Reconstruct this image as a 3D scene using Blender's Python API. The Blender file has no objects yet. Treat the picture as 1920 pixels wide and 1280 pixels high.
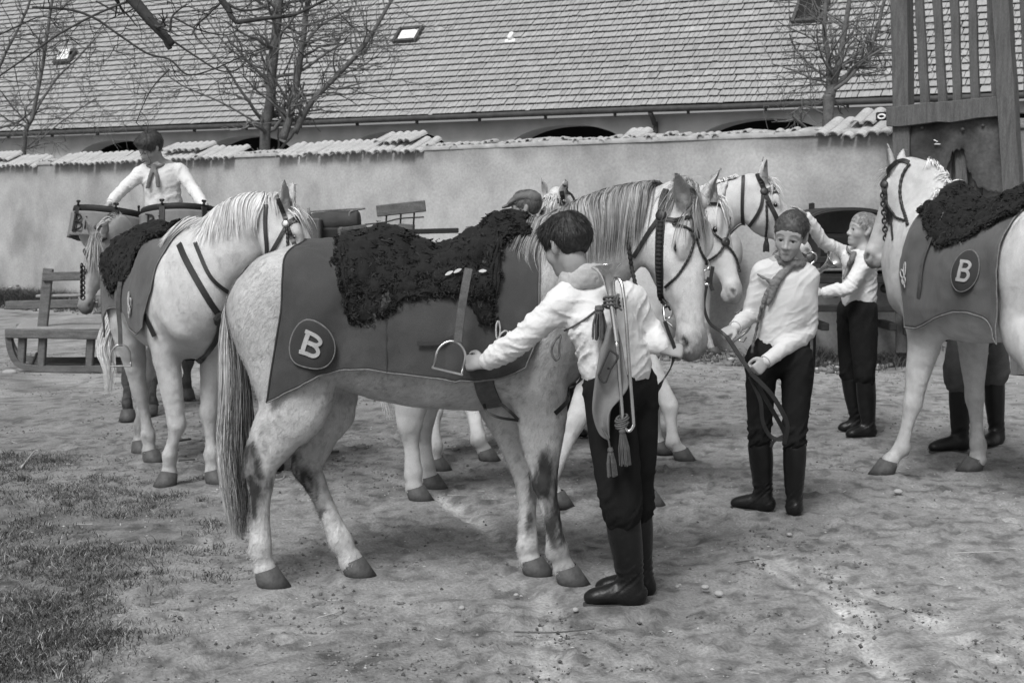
import bpy, math, random
import numpy as np
random.seed(7)
RNG = np.random.default_rng(11)
A = np.array
SC = bpy.context.scene
COL = SC.collection

# ------------------------------------------------------------------ camera, world, sun, exposure
CAM_H = 1.6
PITCH = math.atan(240.0 / 2666.7)
F_PX = 2666.7
cam_d = bpy.data.cameras.new('camera'); cam = bpy.data.objects.new('camera', cam_d); COL.objects.link(cam)
cam_d.sensor_width = 36; cam_d.lens = 50; cam_d.clip_start = 0.1; cam_d.clip_end = 500
cam.location = (0, 0, CAM_H); cam.rotation_euler = (math.pi / 2 - PITCH, 0, 0)
cam_d.dof.use_dof = True; cam_d.dof.focus_distance = 6.6; cam_d.dof.aperture_fstop = 8.0
SC.camera = cam

SUN_EL, SUN_AZ = math.radians(52), math.radians(205)      # azimuth: clockwise from +Y, where the sun stands
world = bpy.data.worlds.new('World'); SC.world = world; world.use_nodes = True
wn = world.node_tree.nodes; wl = world.node_tree.links
for n in list(wn): wn.remove(n)
sky_n = wn.new('ShaderNodeTexSky'); sky_n.sky_type = 'NISHITA'; sky_n.sun_disc = False
sky_n.sun_elevation = SUN_EL; sky_n.sun_rotation = SUN_AZ; sky_n.dust_density = 4.0; sky_n.air_density = 1.0
bw_n = wn.new('ShaderNodeRGBToBW'); bg_n = wn.new('ShaderNodeBackground'); ow_n = wn.new('ShaderNodeOutputWorld')
bg_n.inputs['Strength'].default_value = 0.095
wl.new(sky_n.outputs[0], bw_n.inputs[0]); wl.new(bw_n.outputs[0], bg_n.inputs[0]); wl.new(bg_n.outputs[0], ow_n.inputs[0])
sun_d = bpy.data.lights.new('sun', 'SUN'); sun_o = bpy.data.objects.new('sun', sun_d); COL.objects.link(sun_o)
sun_d.energy = 1.9; sun_d.angle = math.radians(20); sun_d.color = (1, 1, 1)
sun_o.location = (-5, -8, 14)
sun_o.rotation_euler = (math.pi / 2 - SUN_EL, 0, math.pi - SUN_AZ)
SC.view_settings.view_transform = 'Standard'; SC.view_settings.look = 'None'
SC.view_settings.exposure = 0.48; SC.view_settings.gamma = 1.0; SC.view_settings.use_curve_mapping = False
try: SC.cycles.max_bounces = 6
except Exception: pass

# ------------------------------------------------------------------ camera geometry used for measuring
cp, sp = math.cos(PITCH), math.sin(PITCH)
CAMP = A([0, 0, CAM_H])
def ray(u, v):
    x, y = (u - 960) / F_PX, -(v - 640) / F_PX
    return A([x, cp + y * sp, -sp + y * cp])
def W(u, v, Y):                       # the point seen at (u, v) that is Y metres ahead
    d = ray(u, v); return CAMP + d * (Y / d[1])
def G(u, v, z=0.0):                   # the point of the ground seen at (u, v)
    d = ray(u, v); return CAMP + d * ((z - CAM_H) / d[2])
def px(P):
    P = A(P) - CAMP; f = P[..., 1] * cp - P[..., 2] * sp; up = P[..., 1] * sp + P[..., 2] * cp
    return np.stack([960 + F_PX * P[..., 0] / f, 640 - F_PX * up / f], -1)

# ------------------------------------------------------------------ small maths
def nrm(v):
    v = np.asarray(v, float); return v / (np.linalg.norm(v, axis=-1, keepdims=True) + 1e-12)
def lerp(a, b, t): return a + (b - a) * t
def sstep(a, b, x):
    t = np.clip((x - a) / (b - a), 0, 1); return t * t * (3 - 2 * t)
def interp(x, xs, ys): return np.interp(x, xs, ys)
_perm = np.random.default_rng(3).random((64, 64, 64)).astype(np.float32)
def noise(P, s=1.0, seed=0):          # smooth value noise in -1..1
    P = np.asarray(P, np.float32) * s + seed * 7.31
    i = np.floor(P).astype(np.int32); f = P - i; f = f * f * (3 - 2 * f)
    x0, y0, z0 = (i[..., 0] % 64, i[..., 1] % 64, i[..., 2] % 64); x1, y1, z1 = ((x0 + 1) % 64, (y0 + 1) % 64, (z0 + 1) % 64)
    fx, fy, fz = f[..., 0], f[..., 1], f[..., 2]
    a = lerp(_perm[x0, y0, z0], _perm[x1, y0, z0], fx); b = lerp(_perm[x0, y1, z0], _perm[x1, y1, z0], fx)
    c = lerp(_perm[x0, y0, z1], _perm[x1, y0, z1], fx); d = lerp(_perm[x0, y1, z1], _perm[x1, y1, z1], fx)
    return lerp(lerp(a, b, fy), lerp(c, d, fy), fz) * 2 - 1
def fbm(P, s=1.0, o=3, seed=0):
    r = 0; a = 1
    for k in range(o):
        r = r + a * noise(P, s * 2 ** k, seed + k); a *= .5
    return r
def cr(K, n):                          # Catmull-Rom through the rows of K, n steps a segment
    K = np.asarray(K, float)
    if len(K) < 3 or n <= 1: 
        if n <= 1: return K
    E = np.vstack([2 * K[0] - K[1], K, 2 * K[-1] - K[-2]])
    out = []
    t = np.linspace(0, 1, n, endpoint=False)[:, None]
    for i in range(1, len(E) - 2):
        p0, p1, p2, p3 = E[i - 1], E[i], E[i + 1], E[i + 2]
        out.append(.5 * (2 * p1 + (p2 - p0) * t + (2 * p0 - 5 * p1 + 4 * p2 - p3) * t * t + (3 * p1 - p0 - 3 * p2 + p3) * t ** 3))
    out.append(K[-1:]); return np.vstack(out)
def resample(P, n):
    P = np.asarray(P, float); L = np.r_[0, np.cumsum(np.linalg.norm(np.diff(P[:, :3], axis=0), axis=1))]
    s = np.linspace(0, L[-1], n); return np.stack([np.interp(s, L, P[:, k]) for k in range(P.shape[1])], 1)

# ------------------------------------------------------------------ objects
def empty(name, loc, label=None, cat=None, group=None):
    o = bpy.data.objects.new(name, None); COL.objects.link(o); o.location = tuple(loc); o.empty_display_size = .1
    return tag(o, label, cat, group)
def tag(o, label=None, cat=None, group=None, kind=None):
    if label: o['label'] = label
    if cat: o['category'] = cat
    if group: o['group'] = group
    if kind: o['kind'] = kind
    return o
WORLD_ORG = {}                         # world place of each empty / thing, to keep meshes local to their thing
def mk(name, V, Fc, mat, parent=None, smooth=True, col=None, org=None, link=True):
    """mesh from world-space vertices; Fc = array (n,4) / (n,3) or list of them"""
    V = np.asarray(V, np.float32)
    if org is None: org = A(wloc(parent)) if parent is not None else A([0., 0, 0])
    me = bpy.data.meshes.new(name)
    Fs = Fc if isinstance(Fc, list) else [Fc]
    Fs = [np.asarray(f, np.int32) for f in Fs if len(f)]
    me.vertices.add(len(V)); me.vertices.foreach_set('co', (V - org).astype(np.float32).ravel())
    nl = sum(f.size for f in Fs); nf = sum(len(f) for f in Fs)
    me.loops.add(nl); me.loops.foreach_set('vertex_index', np.concatenate([f.ravel() for f in Fs]))
    me.polygons.add(nf); tot = np.concatenate([np.full(len(f), f.shape[1], np.int32) for f in Fs])
    st = np.r_[0, np.cumsum(tot)[:-1]].astype(np.int32)
    me.polygons.foreach_set('loop_start', st)
    try: me.polygons.foreach_set('loop_total', tot)
    except Exception: pass
    me.polygons.foreach_set('use_smooth', np.full(nf, smooth, bool))
    if col is not None:
        ca = me.color_attributes.new('Col', 'FLOAT_COLOR', 'POINT')
        c = np.ones((len(V), 4), np.float32); c[:, :3] = np.asarray(col, np.float32).reshape(len(V), -1)
        ca.data.foreach_set('color', c.ravel())
    me.update(calc_edges=True); me.validate()
    if mat is not None: me.materials.append(mat)
    o = bpy.data.objects.new(name, me)
    if link: COL.objects.link(o)
    if parent is not None:
        o.parent = parent; d = org - A(wloc(parent)); o.location = tuple(d)
    else: o.location = tuple(org)
    return o
def wloc(o):
    l = A(o.location); p = o.parent
    while p is not None: l = l + A(p.location); p = p.parent
    return l
class MB:                              # gathers boxes, tubes and sheets into one mesh
    def __init__(s): s.V = []; s.F = []; s.C = []; s.n = 0
    def add(s, V, F, c=None):
        V = np.asarray(V, float); F = F if isinstance(F, list) else [F]
        s.V.append(V); s.F += [np.asarray(f, int) + s.n for f in F]; s.n += len(V)
        s.C.append(np.full((len(V), 1), 1.0) if c is None else np.broadcast_to(np.asarray(c, float).reshape(-1, 1), (len(V), 1)))
        return s
    def box(s, c, size, R=None, bev=0.0, taper=1.0):
        c = A(c, float); h = A(size, float) / 2; R = np.eye(3) if R is None else A(R)
        b = min(bev, h.min() * .9)
        if b > 0:
            v = []
            for z, e in ((-1, 1), (-1, 0), (1, 0), (1, 1)):
                zz = z * (h[2] if e else h[2] - b); q = b if e else 0
                x, y = h[0] - q, h[1] - q
                for X, Y in ((-x + (0 if e else b), -y), (x - (0 if e else b), -y), (x, -y + (0 if e else b)), (x, y - (0 if e else b)), (x - (0 if e else b), y), (-x + (0 if e else b), y), (-x, y - (0 if e else b)), (-x, -y + (0 if e else b))):
                    v.append((X, Y, zz))
            v = A(v); f = []
            for r in range(3):
                for i in range(8): f.append((r * 8 + i, r * 8 + (i + 1) % 8, r * 8 + 8 + (i + 1) % 8, r * 8 + 8 + i))
            return s.add(c + v @ R.T, [A(f), A([list(range(7, -1, -1)), list(range(24, 32))])])
        v = A([(x, y, z) for z in (-h[2], h[2]) for x, y in ((-h[0], -h[1]), (h[0], -h[1]), (h[0], h[1]), (-h[0], h[1]))])
        return s.add(c + v @ R.T, A([(3, 2, 1, 0), (4, 5, 6, 7), (0, 1, 5, 4), (1, 2, 6, 5), (2, 3, 7, 6), (3, 0, 4, 7)]))
    def beam(s, a, b, w, t, up=(0, 0, 1), bev=.004):   # box from a to b, w across, t along up
        a = A(a, float); b = A(b, float); x = nrm(b - a); z = nrm(A(up) - x * np.dot(up, x)); y = np.cross(z, x)
        return s.box((a + b) / 2, (np.linalg.norm(b - a), w, t), np.stack([x, y, z], 1), bev)
    def tube(s, P, r, n=8, cap=True):
        P = np.asarray(P, float); m = len(P); r = np.broadcast_to(np.asarray(r, float), (m,))
        T = nrm(np.gradient(P, axis=0)); ref = A([0, 0, 1.]) if abs(T[0][2]) < .9 else A([1., 0, 0])
        N = nrm(np.cross(T[0], ref)); Ns = [N]
        for i in range(1, m):
            N = N - T[i] * np.dot(N, T[i]); N = N / (np.linalg.norm(N) + 1e-9); Ns.append(N)
        Ns = A(Ns); B = np.cross(T, Ns); a = np.linspace(0, 2 * np.pi, n, endpoint=False)
        V = P[:, None] + (Ns[:, None] * np.cos(a)[None, :, None] + B[:, None] * np.sin(a)[None, :, None]) * r[:, None, None]
        F = []
        i, j = np.meshgrid(np.arange(m - 1), np.arange(n), indexing='ij'); j2 = (j + 1) % n
        F = [np.stack([i * n + j, i * n + j2, (i + 1) * n + j2, (i + 1) * n + j], -1).reshape(-1, 4)]
        if cap: F.append(A([list(range(n - 1, -1, -1)), list(range((m - 1) * n, m * n))]))
        return s.add(V.reshape(-1, 3), F)
    def grid(s, Gd, c=None, close=False):
        Gd = np.asarray(Gd); a, b = Gd.shape[:2]
        i, j = np.meshgrid(np.arange(a - 1), np.arange(b if close else b - 1), indexing='ij'); j2 = (j + 1) % b
        return s.add(Gd.reshape(-1, 3), np.stack([i * b + j, (i + 1) * b + j, (i + 1) * b + j2, i * b + j2], -1).reshape(-1, 4), c)
    def lathe(s, prof, a, b, n=20):    # prof rows: (t along a->b, radius)
        prof = A(prof); P = A(a) + (A(b) - A(a)) * prof[:, :1]; ax = nrm(A(b, float) - A(a, float))
        u = nrm(np.cross(ax, A([0, 0, 1.]) if abs(ax[2]) < .9 else A([1., 0, 0]))); w = np.cross(ax, u); t = np.linspace(0, 2 * np.pi, n, endpoint=False)
        return s.grid(P[:, None] + (u * np.cos(t)[:, None] + w * np.sin(t)[:, None])[None] * prof[:, 1][:, None, None], close=True)
    def build(s, name, mat, parent=None, smooth=False, org=None, col=False):
        by = {}
        for f in s.F: by.setdefault(f.shape[1], []).append(f)
        C = np.vstack([np.broadcast_to(c, (len(v), 1)) for c, v in zip(s.C, s.V)]) if col else None
        return mk(name, np.vstack(s.V), [np.vstack(f) for f in by.values()], mat, parent, smooth, None if C is None else np.repeat(C, 3, 1), org)
def strap(P, N, w, t, mb=None, lift=0.0):  # flat band along P with surface normals N
    P = np.asarray(P, float); N = nrm(N); T = nrm(np.gradient(P, axis=0)); S = nrm(np.cross(T, N)); m = len(P)
    w = np.broadcast_to(np.asarray(w, float), (m,))[:, None]
    c = [P - S * w / 2 + N * lift, P + S * w / 2 + N * lift, P + S * w * .46 + N * (t + lift), P - S * w * .46 + N * (t + lift)]
    mb = mb or MB(); V = np.stack(c, 1)
    i, j = np.meshgrid(np.arange(m - 1), np.arange(4), indexing='ij'); j2 = (j + 1) % 4
    mb.add(V.reshape(-1, 3), [np.stack([i * 4 + j, i * 4 + j2, (i + 1) * 4 + j2, (i + 1) * 4 + j], -1).reshape(-1, 4), A([[3, 2, 1, 0], [4 * m - 4, 4 * m - 3, 4 * m - 2, 4 * m - 1]])])
    return mb
def ribbons(Ps, S, w, taper=True):     # Ps (N,m,3) strands, S (N,m,3) side vectors -> V,F
    N, m = Ps.shape[:2]; k = np.linspace(0, 1, m); prof = (1 - k ** 3 * .85) if taper else np.ones(m)
    w = np.broadcast_to(np.asarray(w, float).reshape(-1, 1), (N, 1)) * prof[None]
    V = np.stack([Ps - S * w[..., None] / 2, Ps + S * w[..., None] / 2], 2).reshape(-1, 3)
    i, j = np.meshgrid(np.arange(N), np.arange(m - 1), indexing='ij'); b = i * m * 2 + j * 2
    return V, np.stack([b, b + 1, b + 3, b + 2], -1).reshape(-1, 4)

# ------------------------------------------------------------------ implicit bodies: smooth unions of tapered elliptical limbs
class Sdf:
    def __init__(s, vox): s.vox = vox; s.ch = []
    def chain(s, P, wh, side=(0, 1, 0), k=.03, n=3, sub=False):
        P = np.asarray(P, float).reshape(-1, 3); wh = np.asarray(wh, float); m = len(P)
        if wh.ndim == 0: wh = np.full((m, 2), float(wh))
        elif wh.ndim == 1: wh = np.stack([wh, wh], 1)
        S = np.broadcast_to(np.asarray(side, float), (m, 3))
        if m == 1: P = np.vstack([P, P + 1e-4]); wh = np.vstack([wh, wh]); S = np.vstack([S, S])
        K = np.hstack([P, wh, S])
        if m > 2 and n > 1: K = cr(K, n)
        K[:, 3:5] = np.maximum(K[:, 3:5], .003)
        s.ch.append((K, k, sub)); return s
    def ell(s, c, d, side, rd, rs, ro, k=.03, sub=False):   # ellipsoid: rd along d, rs along side, ro along the third
        c = A(c, float); d = nrm(d); L = max(rd - ro, 1e-4)
        return s.chain([c - d * L, c + d * L] if rd > ro else [c - d * 1e-4, c + d * 1e-4], [[rs, ro]] * 2 if rd > ro else [[rs, ro]] * 2, side, k, 1, sub)
    def run(s):
        v = s.vox; lo = np.full(3, 1e9); hi = -lo
        for K, k, sub in s.ch:
            if sub: continue
            r = K[:, 3:5].max(1)[:, None]; lo = np.minimum(lo, (K[:, :3] - r).min(0)); hi = np.maximum(hi, (K[:, :3] + r).max(0))
        lo -= 4 * v + .02; hi += 4 * v + .02
        nn = np.ceil((hi - lo) / v).astype(int) + 1; s.lo = lo; s.nn = nn
        ax = [(lo[i] + v * np.arange(nn[i])).astype(np.float32) for i in range(3)]; BIG = .2
        D = np.full(nn, BIG, np.float32)
        for K, k, sub in s.ch:
            mar = k + 3 * v + .012
            r = K[:, 3:5].max() ; a = np.clip(np.floor((K[:, :3].min(0) - r - mar - lo) / v).astype(int), 0, nn - 1); b = np.clip(np.ceil((K[:, :3].max(0) + r + mar - lo) / v).astype(int) + 1, 1, nn)
            T = np.full(b - a, BIG, np.float32)
            for q in range(len(K) - 1):
                k0, k1 = K[q], K[q + 1]; rr = max(k0[3:5].max(), k1[3:5].max()) + mar
                e = np.clip(np.floor((np.minimum(k0[:3], k1[:3]) - rr - lo) / v).astype(int), a, b - 1); g = np.clip(np.ceil((np.maximum(k0[:3], k1[:3]) + rr - lo) / v).astype(int) + 1, a + 1, b)
                X = ax[0][e[0]:g[0]][:, None, None] - np.float32(k0[0]); Y = ax[1][e[1]:g[1]][None, :, None] - np.float32(k0[1]); Z = ax[2][e[2]:g[2]][None, None, :] - np.float32(k0[2])
                ab = (k1[:3] - k0[:3]).astype(np.float32); L2 = float((ab ** 2).sum()) + 1e-12
                t = np.clip((X * ab[0] + Y * ab[1] + Z * ab[2]) / np.float32(L2), 0, 1)
                qx = X - t * ab[0]; qy = Y - t * ab[1]; qz = Z - t * ab[2]
                sv = nrm(k0[5:8] + k1[5:8]).astype(np.float32)
                ys = (qx * sv[0] + qy * sv[1] + qz * sv[2]) ** 2; hz = np.maximum(qx * qx + qy * qy + qz * qz - ys, 0)
                w2 = (np.float32(k0[3]) + np.float32(k1[3] - k0[3]) * t) ** 2; h2 = (np.float32(k0[4]) + np.float32(k1[4] - k0[4]) * t) ** 2
                ys /= w2; hz /= h2
                c0 = np.sqrt(ys + hz); c1 = np.sqrt(ys / w2 + hz / h2) + np.float32(1e-6)
                d = c0 * (c0 - 1) / c1
                sl = tuple(slice(e[i] - a[i], g[i] - a[i]) for i in range(3)); np.minimum(T[sl], d, out=T[sl])
            sl = tuple(slice(a[i], b[i]) for i in range(3)); Dv = D[sl]
            Dv2 = -Dv if sub else Dv
            h = np.maximum(k - np.abs(Dv2 - T), 0) / max(k, 1e-6)
            M = np.minimum(Dv2, T) - h * h * np.float32(k * .25)
            D[sl] = -M if sub else M
        s.D = D; return s
    def sample(s, P):
        P = (np.asarray(P, float) - s.lo) / s.vox; nn = s.nn; q = np.clip(P, 0, nn - 1.001); i = q.astype(int); f = q - i
        D = s.D; x, y, z = i[..., 0], i[..., 1], i[..., 2]; fx, fy, fz = f[..., 0], f[..., 1], f[..., 2]
        c = lambda a, b, c_: D[x + a, y + b, z + c_]
        r = lerp(lerp(lerp(c(0, 0, 0), c(1, 0, 0), fx), lerp(c(0, 1, 0), c(1, 1, 0), fx), fy), lerp(lerp(c(0, 0, 1), c(1, 0, 1), fx), lerp(c(0, 1, 1), c(1, 1, 1), fx), fy), fz)
        return r + np.abs(P - q).max(-1) * s.vox
    def grad(s, P):
        P = np.asarray(P, float); e = s.vox * 1.5; g = []
        for i in range(3):
            d = np.zeros(3); d[i] = e; g.append(s.sample(P + d) - s.sample(P - d))
        return nrm(np.stack(g, -1))
    def push(s, P, off, it=4):
        P = np.array(P, float)
        for _ in range(it):
            d = s.sample(P); g = s.grad(P); m = np.maximum(off - d, 0); P += g * m[..., None]
        return P
    def stick(s, P, off, it=6):        # pull points onto the surface at distance off
        P = np.array(P, float)
        for _ in range(it):
            d = np.clip(s.sample(P) - off, -.05, .05); P -= s.grad(P) * d[..., None]
        return P
    def march(s, O, Dr, off=0.0, tmax=12., t0=0., step=.006):
        O = np.asarray(O, float); Dr = nrm(Dr); n = len(O); t = np.full(n, t0, float); best = t.copy(); bd = np.full(n, 1e9); done = np.zeros(n, bool)
        hi = s.lo + s.nn * s.vox
        # entry into the box
        with np.errstate(divide='ignore', invalid='ignore'):
            ta = (s.lo - O) / Dr; tb = (hi - O) / Dr
        te = np.nanmax(np.minimum(ta, tb), 1); tx = np.nanmin(np.maximum(ta, tb), 1); t = np.maximum(t0, te)
        best = t.copy()
        for _ in range(900):
            P = O + Dr * t[:, None]; d = s.sample(P); up = (d < bd) & ~done; best[up] = t[up]; bd[up] = d[up]
            done |= (d < off) | (t > tx)
            if done.all(): break
            t = np.where(done, t, t + np.maximum(np.minimum(d - off, .05) * .7, step * .3))
        return O + Dr * best[:, None]
    def cast(s, uv, off=0.0):          # where the line of sight through each measured point meets this body
        uv = np.asarray(uv, float); D = A([ray(u, v) for u, v in uv]); P = s.march(np.broadcast_to(CAMP, D.shape), D, off)
        return s.stick(P, off)
    def net(s, smooth=1):
        D = s.D; v = s.vox; ins = D < 0; c = np.zeros(tuple(s.nn - 1), np.int8)
        for i in (0, 1):
            for j in (0, 1):
                for k in (0, 1): c += ins[i:s.nn[0] - 1 + i, j:s.nn[1] - 1 + j, k:s.nn[2] - 1 + k]
        ids = np.argwhere((c > 0) & (c < 8)); M = len(ids); idx = np.full(c.shape, -1, np.int32); idx[ids[:, 0], ids[:, 1], ids[:, 2]] = np.arange(M)
        acc = np.zeros((M, 3)); cnt = np.zeros(M); cor = [(i, j, k) for i in (0, 1) for j in (0, 1) for k in (0, 1)]
        val = {o: D[ids[:, 0] + o[0], ids[:, 1] + o[1], ids[:, 2] + o[2]] for o in cor}
        for a in range(3):
            for o in cor:
                if o[a]: continue
                o2 = list(o); o2[a] = 1; d1 = val[o]; d2 = val[tuple(o2)]; m = (d1 < 0) != (d2 < 0)
                t = d1[m] / (d1[m] - d2[m]); p = np.tile(A(o, float), (len(t), 1)); p[:, a] += t; acc[m] += p; cnt[m] += 1
        V = s.lo + v * (ids + acc / cnt[:, None]); Fs = []
        for a in range(3):
            b, e = (a + 1) % 3, (a + 2) % 3; s1 = [slice(None)] * 3; s2 = [slice(None)] * 3; s1[a] = slice(0, -1); s2[a] = slice(1, None)
            i1 = ins[tuple(s1)]; i2 = ins[tuple(s2)]; E = np.argwhere(i1 != i2); E = E[(E[:, b] > 0) & (E[:, e] > 0) & (E[:, b] < s.nn[b] - 1) & (E[:, e] < s.nn[e] - 1)]
            fl = i1[E[:, 0], E[:, 1], E[:, 2]]; q = []
            for db, de in ((1, 1), (0, 1), (0, 0), (1, 0)):
                X = E.copy(); X[:, b] -= db; X[:, e] -= de; q.append(idx[X[:, 0], X[:, 1], X[:, 2]])
            q = np.stack(q, 1); q[~fl] = q[~fl][:, ::-1]; Fs.append(q)
        Fq = np.vstack(Fs)
        for _ in range(smooth): V = relax(V, Fq, .5)
        return V, Fq
def relax(V, F, f=.5):
    S = np.zeros_like(V); n = np.zeros(len(V))
    for a, b in ((0, 1), (1, 2), (2, 3), (3, 0)):
        for c in range(3): S[:, c] += np.bincount(F[:, a], V[F[:, b], c], len(V)) + np.bincount(F[:, b], V[F[:, a], c], len(V))
        n += np.bincount(F[:, a], minlength=len(V)) + np.bincount(F[:, b], minlength=len(V))
    return V + (S / np.maximum(n, 1)[:, None] - V) * f
def vnormals(V, F):
    n = np.cross(V[F[:, 2]] - V[F[:, 0]], V[F[:, 3]] - V[F[:, 1]]); N = np.zeros_like(V)
    for a in range(4):
        for c in range(3): N[:, c] += np.bincount(F[:, a], n[:, c], len(V))
    return nrm(N)

# ------------------------------------------------------------------ materials (the photograph is black and white: every colour is a grey)
MATS = {}
def mat(name, g, rough=.8, var=.15, scale=8., bump=.0, bscale=60., metal=0., attr=False, spec=.3, detail=4., fine=0., sheen=0., stretch=None, coat=0., bdist=.01):
    if name in MATS: return MATS[name]
    m = bpy.data.materials.new(name); m.use_nodes = True; N = m.node_tree.nodes; L = m.node_tree.links; b = N['Principled BSDF']
    b.inputs['Roughness'].default_value = rough; b.inputs['Metallic'].default_value = metal; b.inputs['Specular IOR Level'].default_value = spec
    if sheen: b.inputs['Sheen Weight'].default_value = sheen; b.inputs['Sheen Roughness'].default_value = .5
    tc = N.new('ShaderNodeTexCoord'); mp = N.new('ShaderNodeMapping'); L.new(tc.outputs['Object'], mp.inputs[0])
    if stretch: mp.inputs['Scale'].default_value = stretch
    nz = N.new('ShaderNodeTexNoise'); nz.inputs['Scale'].default_value = scale; nz.inputs['Detail'].default_value = detail; L.new(mp.outputs[0], nz.inputs[0])
    mr = N.new('ShaderNodeMapRange'); mr.inputs[1].default_value = .25; mr.inputs[2].default_value = .75; mr.inputs[3].default_value = 1 - var; mr.inputs[4].default_value = 1 + var
    L.new(nz.outputs[0], mr.inputs[0]); last = mr.outputs[0]
    if fine:
        n2 = N.new('ShaderNodeTexNoise'); n2.inputs['Scale'].default_value = bscale; n2.inputs['Detail'].default_value = 3; L.new(mp.outputs[0], n2.inputs[0])
        m2 = N.new('ShaderNodeMapRange'); m2.inputs[1].default_value = .3; m2.inputs[2].default_value = .7; m2.inputs[3].default_value = 1 - fine; m2.inputs[4].default_value = 1 + fine; L.new(n2.outputs[0], m2.inputs[0])
        mm = N.new('ShaderNodeMath'); mm.operation = 'MULTIPLY'; L.new(last, mm.inputs[0]); L.new(m2.outputs[0], mm.inputs[1]); last = mm.outputs[0]
    mu = N.new('ShaderNodeMath'); mu.operation = 'MULTIPLY'; mu.inputs[1].default_value = g; L.new(last, mu.inputs[0]); last = mu.outputs[0]
    if attr:
        at = N.new('ShaderNodeAttribute'); at.attribute_name = 'Col'; m3 = N.new('ShaderNodeMath'); m3.operation = 'MULTIPLY'; L.new(last, m3.inputs[0]); L.new(at.outputs['Fac'], m3.inputs[1]); last = m3.outputs[0]
    cc = N.new('ShaderNodeCombineColor')
    for i in range(3): L.new(last, cc.inputs[i])
    L.new(cc.outputs[0], b.inputs['Base Color'])
    if bump:
        bn = N.new('ShaderNodeTexNoise'); bn.inputs['Scale'].default_value = bscale; bn.inputs['Detail'].default_value = 4; L.new(mp.outputs[0], bn.inputs[0])
        bp = N.new('ShaderNodeBump'); bp.inputs['Strength'].default_value = bump; bp.inputs['Distance'].default_value = bdist; L.new(bn.outputs[0], bp.inputs['Height']); L.new(bp.outputs[0], b.inputs['Normal'])
    MATS[name] = m; return m
M_leather = mat('dark_leather', .018, .42, .3, 20, .25, 140, spec=.5)
M_strap = mat('worn_strap', .085, .6, .3, 30, .3, 200, fine=.2)
M_rope = mat('cord', .03, .8, .3, 60, .5, 300)
M_cord_l = mat('light_cord', .42, .8, .3, 60, .5, 300)
M_metal = mat('steel', .55, .28, .25, 20, .0, metal=1.0)
M_brass = mat('silvered_brass', .62, .2, .18, 14, .05, 60, metal=1.0)
M_hoof = mat('hoof', .075, .6, .3, 30, .3, 90, attr=False)
M_eye = mat('eye', .008, .08, .1, 5, spec=.6)
M_fleece = mat('black_fleece', .013, .8, .4, 40, .4, 200, sheen=.05, spec=.3, attr=True)
M_cloth = mat('horse_cloth', .060, .92, .30, 3.5, .45, 420, fine=.22, sheen=.12, detail=7)
M_cloth2 = mat('faded_horse_cloth', .095, .92, .30, 4, .45, 420, fine=.22, sheen=.12, detail=7)
M_cloth_d = mat('badge_cloth', .042, .92, .12, 9, .35, 420, fine=.12)
M_letter = mat('felt_letter', .38, .95, .12, 30, .35, 300, fine=.12)
M_trim = mat('cloth_trim', .16, .9, .3, 60, .4, 300)
M_coat = mat('horse_coat', .84, .8, .09, 18, .5, 330, attr=True, fine=.15, spec=.12, detail=7)
M_mane = mat('horse_hair', 1.0, .5, .2, 30, attr=True, spec=.4)
M_skin = mat('skin', 1.0, .55, .07, 25, .1, 250, attr=True, spec=.35)
M_hair = mat('person_hair', 1.0, .5, .3, 60, .35, 300, attr=True, spec=.4)
M_shirt = mat('shirt_cotton', .64, .85, .05, 10, .55, 30, fine=.03, sheen=.1, bdist=.012)
M_jersey = mat('jersey_knit', .56, .9, .06, 10, .25, 420, fine=.06)
M_trous = mat('dark_wool', .0125, .95, .25, 12, .3, 400, fine=.2, spec=.12)
M_trous2 = mat('grey_wool', .09, .95, .25, 12, .3, 400, fine=.2)
M_boot = mat('boot_leather', .008, .42, .3, 16, .2, 60, spec=.32)
M_sole = mat('boot_sole', .05, .8, .3, 30, .3, 100)
M_kerch = mat('kerchief', .16, .85, .18, 14, .25, 260, fine=.1)
M_kerch_l = mat('light_kerchief', .44, .85, .1, 12, .25, 260, fine=.08)
# ------------------------------------------------------------------ ground
M_dirt = mat('yard_dirt', .212, .95, .14, 9, .75, 70, attr=True, fine=.24, detail=10, bdist=.010)
def px_mask(Pt, poly, w, soft=.5):      # 1 near a ground path measured in the photograph
    q = A([G(u, v)[:2] for u, v in poly]); d = np.full(Pt.shape[:-1], 1e9)
    for a, b in zip(q[:-1], q[1:]):
        ab = b - a; t = np.clip(((Pt - a) @ ab) / (ab @ ab), 0, 1); d = np.minimum(d, np.linalg.norm(Pt - a - t[..., None] * ab, axis=-1))
    return np.clip(1 - (d - w * (1 - soft)) / (w * soft * 2), 0, 1)
TRACKS = [([(985, 1090), (1012, 1160), (1010, 1290)], .034), ([(1022, 1110), (1045, 1180), (1050, 1290)], .034), ([(1420, 1028), (1500, 1070), (1600, 1130), (1690, 1290)], .042), ([(1400, 1040), (1480, 1085), (1580, 1150), (1660, 1290)], .022), ([(1575, 1130), (1565, 1290)], .032),
          ([(820, 930), (900, 985), (985, 1060)], .05), ([(640, 870), (760, 905), (860, 950), (960, 1010)], .05), ([(1530, 1060), (1720, 1150), (1900, 1260)], .05)]
def g_height(X, Y):
    P = np.stack([X, Y, 0 * X], -1); near = sstep(14, 6, Y)
    h = .020 * fbm(P, .9, 3, 2) + .010 * fbm(P, 3.6, 4, 5) * (.4 + .6 * near) + .009 * fbm(P, 15, 3, 9) * near
    h += -.012 * np.clip(fbm(P, 3.1, 2, 21) - .35, 0, 1)
    return h
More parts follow.
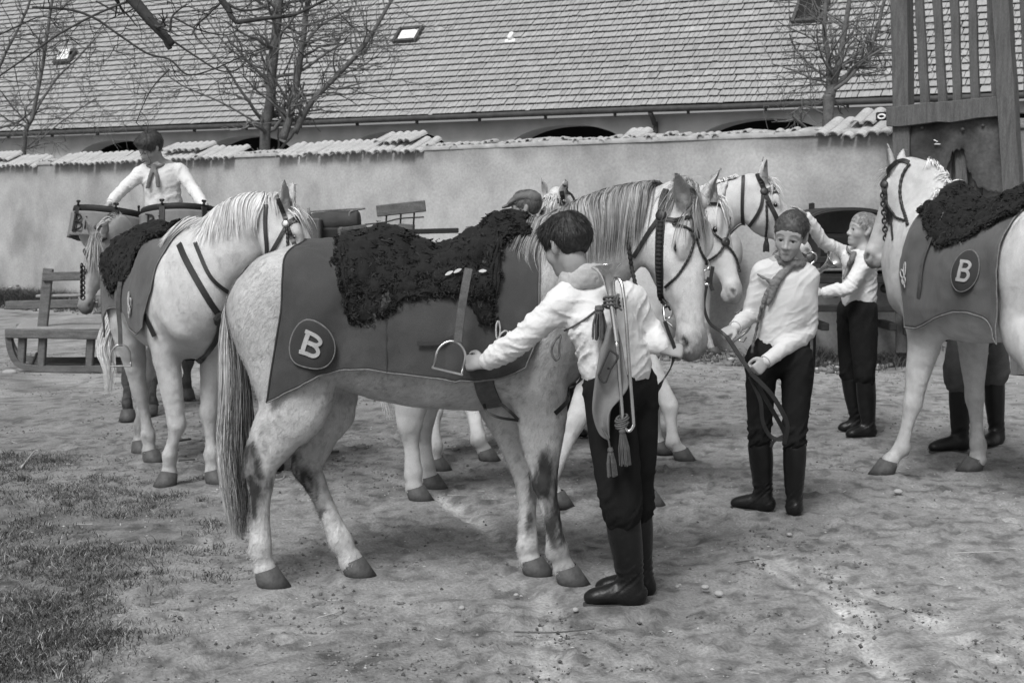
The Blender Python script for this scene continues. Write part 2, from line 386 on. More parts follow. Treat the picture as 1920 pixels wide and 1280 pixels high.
FEET = [(506, 1102), (668, 1082), (1068, 1098), (1003, 1080), (1140, 1142), (1200, 1135), (1150, 1112), (1215, 1118), (313, 912), (404, 908), (286, 868), (264, 850), (784, 940), (812, 918), (822, 884), (914, 866), (1280, 866), (1220, 950), (1410, 950), (1440, 942), (1490, 968), (1490, 945), (1600, 824), (1628, 822), (1580, 812), (1660, 890), (1824, 884), (1780, 852), (1866, 838)]
def ground():
    xs = np.r_[np.linspace(-13, -4.2, 80, endpoint=False), np.linspace(-4.2, 4.2, 360, endpoint=False), np.linspace(4.2, 9, 60)]; ys = 3.6 * (30 / 3.6) ** np.linspace(0, 1, 380)
    X, Y = np.meshgrid(xs, ys, indexing='ij'); h = g_height(X, Y) - .006; P2 = np.stack([X, Y], -1); P = np.stack([X, Y, 0 * X], -1)
    c = 1.0 + .16 * fbm(P, .8, 4, 31) + .10 * fbm(P, 5, 3, 33) - .20 * sstep(.15, .6, fbm(P, 2.4, 3, 37)); sp_ = fbm(P, 16, 3, 61); c = c - .42 * sstep(.22, .65, sp_) + .18 * sstep(.30, .7, -sp_)
    c *= 1 + .30 * sstep(8.5, 15, Y)                                        # dry pale gravel towards the wall
    c *= 1 + .22 * sstep(-.5, 3.0, X) * sstep(12, 6, Y)
    gm = sstep(-1.2, -2.3, X + .18 * fbm(P, 1.7, 2, 8)) * sstep(8.6, 7.6, Y); c *= 1 - .30 * gm    # dark soil under the grass
    c *= 1 - .45 * sstep(.15, .6, noise(P, 1.1, 17) ) * sstep(11, 16, Y) * .6
    for poly, w in TRACKS:
        m = px_mask(P2, poly, w); tread = .85 + .15 * noise(P, 14, 3); h -= .012 * m; c = c * (1 + .50 * m * tread)
    rg = np.random.default_rng(8)
    for _ in range(520):                                                     # hoof prints
        x, y = rg.uniform(-3.5, 4), rg.uniform(4.6, 11); r2 = ((X - x) ** 2 + (Y - y) ** 2) / .055 ** 2; k = np.where(r2 < 6)
        h[k] -= .017 * np.exp(-r2[k] ** 2) * (1 - .6 * np.exp(-r2[k] * 3)); h[k] += .012 * np.exp(-(r2[k] - 1.8) ** 2)
    fade = np.minimum(np.minimum(sstep(-13, -12, X), sstep(9, 8, X)), np.minimum(sstep(3.6, 4.2, Y), sstep(30, 28, Y))); h = h * fade
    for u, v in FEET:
        f_ = G(u, v); w_ = np.exp(-(((X - f_[0]) ** 2 + (Y - f_[1]) ** 2) / .13 ** 2) ** 2); h = h * (1 - w_) + .014 * w_; c *= 1 - .10 * np.exp(-((X - f_[0]) ** 2 + (Y - f_[1]) ** 2) / .2 ** 2)  # levels ground at each foot; soft contact shade painted into its colour
    m = MB(); m.grid(np.stack([X, Y, h], -1), c.ravel())
    b = 220.; x0, x1, y0, y1 = xs[0], xs[-1], ys[0], ys[-1]
    for q in ([(-b, -b), (x0, y0), (x0, y1), (-b, b)], [(x1, y0), (b, -b), (b, b), (x1, y1)], [(-b, -b), (b, -b), (x1, y0), (x0, y0)], [(x0, y1), (x1, y1), (b, b), (-b, b)]):
        m.add(A([(x, y, 0) for x, y in q]), A([(0, 1, 2, 3)]), 1.25)
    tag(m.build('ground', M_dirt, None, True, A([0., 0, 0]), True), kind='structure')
ground()
ICO = None
def ico():
    global ICO
    if ICO is None:
        t = (1 + 5 ** .5) / 2; v = nrm(A([(-1, t, 0), (1, t, 0), (-1, -t, 0), (1, -t, 0), (0, -1, t), (0, 1, t), (0, -1, -t), (0, 1, -t), (t, 0, -1), (t, 0, 1), (-t, 0, -1), (-t, 0, 1)]))
        f = A([(0, 11, 5), (0, 5, 1), (0, 1, 7), (0, 7, 10), (0, 10, 11), (1, 5, 9), (5, 11, 4), (11, 10, 2), (10, 7, 6), (7, 1, 8), (3, 9, 4), (3, 4, 2), (3, 2, 6), (3, 6, 8), (3, 8, 9), (4, 9, 5), (2, 4, 11), (6, 2, 10), (8, 6, 7), (9, 8, 1)]); ICO = (v, f)
    return ICO
def pebbles(name, N, xr, yr, size, m_, seed, sq=.6, dens=None, cr_=(.6, 1.6)):
    rg = np.random.default_rng(seed); v = A([(1, 0, 0), (-1, 0, 0), (0, 1, 0), (0, -1, 0), (0, 0, 1), (0, 0, -1.)]); f = A([(0, 2, 4), (2, 1, 4), (1, 3, 4), (3, 0, 4), (2, 0, 5), (1, 2, 5), (3, 1, 5), (0, 3, 5)]); x = rg.uniform(*xr, N * 3); y = yr[0] * (yr[1] / yr[0]) ** rg.random(N * 3); k = rg.random(N * 3) < (dens(x, y) if dens else 1)
    x, y = x[k][:N], y[k][:N]; N = len(x); r = size[0] * (size[1] / size[0]) ** (rg.random(N) ** 2.4); sc = r[:, None] * (1 + .5 * (rg.random((N, 3)) - .5)) * A([1.15, 1, sq])
    V = v[None] * sc[:, None] * (1 + .5 * (rg.random((N, 6, 1)) - .5)); a = rg.random(N) * 6.28; ca, sa = np.cos(a)[:, None], np.sin(a)[:, None]
    V = np.stack([V[..., 0] * ca - V[..., 1] * sa + x[:, None], V[..., 0] * sa + V[..., 1] * ca + y[:, None], V[..., 2] + (g_height(x, y) - .006 + r * .25)[:, None]], -1)
    F = (f[None] + (np.arange(N) * 6)[:, None, None]).reshape(-1, 3); c = np.repeat(rg.uniform(*cr_, N), 6)
    return mk(name, V.reshape(-1, 3), F, m_, None, False, c, A([0., 8, 0]))
M_peb = mat('pebble', .29, .9, .2, 40, attr=True); M_clod = mat('clod', .19, .95, .2, 40, attr=True)
tag(pebbles('gravel', 16000, (-7, 6), (4.5, 19), (.002, .008), M_peb, 1, .6, lambda x, y: .3 + .7 * (noise(np.stack([x, y, 0 * x], -1), 1.7, 14) > -.1)), kind='stuff')
tag(pebbles('dirt_clods', 24000, (-6, 5.5), (4.5, 17), (.003, .011), M_clod, 2, .8, lambda x, y: .06 + .94 * ((noise(np.stack([x, y, 0 * x], -1), 1.3, 4) + .8 * noise(np.stack([x, y, 0 * x], -1), 6, 5)) > .15 + .3 * (x > 0)), (.3, 1.15)), kind='stuff')
# stones and sticks one can pick out
M_stone = mat('stone', .33, .9, .25, 18, .4, 80)
def stone(u, v, size, label):
    rg = np.random.default_rng(int(u + v)); p = G(u, v); vv, f = ico(); f4 = [f]
    B = vv * A(size) / 2 * (1 + .25 * (rg.random((12, 1)) - .5))
    me = mk('stone', B + p + A([0, 0, size[2] * .3]), f, M_stone, None, True, None, p); tag(me, label, 'stone', 'loose stones on the ground')
    md = me.modifiers.new('sub', 'SUBSURF'); md.levels = 2; md.render_levels = 2
for a in ((1322, 1104, (.05, .04, .03), 'smooth pale pebble on the dirt right of the foreground boots'), (1348, 1117, (.055, .04, .035), 'larger pebble just below and right of the smooth pale one'), (866, 1142, (.034, .028, .024), 'small round white pebble below the belly of the foreground horse'), (968, 1117, (.03, .025, .02), 'dark little stone between the front hooves and the boy'),
          (1270, 1101, (.026, .022, .018), 'small grey pebble nearest the right of the foreground boots'), (1079, 1146, (.035, .03, .026), 'stone touching the toe of the foreground boot'), (18, 702, (.2, .12, .08), 'flat white stone on the ground beneath the wooden sledge'), (1541, 621, (.28, .2, .14), 'broad pale rock lying before the weeds beside the carriage'), (1480, 1004, (.04, .035, .025), 'pale round pebble in front of the boy in the jersey'), (1684, 925, (.07, .05, .04), 'grey stone on the dirt below the white horse on the right')):
    stone(*a)
M_stick = mat('stick', .10, .9, .3, 30, .4, 100); M_straw = mat('straw', .42, .9, .25, 30)
def stick(px_, r, label, m_=None):
    P = A([G(u, v) + A([0, 0, r * 1.2 + .006]) for u, v in px_]); m = MB(); m.tube(cr(P, 4), np.linspace(r, r * .6, len(cr(P, 4))), 6); tag(m.build('stick', m_ or M_stick, None, True, P[0]), label, 'stick', 'sticks on the ground')
for a in (([(964, 1189), (1040, 1190), (1114, 1183)], .004, 'long straight twig lying across the wheel tracks in front'), ([(612, 853), (636, 852)], .014, 'short dark stub of branch behind the rear hoof'), ([(328, 832), (358, 828)], .012, 'dark stick right of the white horse front hooves'), ([(335, 867), (366, 866)], .010, 'dark twig below the short dark stick by the white horse'), ([(40, 880), (64, 850), (72, 848)], .006, 'pale crooked twig at the edge of the grass', M_straw),
          ([(505, 904), (530, 900), (533, 893)], .004, 'thin forked straw beside the rear left leg of the grey horse', M_straw), ([(1380, 1058), (1424, 1052)], .004, 'thin straight twig in the middle of the open dirt'), ([(595, 1162), (640, 1150)], .003, 'pale curved stalk near the bottom of the yard', M_straw), ([(1790, 1040), (1890, 1036)], .003, 'fine pale straw at the right edge of the yard', M_straw)):
    stick(*a)
# grass and straw
M_grass = mat('grass_blades', 1.0, .8, .2, 20, attr=True)
def blades(name, x, y, h, w, colr, seed, lean=.5):
    N = len(x); rg = np.random.default_rng(seed); a = rg.random(N) * 6.28; d = np.stack([np.cos(a), np.sin(a), 0 * a], 1); ln = (h * lean * (.3 + rg.random(N)))[:, None]; z = (g_height(x, y) - .010)
    p0 = np.stack([x, y, z], 1); up = A([0, 0, 1.]); p1 = p0 + up * (h * .55)[:, None] + d * ln * .3; p2 = p0 + up * (h * .9)[:, None] + d * ln; P = np.stack([p0, p1, p2], 1)
    sd = np.stack([-np.sin(a + rg.normal(size=N)), np.cos(a + rg.normal(size=N)), 0 * a], 1); V, F = ribbons(P, np.repeat(nrm(sd)[:, None], 3, 1), w * (.6 + .8 * rg.random(N)))
    return tag(mk(name, V, F, M_grass, None, False, np.repeat(colr, 6), A([-2., 6, 0])), kind='stuff')
def grass():
    rg = np.random.default_rng(4); X = []; Y = []; Hh = []
    n = 0
    for _ in range(2000):
        u, v = rg.uniform(-60, 430), rg.uniform(850, 1300); edge = 330 - .00 * v + 60 * math.sin(v / 37.) - max(0, (v - 1080)) * 1.5 - max(0, 930 - v) * .8
        c = G(u, v)
        if u > edge + rg.normal() * 75 or noise(A([c[0], c[1], 0.]), 2.2, 6) + .5 * noise(A([c[0], c[1], 0.]), 6, 7) < -.42 + .5 * max(0, (u - 60) / 330.): continue
        k = rg.integers(10, 62); r = .02 + .07 * rg.random(); X.append(c[0] + rg.normal(size=k) * r); Y.append(c[1] + rg.normal(size=k) * r); Hh.append(np.full(k, .014 + .030 * rg.random() ** 2))
    x, y, h = map(np.concatenate, (X, Y, Hh)); h = h * (.5 + .8 * rg.random(len(h))); P = np.stack([x, y, 0 * x], 1)
    col = np.clip(.085 + .04 * noise(P, 5, 2) + rg.normal(size=len(x)) * .045, .02, .35); st = rg.random(len(x)) < .09; col[st] = .36
    blades('grass', x, y, h, .0034, col, 1, 1.1)
    N = 2200; y = 4.7 * (12 / 4.7) ** rg.random(N); x = rg.uniform(-4, 4, N); k = (x < -1.6) | (rg.random(N) < .28); x, y = x[k], y[k]; z = g_height(x, y) - .008; a = rg.random(len(x)) * 6.28; l = .02 + .07 * rg.random(len(x))
    P = np.stack([np.stack([x + np.cos(a) * l * s, y + np.sin(a) * l * s, z + .004 * (1 - s) * rg.random(len(x))], 1) for s in (-.5, 0, .5)], 1); sd = np.repeat(np.stack([-np.sin(a), np.cos(a), 0 * a + .4], 1)[:, None], 3, 1); V, F = ribbons(P, nrm(sd), .003 + .003 * rg.random(len(x)), False)
    tag(mk('straw', V, F, M_grass, None, False, np.repeat(.2 + .25 * rg.random(len(x)), 6), A([0., 6, 0])), kind='stuff')
grass()

# ------------------------------------------------------------------ garden wall with its tile coping
WL = G(0, 560); hw = W(0, 308, WL[1])[2]
_r = ray(1650, 242); WRy = (hw - CAM_H) / (_r[2] / _r[1]); WR = W(1650, 242, WRy) * A([1, 1, 0])
wd = nrm((WR - WL) * A([1, 1, 0])); wn = A([wd[1], -wd[0], 0])            # along the wall, and out of it towards the yard
w0 = WL - wd * 4.0; wlen = np.linalg.norm(WR - WL) + 4.0 + 6.0
M_plast = mat('wall_plaster', .36, .95, .16, 1.6, .16, 30, attr=True, fine=.10, detail=9, bdist=.02)
wall = empty('garden_wall', w0, 'long plastered yard wall with broken pale tile coping', 'wall')
def wall_mesh():
    S = np.linspace(0, wlen, 420); Z = np.linspace(-.05, hw, 70); SS, ZZ = np.meshgrid(S, Z, indexing='ij'); P = w0 + wd * SS[..., None] + A([0, 0, 1.]) * ZZ[..., None]
    Q = np.stack([SS, ZZ, 0 * SS], -1); n1 = fbm(Q, .55, 4, 3); n2 = fbm(Q, 2.6, 3, 5)
    c = 1 + .06 * n1 + .07 * n2 + .05 * fbm(Q, 7, 3, 41)
    c *= 1 - .30 * sstep(hw - .30, hw - .02, ZZ + .16 * fbm(Q * A([1, .5, 1]), 2.2, 3, 7))          # stain under the coping
    c *= 1 - .16 * sstep(.15, .7, fbm(Q, 1.3, 4, 11)) - .12 * sstep(.2, .6, fbm(Q * A([2.5, .8, 1]), 1.1, 4, 51)) ; c *= 1 + .12 * sstep(.2, .7, fbm(Q, 1.0, 3, 15)); c *= 1 - .35 * sstep(.35, .05, ZZ + .12 * n2)
    br = sstep(.30, .62, fbm(Q * A([1, 1.5, 1]), .5, 3, 21)) * sstep(1.6, .6, ZZ) * sstep(9, 3, SS)                   # brick showing through the limewash
    course = np.abs(((ZZ / .08) % 1) - .5) * 2; dep = .012 * n1 + .006 * n2 - .010 * br * (course > .82); c *= 1 - .12 * br * (course > .82)
    P = P + wn * (.22 + dep)[..., None]
    m = MB(); m.grid(P[:, ::-1], c[:, ::-1].ravel()); top = np.stack([P[:, -1], P[:, -1] - wn * .44], 1); m.grid(top, 1.); bk = np.stack([P[:, -1] - wn * .44, (P[:, 0] - wn * .44)], 1); m.grid(bk, 1.)
    m.build('plaster_face', M_plast, wall, True, None, True)
wall_mesh()
M_tile = mat('coping_tile', .40, .9, .2, 9, .3, 60, fine=.1)
def s_of(u):                            # wall station seen at picture column u
    d = ray(u, 270); n = A([-wd[1], wd[0]]); q = w0[:2] + wn[:2] * .2; t = (n @ q) / (n @ d[:2]); return float((d[:2] * t - q) @ wd[:2])
def tile_mesh(L, r=.078, r2=.068, th=.016, n=8):
    t = np.linspace(0, np.pi, n); o = np.stack([np.cos(t), np.sin(t) * .75], 1); rings = []
    for x, rr in ((0, r), (0, r - th), (L, r2 - th), (L, r2), (0, r)): rings.append(np.c_[o * rr, np.full(n, x)])
    m = MB(); m.grid(A(rings)); me = m.build('coping_tile', M_tile, None, False, A([0., 0, 0])); d = me.data; bpy.data.objects.remove(me); return d
def coping():
    rg = np.random.default_rng(5); long_, mid_, stub = tile_mesh(.46), tile_mesh(.34), tile_mesh(.11, .050, .046)
    segs = [(s_of(a), s_of(b), k) for a, b, k in ((-200, 70, 1), (105, 300, 1), (300, 445, 1), (525, 800, 1), (1548, 1692, 1))]; tops = [(s_of(a), s_of(b)) for a, b in ((-40, 15), (300, 375), (705, 772), (1580, 1640), (1146, 1184))]
    R0 = np.stack([wd, A([0, 0, 1.]), wn], 1)
    def put(s, me, tilt, yaw, z, out):
        o = bpy.data.objects.new('coping_tile', me); COL.objects.link(o); o.parent = wall
        ca, sa = math.cos(tilt), math.sin(tilt); ax = wn * ca - A([0, 0, 1.]) * sa; upv = A([0, 0, 1.]) * ca + wn * sa; cy, sy = math.cos(yaw), math.sin(yaw); x = wd * cy + ax * sy; z_ = ax * cy - wd * sy
        M = np.eye(4); M[:3, 0] = x; M[:3, 1] = upv; M[:3, 2] = z_; M[:3, 3] = wd * s + wn * out + A([0, 0, hw + z]); o_m = M
        from mathutils import Matrix
        o.matrix_local = Matrix(o_m.tolist())
    s = .05
    while s < wlen - .2:
        full = any(a <= s <= b for a, b, k in segs); j = rg.normal
        if full: put(s, long_, math.radians(24) + j() * .02, j() * .03, .10 + j() * .008, -.10 + j() * .014)
        else: put(s, stub, math.radians(12) + j() * .09, j() * .10, .005 + j() * .012, .13 + j() * .015)
        for a, b in tops:
            if a <= s <= b: put(s + .05, mid_, math.radians(22) + j() * .04, j() * .05, .19 if full else .09, -.10)
        s += .148 if full else .10
    m = MB(); P = w0 + wd * np.linspace(0, wlen, 200)[:, None] + A([0, 0, hw - .01]); nz = .03 * noise(P, 3, 2)[:, None] * A([0, 0, 1.]); prof = [(.24, -.05), (.25, .0), (.10, .045), (-.12, .05), (-.24, -.05)]
    m.grid(np.stack([P + wn * a + A([0, 0, b]) + nz * (b > 0) for a, b in prof], 1)); m.build('mortar_bed', mat('mortar', .34, .95, .3, 6, .4, 40), wall, True)
coping()

# ------------------------------------------------------------------ long shed behind the wall
EY0 = 38.0; EL = W(0, 249, EY0); EZ = EL[2]; _r = ray(1680, 183); ER = W(1680, 183, (EZ - CAM_H) / (_r[2] / _r[1]))
bd = nrm((ER - EL) * A([1, 1, 0])); bn = A([bd[1], -bd[0], 0]); E0 = EL - bd * 8 ; elen = np.linalg.norm(ER - EL) + 18
PITCHR = math.radians(47); rs = -bn * math.cos(PITCHR) + A([0, 0, math.sin(PITCHR)]); rnm = bn * math.sin(PITCHR) + A([0, 0, math.cos(PITCHR)])
shed = empty('long_shed', E0 * A([1, 1, 0]), 'long low building with a steep shingle roof and shallow arched openings', 'building')
M_shing = mat('roof_shingle', .315, .95, .12, 14, .35, 50, attr=True, fine=.1, stretch=None); M_facade = mat('shed_plaster', .42, .95, .2, 2, .3, 30); M_dark = mat('dark_interior', .02, .95, .2, 3)
def roof():
    rg = np.random.default_rng(6); EX = .20; WD = .11; rows = 48; Vs = []; Cs = []; info = []
    for r in range(rows):
        n = int(elen / WD); x = np.arange(n) * WD + (r % 2) * .06 + rg.normal(size=n) * .004; w = WD - .006 - .006 * rg.random(n)
        lift = .006 * rg.random(n) + .004 * noise(np.stack([x, 0 * x + r, 0 * x], 1), .8, 2); wav = .022 * noise(np.stack([x, 0 * x + r * .3, 0 * x], 1), .35, 5) + .012 * rg.normal(size=n) * (rg.random(n) < .15)
        s0 = r * EX + wav; base = E0[None] + bd * x[:, None]; th = .014; v = []
        for ds, hh in ((0, .0), (0, th), (EX * 1.3, .0), (EX * 1.3, .010)):
            for sx in (0, 1): v.append(base + bd * (w * sx)[:, None] + rs * (s0 + ds)[:, None] + rnm * ((.050 if ds == 0 else 0.0) + hh + lift * (ds == 0))[:, None])
        Vs.append(np.stack(v, 1)); c = 1 + .055 * rg.normal(size=n) + .14 * (rg.random(n) < .02) - .10 * (rg.random(n) < .04) + .10 * noise(np.stack([x * .3, 0 * x + r, 0 * x], 1), .5, 8); Cs.append(np.clip(c, .45, 1.6)); info.append(x)
    V = np.concatenate(Vs); c = np.concatenate(Cs); F1 = A([(0, 1, 3, 2), (2, 3, 7, 6), (0, 2, 6, 4), (1, 5, 7, 3), (4, 6, 7, 5)])
    cen = V.mean(1); p = px(cen); vis = (p[:, 0] > -20) & (p[:, 0] < 1940) & (p[:, 1] > -20) & (p[:, 1] < 300); sizes = np.where(vis & (p[:, 0] < 1690) & (p[:, 0] > 850), -cen[:, 1] - (p[:, 1] < 60) * 50, -999.); top = np.argsort(-sizes)[:300]; ms = np.zeros(len(V), bool); ms[top] = True
    keep = (p[:, 0] > -1500) & ~ms
    Vr = V[keep]; F = (F1[None] + (np.arange(len(Vr)) * 8)[:, None, None]).reshape(-1, 4)
    tag(mk('roof_shingles', Vr.reshape(-1, 3), F, M_shing, shed, False, np.repeat(c[keep], 8)), kind='stuff')
    meshes = []
    for k in top:
        o = mk('roof_shingle', V[k], F1, M_shing, shed, False, np.full(8, c[k]), org=cen[k])
    m = MB(); g = lambda s, off: np.stack([E0 + rs * s - rnm * off, E0 + bd * elen + rs * s - rnm * off])
    m.grid(A([g(-.05, .02), g(rows * EX + .2, .02)])); m.build('roof_deck', M_dark, shed)
roof()
def facade():
    S = np.linspace(0, elen, 900); Zt = EZ - .12; p = px(E0 + bd * S[:, None] + A([0, 0, 2.6]) - A([0, 0, 0])); u = p[:, 0]
    sU = lambda uu: np.interp(uu, u, S)
    sp_ = sU(1420) - sU(1048); c0 = sU(1048); cs = [c0 + sp_ * k for k in (-3, -2, -1, 0, 1, 2)]; hwid = (sU(1150) - sU(948)) / 2 * 1.12; crown = EZ - (W(1048, 231, (E0 + bd * c0)[1])[2] * 0 + .27); rise = .52
    zb = np.full(len(S), 0.0)
    for c in cs:
        k = np.abs(S - c) < hwid; q = (S[k] - c) / hwid; zb[k] = crown - rise + rise * np.sqrt(np.clip(1 - q * q, 0, 1))
    P = lambda z, off: E0 * A([1, 1, 0]) + bd * S[:, None] - bn * off + np.c_[0 * S, 0 * S, np.broadcast_to(z, S.shape)]
    m = MB(); m.grid(A([P(zb, .35), P(lerp(zb, Zt, .5), .35), P(Zt, .35)])); m.build('facade_wall', M_facade, shed)
    m = MB(); m.grid(A([P(zb, .352), P(zb, .95)])); m.build('arch_soffit', M_facade, shed)
    m = MB(); m.grid(A([P(0, 3.4), P(Zt, 3.4)])); m.build('back_wall', M_dark, shed)
    m = MB(); m.tube(E0 + bd * np.linspace(0, elen, 60)[:, None] + bn * .03 - A([0, 0, .05]) + A([0, 0, 1.]) * (.015 * noise(np.c_[np.linspace(0, elen, 60), np.zeros((60, 2))], .7, 1))[:, None], .062, 8)
    for k in range(26):
        q = E0 + bd * (k * elen / 26 + .3); m.box(q - bn * .02 - A([0, 0, .09]), (.03, .1, .14), np.stack([bd, bn, A([0, 0, 1.])], 1), .004)
    m.build('gutter', mat('zinc_gutter', .055, .7, .3, 8), shed, True)
    m = MB(); q = E0 + bd * sU(1222); m.tube(cr([q + bn * .02 - A([0, 0, .1]), q - bn * .2 - A([0, 0, .32]), q - bn * .27 - A([0, 0, .6]), q * A([1, 1, 0]) - bn * .27 + A([0, 0, .1])], 5), .05, 10); m.build('downpipe', MATS['zinc_gutter'], shed, True)
    m = MB(); m.box(E0 * A([1, 1, 0]) + bd * elen / 2 - bn * 3.6 + A([0, 0, 1.9]), (elen, .2, 3.6), np.stack([bd, -bn, A([0, 0, 1.])], 1)); m.build('rear_wall', M_facade, shed)
facade()
def roof_at(u, v):
    d = ray(u, v); t = ((E0 - CAMP) @ rnm) / (d @ rnm); return CAMP + d * t
RB = np.stack([bd, rs, rnm], 1)
M_pane = mat('bright_pane', .8, .25, .08, 3); M_hatch = mat('hatch_frame', .07, .8, .3, 10)
for u, v, w, h, pane in ((768, 71, .50, .34, 1), (126, 112, .46, .32, 1), (1522, 28, .5, .5, 0)):
    c = roof_at(u, v); f = MB()
    for a, b, sx, sy in ((-1, 0, .07, h + .16), (1, 0, .07, h + .16), (0, -1, w, .07), (0, 1, w, .07)): f.box(c + bd * a * (w / 2 + .05) + rs * b * (h / 2 + .045) + rnm * .07, (sx, sy, .16), RB, .008)
    fo = f.build('roof_hatch', M_hatch, shed, False, c); q = MB(); tl = .0 if u == 768 else .35
    R2 = np.stack([bd, nrm(rs * math.cos(tl) + rnm * math.sin(tl)), nrm(rnm * math.cos(tl) - rs * math.sin(tl))], 1); q.box(c + rnm * (.10 + (.09 if tl else 0)), (w * .92, h * .95, .02), R2, .004); q.build('hatch_pane', M_pane if pane else M_dark, fo, False, c)
c = roof_at(958, 80); m = MB(); m.box(c + rnm * .05, (.26, .10, .04), RB, .01); m.box(c + rs * .10 + rnm * .09, (.11, .20, .13), RB, .02); m.build('roof_vent', M_pane, shed, False, c)

# ------------------------------------------------------------------ bare trees
M_bark = mat('bark', .12, .95, .3, 12, .6, 40, fine=.2); M_twig = mat('twig', .15, .95, .25, 20)
def tree(name, label, group, stems, Y, seed, tw=.006, lv=3, dens=1.0, ground_=True, spread=.9, lenf=1.0, up=.25, m_=None, skip=.12):
    rg = np.random.default_rng(seed); P0 = W(*stems[0][0][0], Y); root = A([P0[0], Y, 0]); th = empty(name, root, label, 'tree', group); tm = MB(); bm = MB()
    def grow(p, d, L, r, lvl):
        n = 7; P = [p]; dd = d.copy()
        for i in range(n): dd = nrm(dd + rg.normal(size=3) * .17 + A([0, 0, up * .14])); P.append(P[-1] + dd * L / n)
        P = A(P); bm.tube(P, np.linspace(r, max(r * .45, tw * .5), n + 1), 5 if r > .012 else 3, False)
        if lvl <= 0: return
        k = int((2 + 3.2 * rg.random()) * dens) + 1
        for _ in range(k):
            i = rg.integers(1, n + 1); ax = nrm(P[min(i + 1, n)] - P[i - 1]); side = nrm(np.cross(ax, rg.normal(size=3))); nd = nrm(ax * .65 + side * spread * (.5 + .5 * rg.random())); grow(P[i], nd, L * (.40 + .34 * rg.random()), max(r * .52, tw), lvl - 1)
    for poly, r0, r1, k in stems:
        K = A([W(u, v, Y + (q[0] if q else 0)) for u, v, *q in poly]); 
        if ground_ and poly is stems[0][0]: K = np.vstack([K[0] * A([1, 1, 0]), K])
        C = cr(K, 6); C = C + .012 * np.stack([noise(C, 3, seed), noise(C, 3, seed + 1), 0 * C[:, 0]], 1); R_ = np.linspace(r0, r1, len(C)); tm.tube(C, R_, 10 if r0 > .04 else 7)
        Ls = np.linalg.norm(C[-1] - C[0])
        for _ in range(k):
            i = rg.integers(int(len(C) * skip), len(C)); ax = nrm(C[min(i + 1, len(C) - 1)] - C[max(i - 1, 0)]); side = nrm(np.cross(ax, rg.normal(size=3))); grow(C[i], nrm(ax * .5 + side * spread), (.5 + .8 * rg.random()) * lenf, max(R_[i] * .42, tw), lv - 1)
    tm.build('trunk', m_ or M_bark, th, True); bm.build('branches', m_ or M_twig, th, True)
TB = 'bare trees behind the wall'
tree('tree', 'bare tree behind the wall in the middle left, with three dark spreading trunks', TB, [([(497, 275), (505, 200), (512, 120), (520, 40), (528, -40)], .10, .075, 24), ([(530, 262), (548, 200), (566, 90), (582, -30)], .075, .045, 20), ([(552, 250), (585, 190), (640, 135), (690, 75), (740, -10)], .06, .028, 26), ([(500, 130), (470, 120), (420, 80), (380, 20)], .022, .010, 10), ([(566, 90), (600, 50), (660, 15)], .03, .015, 8), ([(497, 240), (420, 195), (350, 165), (310, 140)], .02, .01, 12)], 25.5, 3, .0055, 3, .75, True, 1.0, 1.1)
tree('tree', 'slender bare tree at the far left behind the wall, stems leaning right', TB, [([(45, 280), (62, 215), (75, 150), (88, 70), (100, -20)], .05, .028, 22), ([(60, 220), (105, 150), (150, 105), (190, 60)], .022, .010, 12), ([(65, 270), (120, 225), (180, 185)], .016, .008, 10), ([(0, 240), (40, 225), (75, 190), (110, 140)], .025, .01, 10), ([(-30, 190), (10, 100), (50, 20), (60, -20)], .035, .02, 16)], 28.5, 5, .0055, 3, .7, True, 1.0, 1.1)
tree('tree', 'small bare tree behind the wall beside the timber gate, forked low', TB, [([(1552, 225), (1556, 180), (1560, 165)], .085, .075, 4), ([(1556, 180), (1553, 110), (1546, 60), (1548, -20)], .045, .028, 14), ([(1560, 172), (1572, 120), (1584, 60), (1596, -20)], .055, .03, 14), ([(1562, 168), (1590, 140), (1622, 112), (1640, 70), (1662, -10)], .05, .022, 16), ([(1622, 112), (1650, 88), (1685, 92)], .024, .012, 8), ([(1550, 100), (1520, 88), (1480, 76)], .016, .006, 8), ([(1556, 175), (1540, 150), (1535, 120)], .014, .006, 6), ([(1548, 215), (1510, 200), (1480, 215)], .018, .008, 8)], 20.5, 8, .005, 3, .6, True, 1.0, .8)
tree('tree', 'large bare tree at the left, dark limb and fine twigs across the top', None, [([(-560, 560), (-520, 200), (-380, -160)], .2, .16, 0), ([(-380, -160), (-60, -170), (160, -90), (246, -3), (280, 38), (302, 62), (322, 84)], .05, .026, 3), ([(310, 66), (312, 80), (318, 92)], .028, .016, 0), ([(-380, -160), (0, -260), (300, -160), (418, 2), (432, 28), (444, 44)], .035, .013, 3),
    ([(444, 42), (500, 34), (550, 27), (600, 5), (640, -12)], .016, .006, 5), ([(418, 2), (455, 20), (505, 12)], .010, .005, 3), ([(246, 0), (180, 28), (110, 66), (60, 100), (-10, 150)], .008, .005, 8), ([(60, 14), (130, 18), (180, 35), (225, 66), (275, 100), (318, 112), (352, 140), (400, 130), (455, 105)], .009, .004, 10), ([(322, 76), (370, 108), (410, 132), (440, 132), (470, 108)], .007, .003, 6), ([(318, 58), (323, 30), (350, 8)], .009, .004, 5), ([(323, 32), (370, 55), (420, 66), (445, 58)], .006, .003, 5), ([(505, 34), (530, 62), (565, 78), (600, 82)], .005, .003, 3), ([(318, 130), (290, 160), (272, 190), (254, 230)], .0045, .003, 3), ([(-20, 72), (30, 50), (75, 32), (115, 38)], .006, .003, 6), ([(180, 2), (230, 25), (262, 5)], .006, .004, 4)], 9.2, 12, .0028, 2, .9, True, 1.0, .32, 0.0, mat('near_bark', .05, .95, .3, 20, .5, 80), .3)
